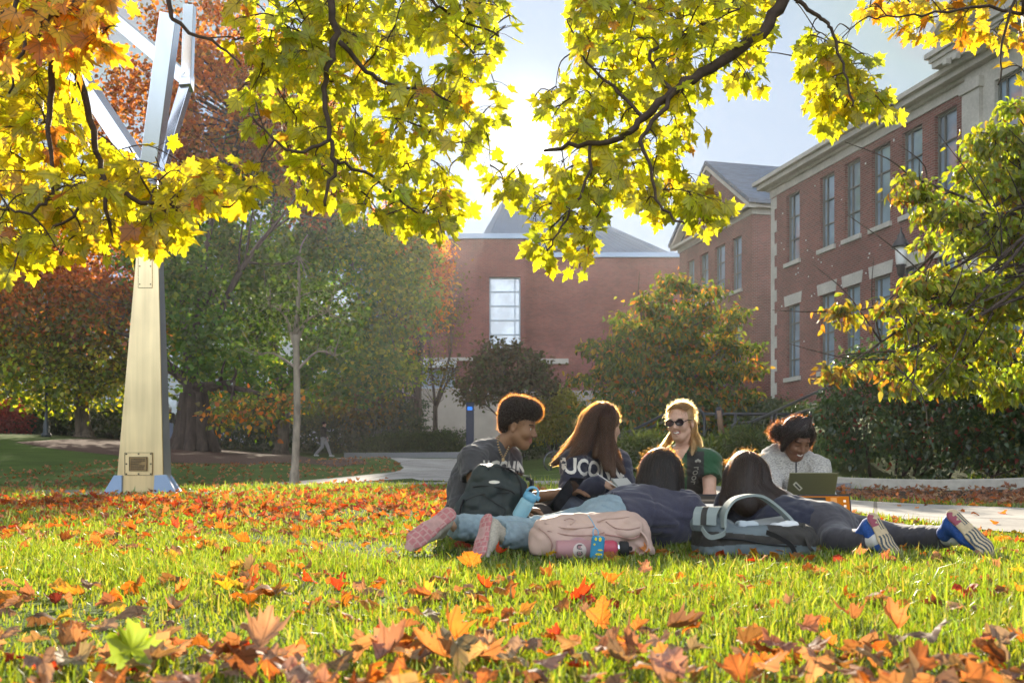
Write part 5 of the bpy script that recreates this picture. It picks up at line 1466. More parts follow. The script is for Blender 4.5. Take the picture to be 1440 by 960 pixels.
def surface_nets(F, lo, h):
    S_ = F < 0; n = np.array(F.shape)
    c8 = [S_[i:n[0] - 1 + i, j:n[1] - 1 + j, k:n[2] - 1 + k] for i in (0, 1) for j in (0, 1) for k in (0, 1)]
    anyi = np.logical_or.reduce(c8); alli = np.logical_and.reduce(c8); act = anyi & ~alli
    cells = np.argwhere(act); idx = np.full(act.shape, -1, np.int64); idx[act] = np.arange(len(cells))
    acc = np.zeros((len(cells), 3)); cnt = np.zeros(len(cells))
    cor = np.array([(i, j, k) for i in (0, 1) for j in (0, 1) for k in (0, 1)])
    val = np.stack([F[cells[:, 0] + c[0], cells[:, 1] + c[1], cells[:, 2] + c[2]] for c in cor], 1)
    for a in range(8):
        for b in range(a + 1, 8):
            if np.abs(cor[a] - cor[b]).sum() != 1: continue
            va, vb = val[:, a], val[:, b]; m = (va < 0) != (vb < 0)
            t = np.where(m, va / np.where(va - vb == 0, 1, va - vb), 0)
            p = cor[a] + (cor[b] - cor[a]) * t[:, None]; acc[m] += p[m]; cnt[m] += 1
    V = lo + h * (cells + acc / cnt[:, None])
    Q = []
    for ax_ in range(3):
        o1, o2 = [(1, 2), (2, 0), (0, 1)][ax_]
        sl0 = [slice(None)] * 3; sl1 = [slice(None)] * 3; sl0[ax_] = slice(0, n[ax_] - 1); sl1[ax_] = slice(1, n[ax_])
        for o in (o1, o2): sl0[o] = slice(1, n[o] - 1); sl1[o] = slice(1, n[o] - 1)
        a = S_[tuple(sl0)]; b = S_[tuple(sl1)]; e = np.argwhere(a != b)
        if len(e) == 0: continue
        ins = a[e[:, 0], e[:, 1], e[:, 2]]
        off = np.zeros(3, int); off[o1] = 1; off[o2] = 1; g = e + off
        d1 = np.zeros(3, int); d1[o1] = 1; d2 = np.zeros(3, int); d2[o2] = 1
        q = np.stack([idx[tuple((g - d1 - d2).T)], idx[tuple((g - d2).T)], idx[tuple(g.T)], idx[tuple((g - d1).T)]], 1)
        q[~ins] = q[~ins][:, ::-1]
        Q.append(q)
    return V, np.concatenate(Q)


def sdf_obj(name, sdf, mats, parent, origin, h=.006, zones=None):
    V, Q = sdf.mesh(h); Vw = V
    mi = None
    if zones:
        C = V[Q].mean(1); mi = np.zeros(len(Q), int)
        for (fn, k) in zones: mi[fn(C)] = k
    me = mesh_np(name, V - origin, Q, np.full(len(Q), 4), mats, mi=mi, smooth=True)
    o = link(name, me, parent)
    o['_bvh'] = 0; del o['_bvh']
    o_bvh[o.name] = (V, Q)
    return o


o_bvh = {}


def folds(amp, freq, seed, dirv=None):
    """cloth creases"""
    r = np.random.default_rng(seed)
    ks = [(rand_unit(1, r)[0] * freq * r.uniform(.6, 1.6), r.uniform(0, 6.28), rand_unit(1, r)[0] * freq * .6, r.uniform(0, 6.28)) for _ in range(4)]
    def f(p):
        t = np.zeros(len(p))
        for k, ph, k2, p2 in ks:
            w_ = np.sin(p @ k2 + p2)
            t += (1 - 2 * np.abs(np.sin(p @ k * .5 + ph + 1.4 * w_))) * .5
        return amp * t * .8
    return f


MAT['skin_brown'] = M('brown_skin', (.30, .155, .085), .5, spec=.4, noise=(30, .12))
MAT['skin_deep'] = M('deep_brown_skin', (.19, .085, .045), .48, spec=.45, noise=(30, .12))
MAT['skin_fair'] = M('fair_skin', (.60, .36, .26), .5, spec=.4, noise=(25, .10))
MAT['skin_light'] = M('light_skin', (.52, .32, .22), .5, spec=.4, noise=(25, .10))
MAT['lip'] = M('lips', (.36, .13, .11), .4)
MAT['lip_deep'] = M('deep_lips', (.22, .075, .06), .4)
MAT['eye_white'] = M('eye_white', (.7, .68, .64), .2, spec=.6)
MAT['iris'] = M('dark_iris', (.02, .014, .01), .1, spec=.7)
MAT['brow'] = M('brow_hair', (.025, .017, .012), .9)
MAT['brow_fair'] = M('fair_brow_hair', (.22, .14, .08), .9)
MAT['teeth'] = M('teeth', (.75, .72, .66), .3)
SKINSET = lambda k, lip='lip', brow='brow': [MAT[k], MAT['eye_white'], MAT['iris'], MAT[lip], MAT[brow], MAT['teeth']]


def add_head(s, H, B, sc=1.0, smile=0.0, closed=False, nose=1.0, jaw=1.0, wid=1.0):
    """H centre between the ears, B columns forward/left/up. returns face zones"""
    T = lambda x, y, z: H + B @ (np.array([x, y, z]) * sc)
    s.ell(T(-.014, 0, .035), np.array([.098, .077, .088]) * sc, B, .02)
    s.ell(T(.030, 0, -.040), np.array([.060, .058 * wid, .078]) * sc, B, .03)
    s.cone(T(.060, -.008, -.100), T(.060, .008, -.100), .021 * sc, .021 * sc, .03)
    for y in (-1, 1):
        s.cone(T(.0, y * .050 * wid, -.055), T(.052, y * .018, -.098), .018 * sc * jaw, .016 * sc, .03)
        s.ell(T(.060, y * .036 * wid, -.028), np.array([.024, .022, .022]) * sc, B, .03)
        s.ell(T(-.012, y * .077, -.012), np.array([.017, .008, .031]) * sc, B @ np.array([[.97, .2 * y, 0], [-.2 * y, .97, 0], [0, 0, 1.]]), .006)
        s.ell(T(-.006, y * .084, -.008), np.array([.009, .006, .016]) * sc, B, .004, op='s')
    s.cone(T(.081, -.034, .022), T(.081, .034, .022), .010 * sc, .010 * sc, .025)
    for y in (-1, 1): s.ell(T(.094, y * .031, .002), np.array([.016, .017, .010]) * sc, B, .016, op='s')
    s.cone(T(.086, 0, .012), T(.108 * nose, 0, -.032), .008 * sc, .0125 * sc, .016)
    for y in (-1, 1): s.ell(T(.094, y * .012, -.036), np.array([.011, .008, .008]) * sc, B, .008)
    w_ = .017 + .009 * smile; up_ = .006 * smile
    for y in (-1, 1):
        s.cone(T(.087, 0, -.0605), T(.077 - .004 * smile, y * w_, -.066 + up_), .0075 * sc, .004 * sc, .008)
        s.cone(T(.086, 0, -.074 - .004 * smile), T(.077 - .004 * smile, y * w_, -.068 + up_), .0085 * sc, .004 * sc, .008)
        if smile: s.ell(T(.060, y * .040, -.036), np.array([.018, .018, .016]) * sc, B, .02)
    if not closed:
        for y in (-1, 1): s.ell(T(.073, y * .031, .001), np.array([.0125, .0135, .0105]) * sc, B, .003)
    else:
        for y in (-1, 1): s.ell(T(.074, y * .031, .001), np.array([.0125, .015, .0115]) * sc, B, .006)
    zones = []
    def loc(C): return ((C - H) @ B) / sc
    if not closed:
        zones.append((lambda C: (lambda q: (np.hypot(np.abs(q[:, 1]) - .031, (q[:, 2] - .001) * 1.7) < .0115) & (q[:, 0] > .071))(loc(C)), 1))
        zones.append((lambda C: (lambda q: (np.hypot(np.abs(q[:, 1]) - .030, q[:, 2] - .001) < .0062) & (q[:, 0] > .071))(loc(C)), 2))
    else:
        zones.append((lambda C: (lambda q: (np.abs(q[:, 2] + .006) < .0022) & (np.abs(np.abs(q[:, 1]) - .031) < .013) & (q[:, 0] > .066))(loc(C)), 4))
    zones.append((lambda C: (lambda q: (np.abs(q[:, 2] - .024 + 6 * (np.abs(q[:, 1]) - .03) ** 2) < .0034) & (np.abs(np.abs(q[:, 1]) - .034) < .015) & (q[:, 0] > .06))(loc(C)), 4))
    zones.append((lambda C: (lambda q: (np.abs(q[:, 2] + .067 - up_ * (np.abs(q[:, 1]) / w_) ** 2) < .011) & (np.abs(q[:, 1]) < w_ + .002) & (q[:, 0] > .078))(loc(C)), 3))
    if smile > .5: zones.append((lambda C: (lambda q: (np.abs(q[:, 2] + .0665 - up_ * (np.abs(q[:, 1]) / w_) ** 2) < .0042) & (np.abs(q[:, 1]) < .020) & (q[:, 0] > .070))(loc(C)), 5))
    return zones


def add_hand(s, Wr, d, nrmv, thumb, curl=.5, sc=1.0, r=.0085):
    """palm from the wrist along d; nrmv = palm normal; thumb = +1/-1 side"""
    d = nrm(d); n = nrm(np.asarray(nrmv) - d * np.dot(nrmv, d)); l = np.cross(d, n) * thumb; Wr = np.asarray(Wr, float)
    s.cone(Wr, Wr + d * .05 * sc, .026 * sc, .036 * sc, .012, flat=(n, .5)); s.cone(Wr + d * .04 * sc, Wr + d * .075 * sc, .036 * sc, .037 * sc, .012, flat=(n, .42))
    for i, (o, ln) in enumerate([(.028, .070), (.010, .078), (-.009, .073), (-.027, .058)]):
        p = Wr + d * .082 * sc + l * o * sc; dd = d + l * o * 2.5
        a = curl * (.7 + .12 * i)
        for j, f in enumerate((.46, .3, .24)):
            dd = nrm(nrm(dd) * math.cos(a) + n * math.sin(a)); q = p + dd * ln * f * sc
            s.cone(p, q, r * sc * (1 - .1 * j), r * sc * (.9 - .1 * j), .004); p = q; a = curl * .95
    p = Wr + d * .025 * sc + l * .026 * sc; dd = nrm(d * .75 + l * .75 + n * .35)
    for f, rr in ((.042, .0115), (.034, .0095), (.026, .0085)):
        q = p + dd * f * sc; s.cone(p, q, rr * sc, rr * .9 * sc, .008); p = q; dd = nrm(dd + d * .35 + n * .3 * curl)


def torso_frame(sk):
    up = nrm(sk['neck'] - sk['pelvis']); lat = sk['shL'] - sk['shR']; lat = nrm(lat - up * (lat @ up)); return up, lat, np.cross(lat, up)


def add_torso(s, sk, g=0.0, bulk=1.0, k=.04):
    up, lat, fw = torso_frame(sk); N_, Pv = sk['neck'], sk['pelvis']; Sp = sk.get('spine')
    Bm = np.stack([fw, lat, up], 1)
    mid = (N_ + Pv) / 2 if Sp is None else Sp
    shm = (sk['shL'] + sk['shR']) / 2; ch = shm * .62 + mid * .38
    s.ell(ch, np.array([.112 * bulk + g, .158 * bulk + g, .155 + g]), Bm, k)
    s.cone(ch, mid, .105 * bulk + g, .115 * bulk + g, k, flat=(fw, .82)); s.cone(mid, Pv, .120 * bulk + g, .145 * bulk + g, k, flat=(fw, .80))
    for a in ('shL', 'shR'):
        s.cone(N_ - up * .03, sk[a], .05 + g, .052 * bulk + g, .05)
        s.cone(sk[a], ch, .052 * bulk + g, .08 + g, .04)


def add_arm(s, sk, sd, g=0.0, bulk=1.0, upto=1.0, k=.03):
    a, b, c = sk['sh' + sd], sk['el' + sd], sk['wr' + sd]
    s.cone(a, b, .052 * bulk + g, .038 * bulk + g, k)
    if upto > .5: s.cone(b, c, .040 * bulk + g, .027 * bulk + g, k)


def add_legs(s, sk, g=0.0, bulk=1.0, k=.03):
    for sd in 'LR':
        a, b, c = sk['hip' + sd], sk['kn' + sd], sk['an' + sd]
        s.cone(a, b, .088 * bulk + g, .058 * bulk + g, k); s.cone(b, b + (c - b) * .35, .056 * bulk + g, .057 * bulk + g, k); s.cone(b + (c - b) * .35, c, .056 * bulk + g, .036 * bulk + g, k)
    s.ell(sk['pelvis'], np.array([.14, .14, .12]) * bulk + g, None, .04)


def person(name_label, sk, skin, origin, head_kw={}, hands={}, brow='brow', lip='lip', legs=True, h=.005):
    root = empty('person', tuple(origin)); tag(root, name_label, 'person')
    s = Sdf(); add_torso(s, sk, -.012)
    for sd in 'LR': add_arm(s, sk, sd)
    if legs: add_legs(s, sk, -.006)
    s.cone(sk['neck'] - torso_frame(sk)[0] * .02, sk['H'] + sk['B'] @ np.array([-.02, 0, -.05]), .056, .05, .03)
    z = add_head(s, sk['H'], sk['B'], **head_kw)
    for sd in 'LR':
        hd = hands.get(sd, {}); d = hd.get('d', nrm(sk['wr' + sd] - sk['el' + sd])); n = hd.get('n', np.array([0, 0, -1.0]))
        add_hand(s, sk['wr' + sd], d, n, hd.get('thumb', 1 if sd == 'L' else -1), hd.get('curl', .45))
    sdf_obj('body', s, SKINSET(skin, lip, brow), root, origin, h, z)
    return root


def hairmat(name, mel, red=.5, rough=.3):
    m, nt, N, L = _nt(name); out = N.new('ShaderNodeOutputMaterial'); b = N.new('ShaderNodeBsdfHairPrincipled'); b.parametrization = 'MELANIN'
    b.inputs['Melanin'].default_value = mel; b.inputs['Melanin Redness'].default_value = red; b.inputs['Roughness'].default_value = rough; b.inputs['Radial Roughness'].default_value = .4
    try: b.inputs['Random Color'].default_value = .25
    except Exception: pass
    L.new(b.outputs[0], out.inputs[0]); return m


MAT['hair_black'] = hairmat('black_hair', .97, .5); MAT['hair_brown'] = hairmat('brown_hair', .70, .5); MAT['hair_blonde'] = hairmat('blonde_hair', .27, .45); MAT['hair_dark_brown'] = hairmat('dark_brown_hair', .92, .8)
MAT['hairc_black'] = M('black_hair_mass', (.012, .009, .008), .55, bump=(120, .5), stretch=(1, 1, .1)); MAT['hairc_brown'] = M('brown_hair_mass', (.075, .038, .02), .5, bump=(120, .6), stretch=(1, 1, .1)); MAT['hairc_blonde'] = M('blonde_hair_mass', (.36, .23, .11), .55, bump=(120, .5), stretch=(1, 1, .15))
MAT['hairc_dark_brown'] = M('dark_brown_hair_mass', (.022, .013, .009), .5, bump=(120, .5), stretch=(1, 1, .1))


def strands(name, paths, mat, parent, origin, r=.0006, tip=.25):
    """paths: list of (k,3) arrays in world space"""
    cu = bpy.data.hair_curves.new(name); cu.add_curves([len(p) for p in paths])
    flat = np.concatenate(paths) - origin
    cu.position_data.foreach_set('vector', flat.astype(np.float32).ravel())
    ra = np.concatenate([np.linspace(1, tip, len(p)) * r for p in paths]).astype(np.float32)
    a = cu.attributes.get('radius') or cu.attributes.new('radius', 'FLOAT', 'POINT'); a.data.foreach_set('value', ra)
    cu.materials.append(mat); return link(name, cu, parent)


def guide_hair(paths_spec, n_each, rng, jit=.004, wav=.004, stray=.06, fly=.02):
    """paths_spec: list of (points, radius list) -> strand paths filling the locks"""
    out = []
    for (pts, rad) in paths_spec:
        gp = np.array(smooth_path(pts, 5)); k = len(gp); rr = np.interp(np.linspace(0, 1, k), np.linspace(0, 1, len(rad)), rad)
        tng = np.gradient(gp, axis=0); tng /= np.linalg.norm(tng, axis=1, keepdims=True)
        a = np.cross(tng, [0.1, 1, .05]); a /= np.linalg.norm(a, axis=1, keepdims=True); b = np.cross(tng, a)
        for _ in range(n_each):
            th = rng.uniform(0, 6.28); q = rng.uniform(.7, 1.25) ** .5 if rng.random() < .75 else rng.uniform(0, 1)
            ph = rng.uniform(0, 6.28); f = rng.uniform(3, 7)
            t = np.linspace(0, 1, k)
            w1 = wav * np.sin(f * t * 3 + ph) * t; sx = 1.0 + (fly * 20 * t ** 2 if rng.random() < stray else 0) * rng.uniform(.2, 1)
            e = int(k * rng.uniform(.72, 1.0)); e = max(e, 5)
            p = gp + a * ((math.cos(th) * q * sx) * rr + w1)[:, None] + b * ((math.sin(th) * q * sx) * rr + w1 * .6)[:, None]
            out.append(p[:e] + rng.normal(0, jit * .3, 3))
    return out


def lock_core(s, paths_spec, shrink=.78, k=.012):
    for (pts, rad) in paths_spec:
        gp = smooth_path(pts, 4); rr = np.interp(np.linspace(0, 1, len(gp)), np.linspace(0, 1, len(rad)), rad) * shrink
        for i in range(len(gp) - 1): s.cone(gp[i], gp[i + 1], rr[i], rr[i + 1], k)


def fuzz(rng, H, B, ells, n, ln, curl=.5, keep=None):
    """short hairs standing off ellipsoids (centre local, radii)"""
    out = []
    for _ in range(n):
        c, r = ells[rng.integers(0, len(ells))]; u = rand_unit(1, rng)[0]
        p = np.array(c) + u * np.array(r)
        if keep is not None and not keep(p): continue
        if any(np.sum(((p - np.array(c2)) / np.array(r2)) ** 2) < .93 for c2, r2 in ells): continue
        d = nrm(u / np.array(r)); L_ = ln * rng.uniform(.4, 1.2); pts = [p - d * .004]; dd = d
        for j in range(5):
            dd = nrm(dd + rng.normal(0, curl, 3)); pts.append(pts[-1] + dd * L_ / 5)
        out.append(H + np.array(pts) @ B.T)
    return out


# ---- cloth
MAT['tee'] = M('charcoal_marl_cotton', (.075, .073, .08), .95, noise=(220, .3), bump=(400, .2, .002), sheen=.25)
MAT['navy'] = M('navy_fleece', (.028, .031, .055), .95, noise=(150, .25), bump=(300, .3, .002), sheen=.35)
MAT['navy_thin'] = M('dusky_navy_jersey', (.055, .054, .088), .95, noise=(150, .25), bump=(300, .2, .002), sheen=.35)
MAT['green_shirt'] = M('bottle_green_cotton', (.022, .085, .035), .9, noise=(120, .2), sheen=.25)
MAT['hoodie'] = M('flecked_oatmeal_fleece', (.52, .49, .44), .95, noise=(85, .5), col2=(.22, .21, .20), stretch=(1, 1, 2.2), bump=(200, .4, .003), sheen=.3)
MAT['jeans'] = M('light_blue_denim', (.30, .40, .46), .9, noise=(40, .16), bump=(300, .3, .002), noise2=(5, .12))
MAT['grey_jeans'] = M('grey_blue_denim', (.15, .17, .22), .9, noise=(40, .2), bump=(300, .3, .002))
MAT['leggings'] = M('charcoal_leggings', (.052, .048, .06), .7, sheen=.3, noise=(60, .2))
MAT['dark_pants'] = M('dark_brown_grey_trousers', (.06, .05, .045), .9, noise=(60, .25))
MAT['print'] = M('cream_print', (.72, .69, .62), .85)
MAT['print_dim'] = M('worn_grey_print', (.30, .29, .25), .85)
MAT['rubber_pink'] = M('pink_rubber', (.52, .20, .21), .8, noise=(60, .2)); MAT['rubber_pale'] = M('pale_pink_foam', (.56, .33, .31), .8, noise=(40, .2))
MAT['mesh_cream'] = M('cream_shoe_mesh', (.55, .50, .42), .85, noise=(150, .3), bump=(250, .5, .002))
MAT['rubber_cream'] = M('cream_rubber', (.55, .43, .27), .75, noise=(30, .2)); MAT['rubber_dark'] = M('dark_grey_rubber', (.06, .075, .085), .7); MAT['rubber_maroon'] = M('maroon_rubber', (.27, .06, .09), .7)
MAT['mesh_blue'] = M('royal_blue_shoe_mesh', (.03, .11, .42), .75, noise=(120, .35), bump=(250, .5, .002)); MAT['sock'] = M('white_sock', (.7, .68, .65), .95)
MAT['rail_white'] = MAT['white_paint']


def printed(name, text, cloth, origin_pt, right, up, out, size, mat, parent, origin, bold=.02, lift=.003, sx=1.0):
    """raised print that follows the cloth"""
    cu = bpy.data.curves.new('txt', 'FONT'); cu.body = text; cu.size = size; cu.align_x = 'CENTER'; cu.align_y = 'CENTER'; cu.offset = bold * size; cu.resolution_u = 3
    tmp = bpy.data.objects.new('txt', cu); COL.objects.link(tmp)
    dg = bpy.context.evaluated_depsgraph_get(); me = bpy.data.meshes.new_from_object(tmp.evaluated_get(dg)); bpy.data.objects.remove(tmp)
    import bmesh
    bm = bmesh.new(); bm.from_mesh(me)
    bmesh.ops.triangulate(bm, faces=bm.faces[:]); bmesh.ops.subdivide_edges(bm, edges=[e for e in bm.edges if e.calc_length() > size * .12], cuts=2, use_grid_fill=False); bmesh.ops.triangulate(bm, faces=bm.faces[:])
    V, Q = o_bvh[cloth.name]; bv = BVHTree.FromPolygons(V.tolist(), Q.tolist())
    right = nrm(right); out = nrm(out); up = nrm(np.asarray(up) - out * np.dot(up, out))
    dead = []
    for v in bm.verts:
        p = np.asarray(origin_pt) + right * v.co.x * sx + up * v.co.y
        hit = bv.ray_cast(Vector(p + out * .25), Vector(-out), .6)
        if hit[0] is None: dead.append(v); continue
        v.co = Vector(np.array(hit[0]) + out * lift - origin)
    bmesh.ops.delete(bm, geom=dead, context='VERTS')
    bm.normal_update(); bm.to_mesh(me); bm.free(); me.materials.clear(); me.materials.append(mat)
    return link(name, me, parent)


def shoe(parent, origin, toe_pt, heel_pt, ankle_dir, mats_upper, mats_sole, style, label=None, wide=.048):
    """sole runs heel->toe; ankle_dir points from the sole to the leg"""
    t = nrm(np.asarray(toe_pt) - heel_pt); L_ = np.linalg.norm(np.asarray(toe_pt) - heel_pt); B = basis(t, ankle_dir)     # x toe, y left, z up
    Hh = np.asarray(heel_pt, float); T = lambda x, y, z: Hh + B @ np.array([x * L_, y, z])
    up = Sdf()
    up.cone(T(.12, 0, .045), T(.45, 0, .045), .040, .042, .02); up.cone(T(.45, 0, .042), T(.86, 0, .03), .042, .032, .02, flat=(B[:, 2], .8)); up.cone(T(.14, 0, .05), T(.17, 0, .125), .040, .037, .02)
    up.clip(T(0, 0, .012), -B[:, 2]); up.noise(folds(.0015, 90, 3))
    u = sdf_obj('shoe', up, mats_upper, parent, origin, .005)
    so = Sdf()
    for (x0, x1, w0, w1, yo0, yo1) in [(.06, .30, wide * .82, wide * .74, 0, 0), (.30, .52, wide * .74, wide * .9, 0, .003), (.52, .78, wide * .92, wide * .98, .003, .003), (.78, .93, wide * .95, wide * .55, .003, -.004)]:
        so.cone(T(x0, yo0, .006), T(x1, yo1, .006 + (.012 if x1 > .9 else 0)), w0, w1, .01, flat=(B[:, 2], .34))
    def loc(C):
        q = (C - Hh) @ B; return q[:, 0] / L_, q[:, 1], q[:, 2]
    zs = []
    if style == 'pads':
        def grooves(p):
            q = (p - Hh) @ B; x, y, z = q[:, 0] / L_, q[:, 1], q[:, 2]
            a = np.minimum(np.abs(((x * 8.5) % 1) - .5), 1) ; b = np.abs((((y + .013 * (np.floor(x * 8.5) % 2)) / .03) % 1) - .5)
            g_ = np.minimum(.5 - a, .5 - b); fr = (x > .5) | (x < .24)
            return np.where((z < 0) & fr & (g_ < .10), .004, 0) + np.where((z < -.002) & ~fr & (np.abs(y) < .02), .003, 0)
        so.noise(grooves)
        zs.append((lambda C: (lambda x, y, z: (z < .006) & ((x > .52) | (x < .24) | (y < -.022)) & (np.minimum(.5 - np.abs(((x * 8.5) % 1) - .5), .5 - np.abs((((y + .013 * (np.floor(x * 8.5) % 2)) / .03) % 1) - .5)) > .11))(*loc(C)), 1))
    else:
        def grooves(p):
            q = (p - Hh) @ B; x, y, z = q[:, 0] / L_, q[:, 1], q[:, 2]
            w_ = ((y + .005 * np.sin(x * 17)) / .0195 + .5) % 1
            return np.where((z < 0) & (np.abs(w_ - .5) > .33) & (x > .36) & (x < .96), .004, 0)
        so.noise(grooves)
        zs.append((lambda C: (lambda x, y, z: (z < 0.002) & (x > .42) & (x < .95) & (np.abs((((y + .005 * np.sin(x * 17)) / .0195 + .5) % 1) - .5) < .25))(*loc(C)), 1))
        zs.append((lambda C: (lambda x, y, z: (z < 0.004) & (x < .30) & (x > .05) & (np.abs(((y + .02) / .017) % 1 - .5) < .25) & (y < .006) & (y > -.03))(*loc(C)), 1))
        zs.append((lambda C: (lambda x, y, z: (z < 0.006) & (x < .2) & (y > .008 + .008 * np.sin(x * 60)))(*loc(C)), 2))
    sdf_obj('sole', so, mats_sole, u, np.zeros(3) + origin, .0035, zs)
    if label: u['label'] = label
    return u
# ------------------------------------------------------------------ the six students
def shirt(name, sk, mat, parent, origin, g=.014, sleeve=.55, fold=.006, freq=38, seed=1, hem=None, h=.006, extra=None, bulk=1.0, armg=None):
    s = Sdf(); add_torso(s, sk, g, bulk)
    armg = g if armg is None else armg
    for sd in 'LR':
        a, b, c = sk['sh' + sd], sk['el' + sd], sk['wr' + sd]
        if sleeve <= 1:
            e = a + (b - a) * sleeve; d = nrm(b - a)
            s.cone(a, e, .056 * bulk + armg, .056 * bulk + armg + .006, .035)
        else:
            s.cone(a, b, .056 * bulk + armg, .045 * bulk + armg, .035); s.cone(b, b + (c - b) * .93, .045 * bulk + armg, .033 * bulk + armg, .025)
    if extra: extra(s)
    if sleeve <= 1:
        for sd in 'LR':
            a, b = sk['sh' + sd], sk['el' + sd]; e = a + (b - a) * sleeve; d = nrm(b - a); s.clip_local(e, d, e + d * .05, .085)
    if hem is not None: s.clip(*hem)
    s.noise(folds(fold, freq, seed)); s.noise(folds(fold * .5, freq * 2.6, seed + 9))
    return sdf_obj(name, s, mat, parent, origin, h)


def trousers(name, sk, mat, parent, origin, g=.012, fold=.005, seed=2, upto=.92, bulk=1.0, freq=42, h=.006, cuff=0.0, hem=None):
    s = Sdf()
    for sd in 'LR':
        a, b, c = sk['hip' + sd], sk['kn' + sd], sk['an' + sd]; e = b + (c - b) * upto
        s.cone(a, b, .090 * bulk + g, .062 * bulk + g, .03); s.cone(b, e, .062 * bulk + g, .044 * bulk + g + cuff, .025)
    up, lat, fw = torso_frame(sk)
    s.ell(sk['pelvis'], np.array([.145, .145, .125]) * bulk + g, None, .04)
    s.cone(sk['pelvis'], sk['pelvis'] + up * .09, .135 * bulk + g, .128 * bulk + g, .04, flat=(fw, .85))
    for sd in 'LR':
        b, c = sk['kn' + sd], sk['an' + sd]; e = b + (c - b) * (upto + .03); s.clip_local(e, nrm(c - b), e + nrm(c - b) * .05, .08)
    if hem is not None: s.clip(*hem)
    s.noise(folds(fold, freq, seed)); s.noise(folds(fold * .4, freq * 2.4, seed + 5))
    return sdf_obj(name, s, mat, parent, origin, h)


def V3(*a): return np.array(a, float)


MAT['hair_curl'] = hairmat('sunlit_curl_hair', .80, .55); MAT['hair_light_brown'] = hairmat('sunlit_light_brown_hair', .42, .5); MAT['hair_glow'] = hairmat('sunlit_reddish_hair', .62, .95)  # paler strand colours carry the backlit rim glow


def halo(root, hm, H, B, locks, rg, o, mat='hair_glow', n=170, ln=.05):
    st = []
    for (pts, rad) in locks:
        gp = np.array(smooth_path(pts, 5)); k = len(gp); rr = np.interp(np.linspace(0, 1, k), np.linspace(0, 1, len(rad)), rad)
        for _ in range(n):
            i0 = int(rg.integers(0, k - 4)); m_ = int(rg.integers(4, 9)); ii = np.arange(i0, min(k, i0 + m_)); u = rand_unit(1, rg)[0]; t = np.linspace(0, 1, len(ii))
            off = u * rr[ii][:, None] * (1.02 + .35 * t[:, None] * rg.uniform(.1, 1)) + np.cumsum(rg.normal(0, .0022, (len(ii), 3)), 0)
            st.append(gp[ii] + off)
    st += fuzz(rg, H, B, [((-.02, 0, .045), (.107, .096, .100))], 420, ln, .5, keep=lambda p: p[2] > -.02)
    strands('flyaway_hair', [s for s in st if len(s) > 3], MAT[mat], hm, o, .0007)


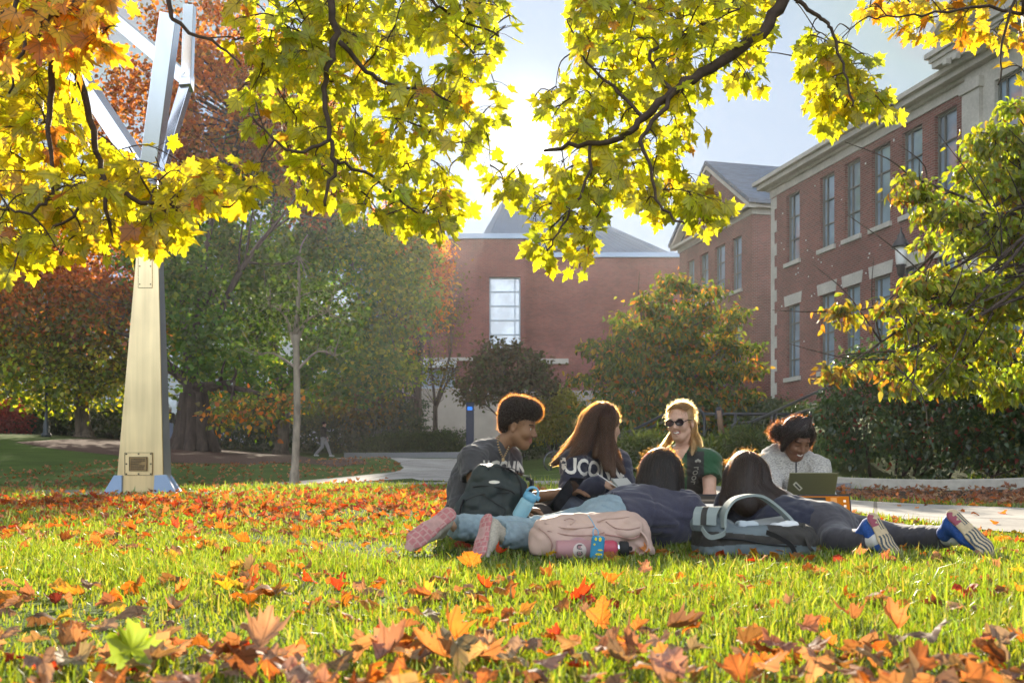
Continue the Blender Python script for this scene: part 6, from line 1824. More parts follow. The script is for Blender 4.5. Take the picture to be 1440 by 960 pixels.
# ===== man in the charcoal shirt
def man():
    H = P(729, 600, 5.82); B = basis(V3(.95, -.20, -.20), V3(.12, 0, 1))
    sk = dict(H=H, B=B, neck=P(697, 629, 5.84), pelvis=P(658, 731, 5.82), spine=P(661, 682, 5.86), shR=P(665, 646, 5.68), shL=P(712, 645, 5.99),
              elR=P(671, 712, 5.52), wrR=P(733, 716, 5.45), elL=P(727, 703, 5.97), wrL=P(792, 693, 5.72),
              hipR=P(664, 736, 5.74), hipL=P(676, 736, 5.90), knR=P(758, 728, 5.58), anR=P(690, 748, 5.78), knL=P(775, 720, 6.12), anL=P(715, 746, 5.95))
    o = V3(sk['pelvis'][0], sk['pelvis'][1], 0)
    root = person('seated young man with tall black curly hair in a charcoal lettered shirt', sk, 'skin_brown', o, dict(smile=.4, sc=1.0), h=.004, hands=dict(L=dict(n=V3(0, 0, -1), d=V3(.9, -.2, .1), curl=.35)))
    tee = shirt('shirt', sk, MAT['tee'], root, o, .016, .34, .007, 34, 3)
    trousers('trousers', sk, MAT['dark_pants'], root, o, .012, seed=4)
    up, lat, fw = torso_frame(sk)
    printed('shirt_lettering', 'UCONN', tee, P(716, 659, 5.75), nrm(V3(.80, .60, 0)), V3(.12, .05, 1), nrm(V3(.60, -.80, .0)), .115, MAT['print'], tee, o, bold=.035)
    # tall curly hair
    T = lambda x, y, z: H + B @ V3(x, y, z)
    ells = [((-.030, 0, .055), (.098, .086, .098)), ((.020, 0, .105), (.098, .082, .072)), ((-.045, 0, .095), (.082, .080, .080)), ((.060, 0, .100), (.052, .066, .050)), ((-.065, 0, .01), (.052, .070, .070))]
    s = Sdf()
    for c, r in ells: s.ell(T(*c), np.array(r), B, .03)
    s.box(T(.085, 0, -.02), V3(.05, .12, .065), B, .03, .015, op='s'); s.box(T(.012, 0, -.06), V3(.06, .12, .065), B, .02, .012, op='s')
    s.noise(lambda p: .004 * np.sin(p[:, 0] * 210 + 2 * np.sin(p[:, 2] * 170)) * np.sin(p[:, 1] * 190 + p[:, 2] * 150)); hm = sdf_obj('hair', s, MAT['hairc_black'], root, o, .004)
    V, Q = o_bvh[hm.name]; rg = np.random.default_rng(3); out = []
    C = V[Q].mean(1); nr = np.cross(V[Q][:, 1] - V[Q][:, 0], V[Q][:, 2] - V[Q][:, 0]); nr /= np.linalg.norm(nr, axis=1, keepdims=True) + 1e-9
    for i in rg.choice(len(C), min(len(C), 6500), replace=False):
        p = C[i]; d = nr[i]; pts = [p]; a = rand_unit(1, rg)[0]; 
        for j in range(6): d = nrm(d + rg.normal(0, .6, 3)); pts.append(pts[-1] + d * (.0012 + .0034 * (i % 7) / 6))
        out.append(np.array(pts))
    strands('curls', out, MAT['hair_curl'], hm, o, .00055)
    # bead necklace
    m = MB(); nk = sk['neck']
    ring = smooth_path([P(702, 612, 5.765), P(700, 621, 5.72), P(703, 634, 5.67), P(707.5, 642, 5.67), P(712, 636, 5.72), P(716, 626, 5.80), P(716, 618, 5.88)], 7)
    for i, p in enumerate(ring):
        m.cur = i % 2; m.lathe([(.001, -.0055), (.0055, -.003), (.0055, .003), (.001, .0055)], p - o, 8)
    m.cur = 1; m.box(P(707.5, 646, 5.66) - o, (.016, .008, .02))
    m.build('necklace', [MAT['black_metal'], M('tan_beads', (.45, .30, .14), .5)], root)
    return root


def tablet(c, uu, vv, w_, h_, label):
    """thin slab: centre, width direction, height direction"""
    u = nrm(uu); v = nrm(vv - u * np.dot(u, vv)); n = np.cross(u, v); Rm = np.stack([u, v, n], 1); root = empty('tablet', tuple(c))
    m = MB(); m.box((0, 0, 0), (w_, h_, .007), Rm); m.build('case', M('black_tablet_case', (.02, .02, .024), .5), root, bevel=.003)
    m = MB(); m.box(n * .0045, (w_ * .93, h_ * .93, .001), Rm); m.build('screen', M('dark_screen', (.02, .022, .026), .08, spec=.6), root)
    tag(root, label, 'tablet'); return root


man()
cT = P(794, 695, 5.62)
tablet(cT, P(826, 676, 5.75) - P(800, 674.5, 5.55), P(800, 674.5, 5.55) - P(762, 712, 5.55), .175, .25, 'black tablet held tilted on the lap of the seated man')


# ===== long haired student in navy sweatshirt
def long_hair():
    H = P(851, 599, 6.12); B = basis(V3(.86, .50, -.08), V3(0, 0, 1))
    sk = dict(H=H, B=B, neck=P(838, 634, 6.12), pelvis=P(826, 728, 6.16), spine=P(828, 682, 6.18), shR=P(807, 650, 5.98), shL=P(868, 652, 6.24),
              elR=P(800, 697, 5.85), wrR=P(843, 682, 5.74), elL=P(884, 694, 6.05), wrL=P(872, 688, 5.82),
              hipR=P(814, 735, 6.08), hipL=P(840, 735, 6.2), knR=P(806, 716, 5.78), anR=P(866, 742, 5.82), knL=P(892, 724, 5.95), anL=P(840, 744, 5.85))
    o = V3(sk['pelvis'][0], sk['pelvis'][1], 0)
    root = person('student with very long brown hair in a navy lettered sweatshirt, writing in a notebook', sk, 'skin_light', o, dict(sc=.95), dict(R=dict(d=V3(.95, .05, .12), n=V3(0, .2, -1), curl=.75, thumb=-1)))
    sw = shirt('sweatshirt', sk, MAT['navy'], root, o, .022, 2, .009, 28, 5, armg=.014)
    trousers('jeans', sk, MAT['grey_jeans'], root, o, .012, seed=6)
    printed('sweatshirt_lettering', 'UCONN', sw, P(846, 659, 5.85), nrm(V3(.93, .30, -.10)), V3(.05, 0, 1), nrm(V3(.25, -.95, .05)), .135, MAT['print'], sw, o, bold=.03, sx=.82)
    rg = np.random.default_rng(12)
    back = [([P(846, 573, 6.10), P(832, 590, 6.14), P(818, 616, 6.10), P(798, 637, 6.02), P(777, 653, 5.97)], [.045, .070, .056, .040, .014]),
            ([P(850, 573, 6.05), P(836, 588, 6.02), P(826, 612, 5.99), P(815, 632, 5.94), P(798, 649, 5.92)], [.04, .06, .052, .045, .025]),
            ([P(855, 573, 6.1), P(846, 588, 6.04), P(844, 612, 6.0), P(838, 640, 5.96)], [.04, .05, .045, .03])]
    front = [([P(856, 573, 6.05), P(858, 588, 6.0), P(855, 610, 5.99), P(858, 635, 5.97), P(862, 668, 5.93)], [.03, .035, .034, .036, .022]),
             ([P(856, 575, 6.08), P(857, 592, 6.05), P(856, 612, 6.02), P(864, 640, 6.0), P(877, 664, 5.97)], [.022, .020, .026, .034, .018]),
             ([P(852, 573, 6.05), P(850, 590, 5.98), P(852, 612, 5.97), P(850, 640, 5.94), P(853, 660, 5.92)], [.03, .04, .034, .034, .02])]
    s = Sdf(); lock_core(s, back + front); s.ell(H + B @ V3(-.016, 0, .042), V3(.108, .088, .094), B, .03)
    s.box(H + B @ V3(.105, -.0, -.02), V3(.042, .10, .085), B, .03, .01, op='s')
    hm = sdf_obj('hair', s, MAT['hairc_brown'], root, o, .005)
    st = guide_hair(back, 700, rg, wav=.010, fly=.012, stray=.12) + guide_hair(front, 420, rg, wav=.008, fly=.01, stray=.1)
    st += fuzz(rg, H, B, [((-.016, 0, .042), (.110, .090, .096))], 500, .03, .3, keep=lambda p: p[2] > .03)
    st = [q for q in st if not ((((q - H) @ B)[:, 0] > .066) & (((q - H) @ B)[:, 2] < .06) & (((q - H) @ B)[:, 2] > -.12)).any()]
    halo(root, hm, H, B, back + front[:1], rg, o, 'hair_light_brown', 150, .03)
    strands('loose_hair', st, MAT['hair_brown'], hm, o, .00065)
    return sk


skB = long_hair()
m = MB(); m.tube([P(840, 666, 5.70), P(869, 685.5, 5.58)], .0035, 6); m.tube([P(869, 685.5, 5.58), P(871, 687, 5.572)], [.003, .0005], 6)
o = m.build('pencil', MAT['white_paint']); tag(o, 'white pencil held in the hand of the long haired student', 'pencil')
nb = empty('notebook', tuple(P(878, 683, 5.62))); Rm = basis(V3(.9, .35, .05), V3(-.1, -.55, .8))
m = MB(); m.box((0, 0, 0), (.10, .145, .012), Rm); m.build('cover', M('grey_green_cover', (.22, .25, .22), .7), nb, bevel=.003)
m = MB(); m.box(Rm[:, 2] * .0085, (.094, .138, .004), Rm); m.build('page', M('paper', (.45, .45, .42), .9), nb)
tag(nb, 'open notebook on the knee of the long haired student', 'notebook')


# ===== blonde student with sunglasses
def blonde():
    H = P(957, 594, 6.5); B = basis(V3(-.52, -.85, -.06), V3(-.06, 0, 1))
    sk = dict(H=H, B=B, neck=P(963, 634, 6.55), pelvis=P(962, 727, 6.55), spine=P(963, 680, 6.58), shR=P(931, 651, 6.58), shL=P(997, 650, 6.46),
              elR=P(920, 694, 6.42), wrR=P(948, 712, 6.28), elL=P(998, 699, 6.33), wrL=P(975, 716, 6.18),
              hipR=P(948, 733, 6.52), hipL=P(976, 733, 6.5), knR=P(920, 722, 6.2), anR=P(975, 740, 6.18), knL=P(1010, 726, 6.2), anL=P(955, 740, 6.1))
    o = V3(sk['pelvis'][0], sk['pelvis'][1], 0)
    root = person('smiling blonde student in dark sunglasses and a bottle green shirt', sk, 'skin_fair', o, dict(smile=1.0, sc=.98, wid=.9, jaw=.9), brow='brow_fair', h=.004)
    def collar(s):
        n = sk['neck']; s.cone(n + V3(0, -.14, .03), n + V3(.0, -.05, .02), .03, .05, .02, op='s')
        s.cone(n + V3(-.0, -.10, .01), n + V3(0, -.125, -.09), .045, .012, .015, op='s')
    sh = shirt('shirt', sk, MAT['green_shirt'], root, o, .014, .44, .006, 34, 7, extra=None)
    trousers('trousers', sk, MAT['dark_pants'], root, o, .012, seed=8)
    # V opening skin and dark front panel
    # worn leaf and vertical lettering down the dark front panel of the shirt
    V, Q = o_bvh[sh.name]; C = V[Q].mean(1); px = 720 + 1400 * C[:, 0] / C[:, 1]; py = 670 - 1400 * (C[:, 2] - .36) / C[:, 1]
    sh.data.materials.append(M('near_black_front', (.03, .028, .026), .9, sheen=.2)); mi = ((px > 966) & (px < 990) & (C[:, 1] < 6.50) & (py > 634)).astype(np.int32)
    sh.data.materials.append(MAT['skin_fair']); vv = (py < 648) & (np.abs(px - 957) < (648 - py) * .62) & (C[:, 1] < 6.52); mi[vv] = 2
    sh.data.polygons.foreach_set('material_index', mi)
    printed('shirt_lettering', 'roor', sh, P(981, 668, 6.35), V3(-.15, 0, -1), V3(1, -.1, 0), V3(.1, -1, 0), .062, MAT['print_dim'], sh, o, bold=.0)
    m = MB(); 
    for a in range(3):
        th = math.pi / 2 + (a - 1) * 1.1; d = V3(math.cos(th), 0, math.sin(th)) * .012; m.lathe([(.001, -.004), (.009, -.002), (.009, .002), (.001, .004)], P(981.5, 649.5, 6.33) + d - o, 10, basis(V3(1, 0, 0), V3(0, -1, .1)))
    m.build('shirt_emblem', MAT['print_dim'], sh)
    T = lambda x, y, z: H + B @ V3(x, y, z)
    rg = np.random.default_rng(21)
    s = Sdf(); s.ell(T(-.018, 0, .040), V3(.101, .082, .092), B, .02); s.box(T(.096, 0, -.008), V3(.062, .13, .094), B, .03, .012, op='s'); s.box(T(.02, 0, -.075), V3(.05, .13, .06), B, .02, .012, op='s')
    tail = [([T(-.085, .02, .03), T(-.10, .045, -.03), P(972, 612, 6.54), P(975, 626, 6.46), P(973, 640, 6.40)], [.026, .024, .022, .020, .006]), ([T(-.09, .02, .02), P(974, 606, 6.58), P(981, 620, 6.55), P(986, 630, 6.50)], [.024, .024, .022, .008]),
            ([T(-.08, -.03, .02), P(945, 612, 6.62), P(938, 622, 6.58), P(930, 631, 6.52)], [.024, .022, .02, .008])]
    lock_core(s, tail, .8)
    hm = sdf_obj('hair', s, MAT['hairc_blonde'], root, o, .005)
    st = guide_hair(tail, 420, rg, wav=.012, fly=.02, stray=.25)
    e1 = [((-.018, 0, .040), (.104, .085, .095))]
    st += fuzz(rg, H, B, e1, 2000, .034, .45, keep=lambda p: p[2] > .115 or (p[0] < -.01 and p[2] > -.02))
    # combed back strands
    for _ in range(900):
        y0 = rg.uniform(-1, 1); th = np.linspace(.60 + .12 * rg.random(), 2.75, 10); q = np.stack([np.cos(th) * .104 - .018, np.full(10, y0 * .08) * np.sin(np.clip(th, .5, 2.6)) ** .3, np.sin(th) * .096 * math.sqrt(1 - .75 * y0 * y0) + .040], 1) + rg.normal(0, .0012, (10, 3)) + rg.normal(0, .0015, 3)
        st.append(H + q @ B.T)
    halo(root, hm, H, B, tail, rg, o, 'hair_blonde', 90, .04)
    strands('loose_hair', st, MAT['hair_blonde'], hm, o, .0006)
    # sunglasses
    fr = M('black_plastic', (.012, .012, .014), .2, spec=.6); ln = M('dark_lens', (.035, .022, .028), .08, spec=.7)
    m = MB()
    for sgn in (-1, 1):
        ov = [T(.103 - .18 * abs(.031 * sgn + .026 * math.cos(a)) ** 1.5, sgn * .033 + .027 * math.cos(a), .0 + (.020 + .003 * math.cos(a) * sgn) * math.sin(a)) - o for a in np.linspace(0, 2 * np.pi, 21)]
        m.tube(ov, .0032, 6, caps=False); m.tube([ov[0 if sgn > 0 else 10], T(.06, sgn * .074, .012) - o, T(-.015, sgn * .080, .008) - o], .0028, 6)
    m.tube([T(.103, -.007, .006) - o, T(.106, 0, .008) - o, T(.103, .007, .006) - o], .003, 6); sg = m.build('sunglasses', fr, root)
    for sgn in (-1, 1):
        m = MB(); ov = [T(.102 - .18 * abs(.031 * sgn + .026 * math.cos(a)) ** 1.5, sgn * .033 + .0255 * math.cos(a), (.0185 + .003 * math.cos(a) * sgn) * math.sin(a)) - o for a in np.linspace(0, 2 * np.pi, 20, endpoint=False)]
        c = T(.099, sgn * .033, 0) - o; m.add([c] + ov, [(0, 1 + i, 1 + (i + 1) % 20) for i in range(20)]); m.build('lens', ln, sg)


blonde()


# ===== student in the oatmeal hoodie at the laptop
def hoodie():
    H = P(1120, 617, 6.15); B = basis(V3(.20, -.83, -.50), V3(.10, -.40, .85))
    sk = dict(H=H, B=B, neck=P(1110, 647, 6.26), pelvis=P(1108, 733, 6.3), spine=P(1106, 690, 6.38), shR=P(1080, 657, 6.24), shL=P(1147, 660, 6.2),
              elR=P(1083, 702, 6.0), wrR=P(1115, 703, 5.86), elL=P(1158, 700, 6.02), wrL=P(1145, 703, 5.86),
              hipR=P(1092, 738, 6.3), hipL=P(1124, 738, 6.26), knR=P(1070, 730, 6.0), anR=P(1120, 742, 5.9), knL=P(1165, 730, 6.0), anL=P(1110, 744, 5.85))
    o = V3(sk['pelvis'][0], sk['pelvis'][1], 0)
    root = person('student in a flecked oatmeal hoodie with dark tied hair, looking down at her laptop', sk, 'skin_deep', o, dict(smile=.8, closed=True, sc=1.0, wid=.95), lip='lip_deep', h=.004)
    n = sk['neck']
    def hood(s):
        for a in np.linspace(-2.5, 2.5, 15):
            c = n + V3(math.sin(a) * .105, math.cos(a) * .085 + .015, .012 + .03 * math.cos(a)); s.ell(c, V3(.052, .05, .042 + .02 * max(0, math.cos(a))), None, .03)
        s.ell(n + V3(-.05, .12, -.0), V3(.10, .07, .075), None, .04)
    hd = shirt('hoodie', sk, MAT['hoodie'], root, o, .026, 2, .009, 26, 9, extra=hood, armg=.018)
    trousers('trousers', sk, MAT['leggings'], root, o, .012, seed=10)
    m = MB(); m.tube([P(1119.5, 650, 6.04) - o, P(1119.5, 665, 5.99) - o, P(1119, 690, 5.98) - o], .005, 6); m.build('zip', MAT['black_metal'], hd)
    T = lambda x, y, z: H + B @ V3(x, y, z)
    rg = np.random.default_rng(31)
    s = Sdf(); s.ell(T(-.016, 0, .045), V3(.108, .090, .096), B, .02); s.box(T(.096, 0, -.03), V3(.06, .075, .078), B, .03, .015, op='s')
    locks = [([T(.02, .02, .135), T(.060, -.055, .075), T(.030, -.088, .0), T(.02, -.085, -.07)], [.028, .026, .022, .014]), ([T(.02, .01, .135), T(.058, .05, .075), T(.030, .084, .01), T(.01, .088, -.06)], [.028, .022, .018, .008]), ([T(.05, .0, .118), T(.074, -.03, .088), T(.060, -.066, .045)], [.018, .014, .01])]
    lock_core(s, locks, .85); s.ell(P(1098, 607, 6.25), V3(.062, .06, .058), None, .02)
    hm = sdf_obj('hair', s, MAT['hairc_black'], root, o, .005)
    st = guide_hair(locks, 300, rg, wav=.01, fly=.02, stray=.25) + fuzz(rg, H, B, [((-.016, 0, .045), (.110, .092, .098))], 1100, .026, .55, keep=lambda p: p[2] > .03 or p[0] < -.03)
    st += fuzz(rg, P(1097, 607, 6.25), np.eye(3), [((0, 0, 0), (.064, .062, .060))], 1500, .045, .8)
    st += fuzz(rg, T(-.01, .09, -.01), B, [((0, 0, 0), (.03, .012, .06))], 500, .045, .7)
    strands('loose_hair', st, MAT['hair_dark_brown'], hm, o, .0008)
    m = MB(); 
    for a in range(1): m.lathe([(.03, -.012), (.042, -.008), (.042, .008), (.03, .012)], P(1103, 617, 6.22) - o, 14, basis(V3(0, .3, 1), V3(-.8, .3, .3)))
    m.build('hair_tie', MAT['black_metal'], hm)


hoodie()


def laptop(hinge, width_dir, lid_up, w_, lid_h, base_d, base_dir, label, mats, screen=None, sticker=False):
    root = empty('laptop', tuple(hinge)); u = nrm(width_dir)
    v = nrm(lid_up - u * np.dot(u, lid_up)); n = np.cross(u, v); Rm = np.stack([u, v, n], 1)
    m = MB(); m.box(v * lid_h / 2, (w_, lid_h, .007), Rm); lid = m.build('lid', mats[0], root, bevel=.004)
    b = nrm(base_dir - u * np.dot(u, base_dir)); R2 = np.stack([u, b, np.cross(u, b)], 1)
    m = MB(); m.box(b * base_d / 2, (w_, base_d, .015), R2); m.build('base', mats[0], root, bevel=.004)
    nb_ = np.cross(u, b) * (1 if np.cross(u, b)[2] > 0 else -1)
    m = MB()
    for i in range(12):
        for j in range(4): m.box(b * (base_d * (.16 + .11 * j)) + u * (w_ * (-.42 + .0763 * i)) + nb_ * .0085, (w_ * .066, base_d * .09, .003), R2)
    k = m.build('keyboard', MAT['black_metal'], root)
    return root, lid, (u, v, n, Rm)


lm_ = M('olive_gold_laptop_shell', (.24, .23, .13), .38, metal=.55)
hg = P(1138, 706, 5.78)
root, lid, (u, v, n, Rm) = laptop(hg, V3(1, .05, 0), V3(.03, -.42, .9), .285, .19, .20, V3(0, 1, -.02), '', [lm_])
tag(root, 'olive gold laptop with a pale sticker, open in front of the student in the hoodie', 'laptop')
sgn = 1 if n[1] < 0 else -1
sc_, ss_ = math.cos(-.75), math.sin(-.75); Rs = np.stack([u * sc_ + v * ss_, -u * ss_ + v * sc_, n], 1)
m = MB(); m.cur = 0; m.box(u * -.085 + v * .105 + n * sgn * .0045, (.062, .024, .001), Rs); m.cur = 1; m.box(u * -.085 + v * .105 + n * sgn * .0055, (.044, .010, .001), Rs)
m.build('sticker', [M('cream_sticker', (.65, .62, .5), .6), M('dark_sticker_panel', (.10, .10, .08), .6)], lid)
m = MB(); m.box(v * .097 - n * sgn * .0042, (.265, .165, .001), Rm); m.build('screen', emit_mat('lit_screen', (.75, .8, .85), .5), lid)

lm2 = M('dark_grey_laptop_shell', (.03, .03, .033), .35, metal=.5)
for (px, Y, w_, kind, lb) in ((1155, 5.42, .36, 'orange', 'laptop with an orange desktop, standing behind the reclining student in leggings'), (985, 5.55, .33, 'grey', 'laptop with a pale document on its screen, seen between the two reclining students')):
    hz = P(px, 759, Y); hz[2] = .035
    root, lid, (u, v, n, Rm) = laptop(hz, V3(1, .02, 0), V3(0, .28, 1), w_, .236, .23, V3(0, -1, 0), '', [lm2])
    tag(root, lb, 'laptop'); sgn = 1 if n[1] < 0 else -1
    m = MB(); W_, H_ = w_ * .95, .215
    def rect(x0, x1, y0, y1, mi, k):
        m.cur = mi; m.box(u * ((x0 + x1) / 2 - .5) * W_ + v * (.118 + ((y0 + y1) / 2 - .5) * H_) + n * sgn * (.0042 + .0006 * k), ((x1 - x0) * W_, (y1 - y0) * H_, .0006), Rm)
    rect(0, 1, 0, 1, 0, 0)
    if kind == 'orange':
        rect(0, .62, .80, .97, 1, 1); rect(0, .62, 0, .80, 2, 1); rect(.1, .3, .86, .9, 3, 2); rect(.38, .55, .86, .9, 3, 2); rect(.70, .80, .72, .96, 4, 1)
        for i in range(5): rect(.905, .945, .84 - i * .13, .90 - i * .13, 5, 1)
    else: rect(0, 1, .78, 1, 1, 1); rect(0, 1, 0, .78, 2, 1); rect(.1, .45, .86, .9, 3, 2); rect(.5, .8, .85, .9, 3, 2)
    cols = [((.34, .11, .010), .5), ((.03, .028, .026), .6), ((.62, .60, .56), .55), ((.14, .12, .10), .5), ((.5, .24, .08), .5), ((.62, .55, .48), .6)]
    m.build('screen', [emit_mat('screen_glow_%s_%d' % (kind, i), c, e) for i, (c, e) in enumerate(cols)], lid)


# ===== reclining student in jeans (left)
def prone_left():
    H = P(931, 670, 5.25); B = basis(V3(.28, .95, -.08), V3(0, .1, 1))
    sk = dict(H=H, B=B, neck=P(926, 703, 5.2), pelvis=P(852, 735, 5.0), spine=P(885, 722, 5.08), shL=P(884, 708, 5.28), shR=P(966, 716, 5.12),
              elL=P(905, 756, 5.52), elR=P(985, 760, 5.38), wrL=P(948, 758, 5.7), wrR=P(978, 757, 5.62),
              hipL=P(838, 735, 5.09), hipR=P(842, 741, 4.92), knL=P(752, 748, 5.02), knR=P(785, 757, 4.78), anL=P(641, 740, 4.79), anR=P(706, 750, 4.63))
    o = V3(sk['pelvis'][0], sk['pelvis'][1], 0)
    root = person('student with dark hair lying on her front in a navy top and pale jeans', sk, 'skin_light', o, dict(sc=.97))
    shirt('sweatshirt', sk, MAT['navy_thin'], root, o, .022, 2, .011, 24, 11, armg=.018, bulk=1.03, extra=lambda s: (s.ell(P(925, 742, 5.15), V3(.17, .13, .11), None, .06), s.cone(P(968, 722, 5.12), P(982, 758, 5.3), .075, .065, .05)), hem=(P(872, 716, 5.0), V3(-.93, -.3, -.12)))
    trousers('jeans', sk, MAT['jeans'], root, o, .010, .006, 12, upto=.99, freq=62, cuff=.008, bulk=.95, hem=(P(882, 716, 5.0), V3(.93, .3, .12)))
    rg = np.random.default_rng(41)
    T = lambda x, y, z: H + B @ V3(x, y, z)
    locks = [([T(.0, 0, .10), T(-.075, .02, .05), T(-.10, .03, -.05), T(-.12, .035, -.12), T(-.10, .06, -.17)], [.045, .075, .075, .065, .035]), ([T(.0, 0, .10), T(-.07, -.03, .04), T(-.085, -.04, -.06), T(-.10, -.05, -.13)], [.045, .068, .06, .04]),
             ([T(.0, .04, .09), T(-.04, .085, .02), T(-.05, .10, -.07), T(-.08, .13, -.12), T(-.09, .19, -.15)], [.035, .034, .03, .03, .018]), ([T(.0, -.04, .09), T(-.03, -.082, .02), T(-.05, -.09, -.08), T(-.06, -.09, -.17)], [.03, .026, .024, .012])]
    s = Sdf(); s.ell(T(-.02, 0, .045), V3(.105, .095, .098), B, .03); lock_core(s, locks, .9, .03)
    hm = sdf_obj('hair', s, MAT['hairc_black'], root, o, .005)
    st = guide_hair(locks, 480, rg, wav=.008, fly=.01, stray=.15) + fuzz(rg, H, B, [((-.02, 0, .045), (.108, .098, .101))], 500, .025, .4, keep=lambda p: p[2] > .0)
    strands('loose_hair', st, MAT['hair_dark_brown'], hm, o, .0008)
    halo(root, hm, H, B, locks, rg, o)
    # running shoes: heel up, toes in the grass, soles towards us
    shoe(root, o, P(573, 768, 4.52), P(634, 719, 4.68), V3(.40, .90, .10), MAT['mesh_cream'], [MAT['rubber_pale'], MAT['rubber_pink']], 'pads')
    shoe(root, o, P(671, 788, 4.45), P(683, 728, 4.56), V3(.66, .75, .05), MAT['mesh_cream'], [MAT['rubber_pale'], MAT['rubber_pink']], 'pads')


prone_left()


# ===== reclining student in leggings (right)
def prone_right():
    H = P(1047, 675, 5.18); B = basis(V3(.05, .98, -.15), V3(0, .15, 1))
    sk = dict(H=H, B=B, neck=P(1056, 708, 5.12), pelvis=P(1160, 745, 4.98), spine=P(1108, 732, 5.02), shL=P(1025, 712, 5.2), shR=P(1098, 714, 5.24),
              elL=P(1015, 758, 5.42), elR=P(1100, 758, 5.5), wrL=P(1050, 760, 5.6), wrR=P(1085, 760, 5.65),
              hipL=P(1170, 748, 4.9), hipR=P(1180, 744, 5.08), knL=P(1178, 762, 4.72), knR=P(1262, 757, 4.96), anL=P(1228, 759, 4.50), anR=P(1333, 754, 4.66))
    o = V3(sk['pelvis'][0], sk['pelvis'][1], 0)
    root = person('student with long dark reddish hair lying on her front in charcoal leggings', sk, 'skin_light', o, dict(sc=.97))
    shirt('top', sk, MAT['navy'], root, o, .016, 2, .008, 28, 13, armg=.012)
    trousers('leggings', sk, MAT['leggings'], root, o, .004, .003, 14, upto=.93, freq=44, bulk=1.05)
    rg = np.random.default_rng(51)
    T = lambda x, y, z: H + B @ V3(x, y, z)
    locks = [([T(0, 0, .10), T(-.085, 0, .05), P(1052, 690, 5.06), P(1075, 706, 5.05), P(1108, 716, 5.02)], [.045, .075, .078, .07, .045]), ([T(0, -.02, .10), T(-.06, -.05, .04), P(1072, 688, 5.09), P(1098, 703, 5.07), P(1130, 716, 5.04)], [.04, .06, .055, .04, .015]),
             ([T(0, .03, .09), T(-.05, .075, .02), P(1026, 688, 5.1), P(1020, 704, 5.08), P(1021, 718, 5.06)], [.03, .038, .032, .024, .014]), ([T(0, 0, .10), T(-.09, .03, .02), P(1042, 694, 5.04), P(1050, 714, 5.01)], [.045, .06, .065, .045])]
    s = Sdf(); s.ell(T(-.02, 0, .045), V3(.105, .093, .098), B, .03); lock_core(s, locks, .9, .03)
    hm = sdf_obj('hair', s, MAT['hairc_dark_brown'], root, o, .005)
    st = guide_hair(locks, 560, rg, wav=.007, fly=.008, stray=.12) + fuzz(rg, H, B, [((-.02, 0, .045), (.108, .096, .101))], 500, .025, .4, keep=lambda p: p[2] > .0)
    strands('loose_hair', st, MAT['hair_dark_brown'], hm, o, .0008)
    halo(root, hm, H, B, locks, rg, o)
    for (tp, hp, ad, an, kn) in ((P(1263, 786, 4.40), P(1229, 727, 4.48), V3(-.48, .86, -.05), 'anL', 'knL'), (P(1398, 778, 4.46), P(1340, 722, 4.54), V3(-.42, .88, -.12), 'anR', 'knR')):
        shoe(root, o, tp, hp, ad, MAT['mesh_blue'], [MAT['rubber_cream'], MAT['rubber_dark'], MAT['rubber_maroon']], 'waves')
        s = Sdf(); a, k_ = sk[an], sk[kn]; d = nrm(a - k_); s.cone(a - d * .05, a + d * .03, .040, .043, .01); sdf_obj('sock', s, MAT['sock'], root, o, .006)


prone_right()


# ===== two passers-by far off
def walker(x, y, az, top, bottom, label, cap=False, stride=.28):
    z = gz(x, y); o = V3(x, y, z); Rz = np.array([[math.cos(az), -math.sin(az), 0], [math.sin(az), math.cos(az), 0], [0, 0, 1.]]); W = lambda *a: o + Rz @ V3(*a)
    H = W(.04, 0, 1.62); B = basis(Rz @ V3(1, 0, -.1), V3(0, 0, 1))
    sk = dict(H=H, B=B, neck=W(0, 0, 1.44), pelvis=W(0, 0, .94), shL=W(0, .19, 1.38), shR=W(0, -.19, 1.38), elL=W(-.08, .24, 1.10), elR=W(.06, -.24, 1.10), wrL=W(.08, .23, .90), wrR=W(.24, -.18, .98),
              hipL=W(0, .09, .9), hipR=W(0, -.09, .9), knL=W(stride * .55, .09, .5), knR=W(-stride * .1, -.09, .49), anL=W(stride, .09, .09), anR=W(-stride * 1.2, -.09, .12))
    root = person(label, sk, 'skin_light', o, h=.010)
    shirt('jacket', sk, top, root, o, .03, 2, .006, 30, 15, h=.011, armg=.02); trousers('trousers', sk, bottom, root, o, .018, seed=16, h=.011, upto=.98)
    s = Sdf(); s.ell(H + B @ V3(-.02, 0, .05), V3(.108, .09, .095), B, .02); s.box(H + B @ V3(.1, 0, -.03), V3(.05, .1, .08), B, .02, .01, op='s'); sdf_obj('cap' if cap else 'hair', s, MAT['white_paint'] if cap else MAT['hairc_black'], root, o, .01)
    for a in ('anL', 'anR'):
        s = Sdf(); s.cone(sk[a] + Rz @ V3(-.04, 0, -.04), sk[a] + Rz @ V3(.17, 0, -.055), .045, .035, .02); sdf_obj('shoe', s, MAT['white_paint'], root, o, .011)


pw = P(455, 642, 50); walker(pw[0], 50, -.25, M('black_jacket', (.018, .018, .02), .9), M('pale_grey_trousers', (.38, .37, .38), .9), 'distant walker in a black jacket and pale trousers under the trees', stride=.34)
pw = P(238, 628, 46); walker(pw[0], 46, 1.3, M('dark_jacket', (.03, .03, .036), .9), M('blue_jeans', (.20, .26, .42), .9), 'distant person in a white cap half hidden behind the steel sculpture', cap=True, stride=.1)
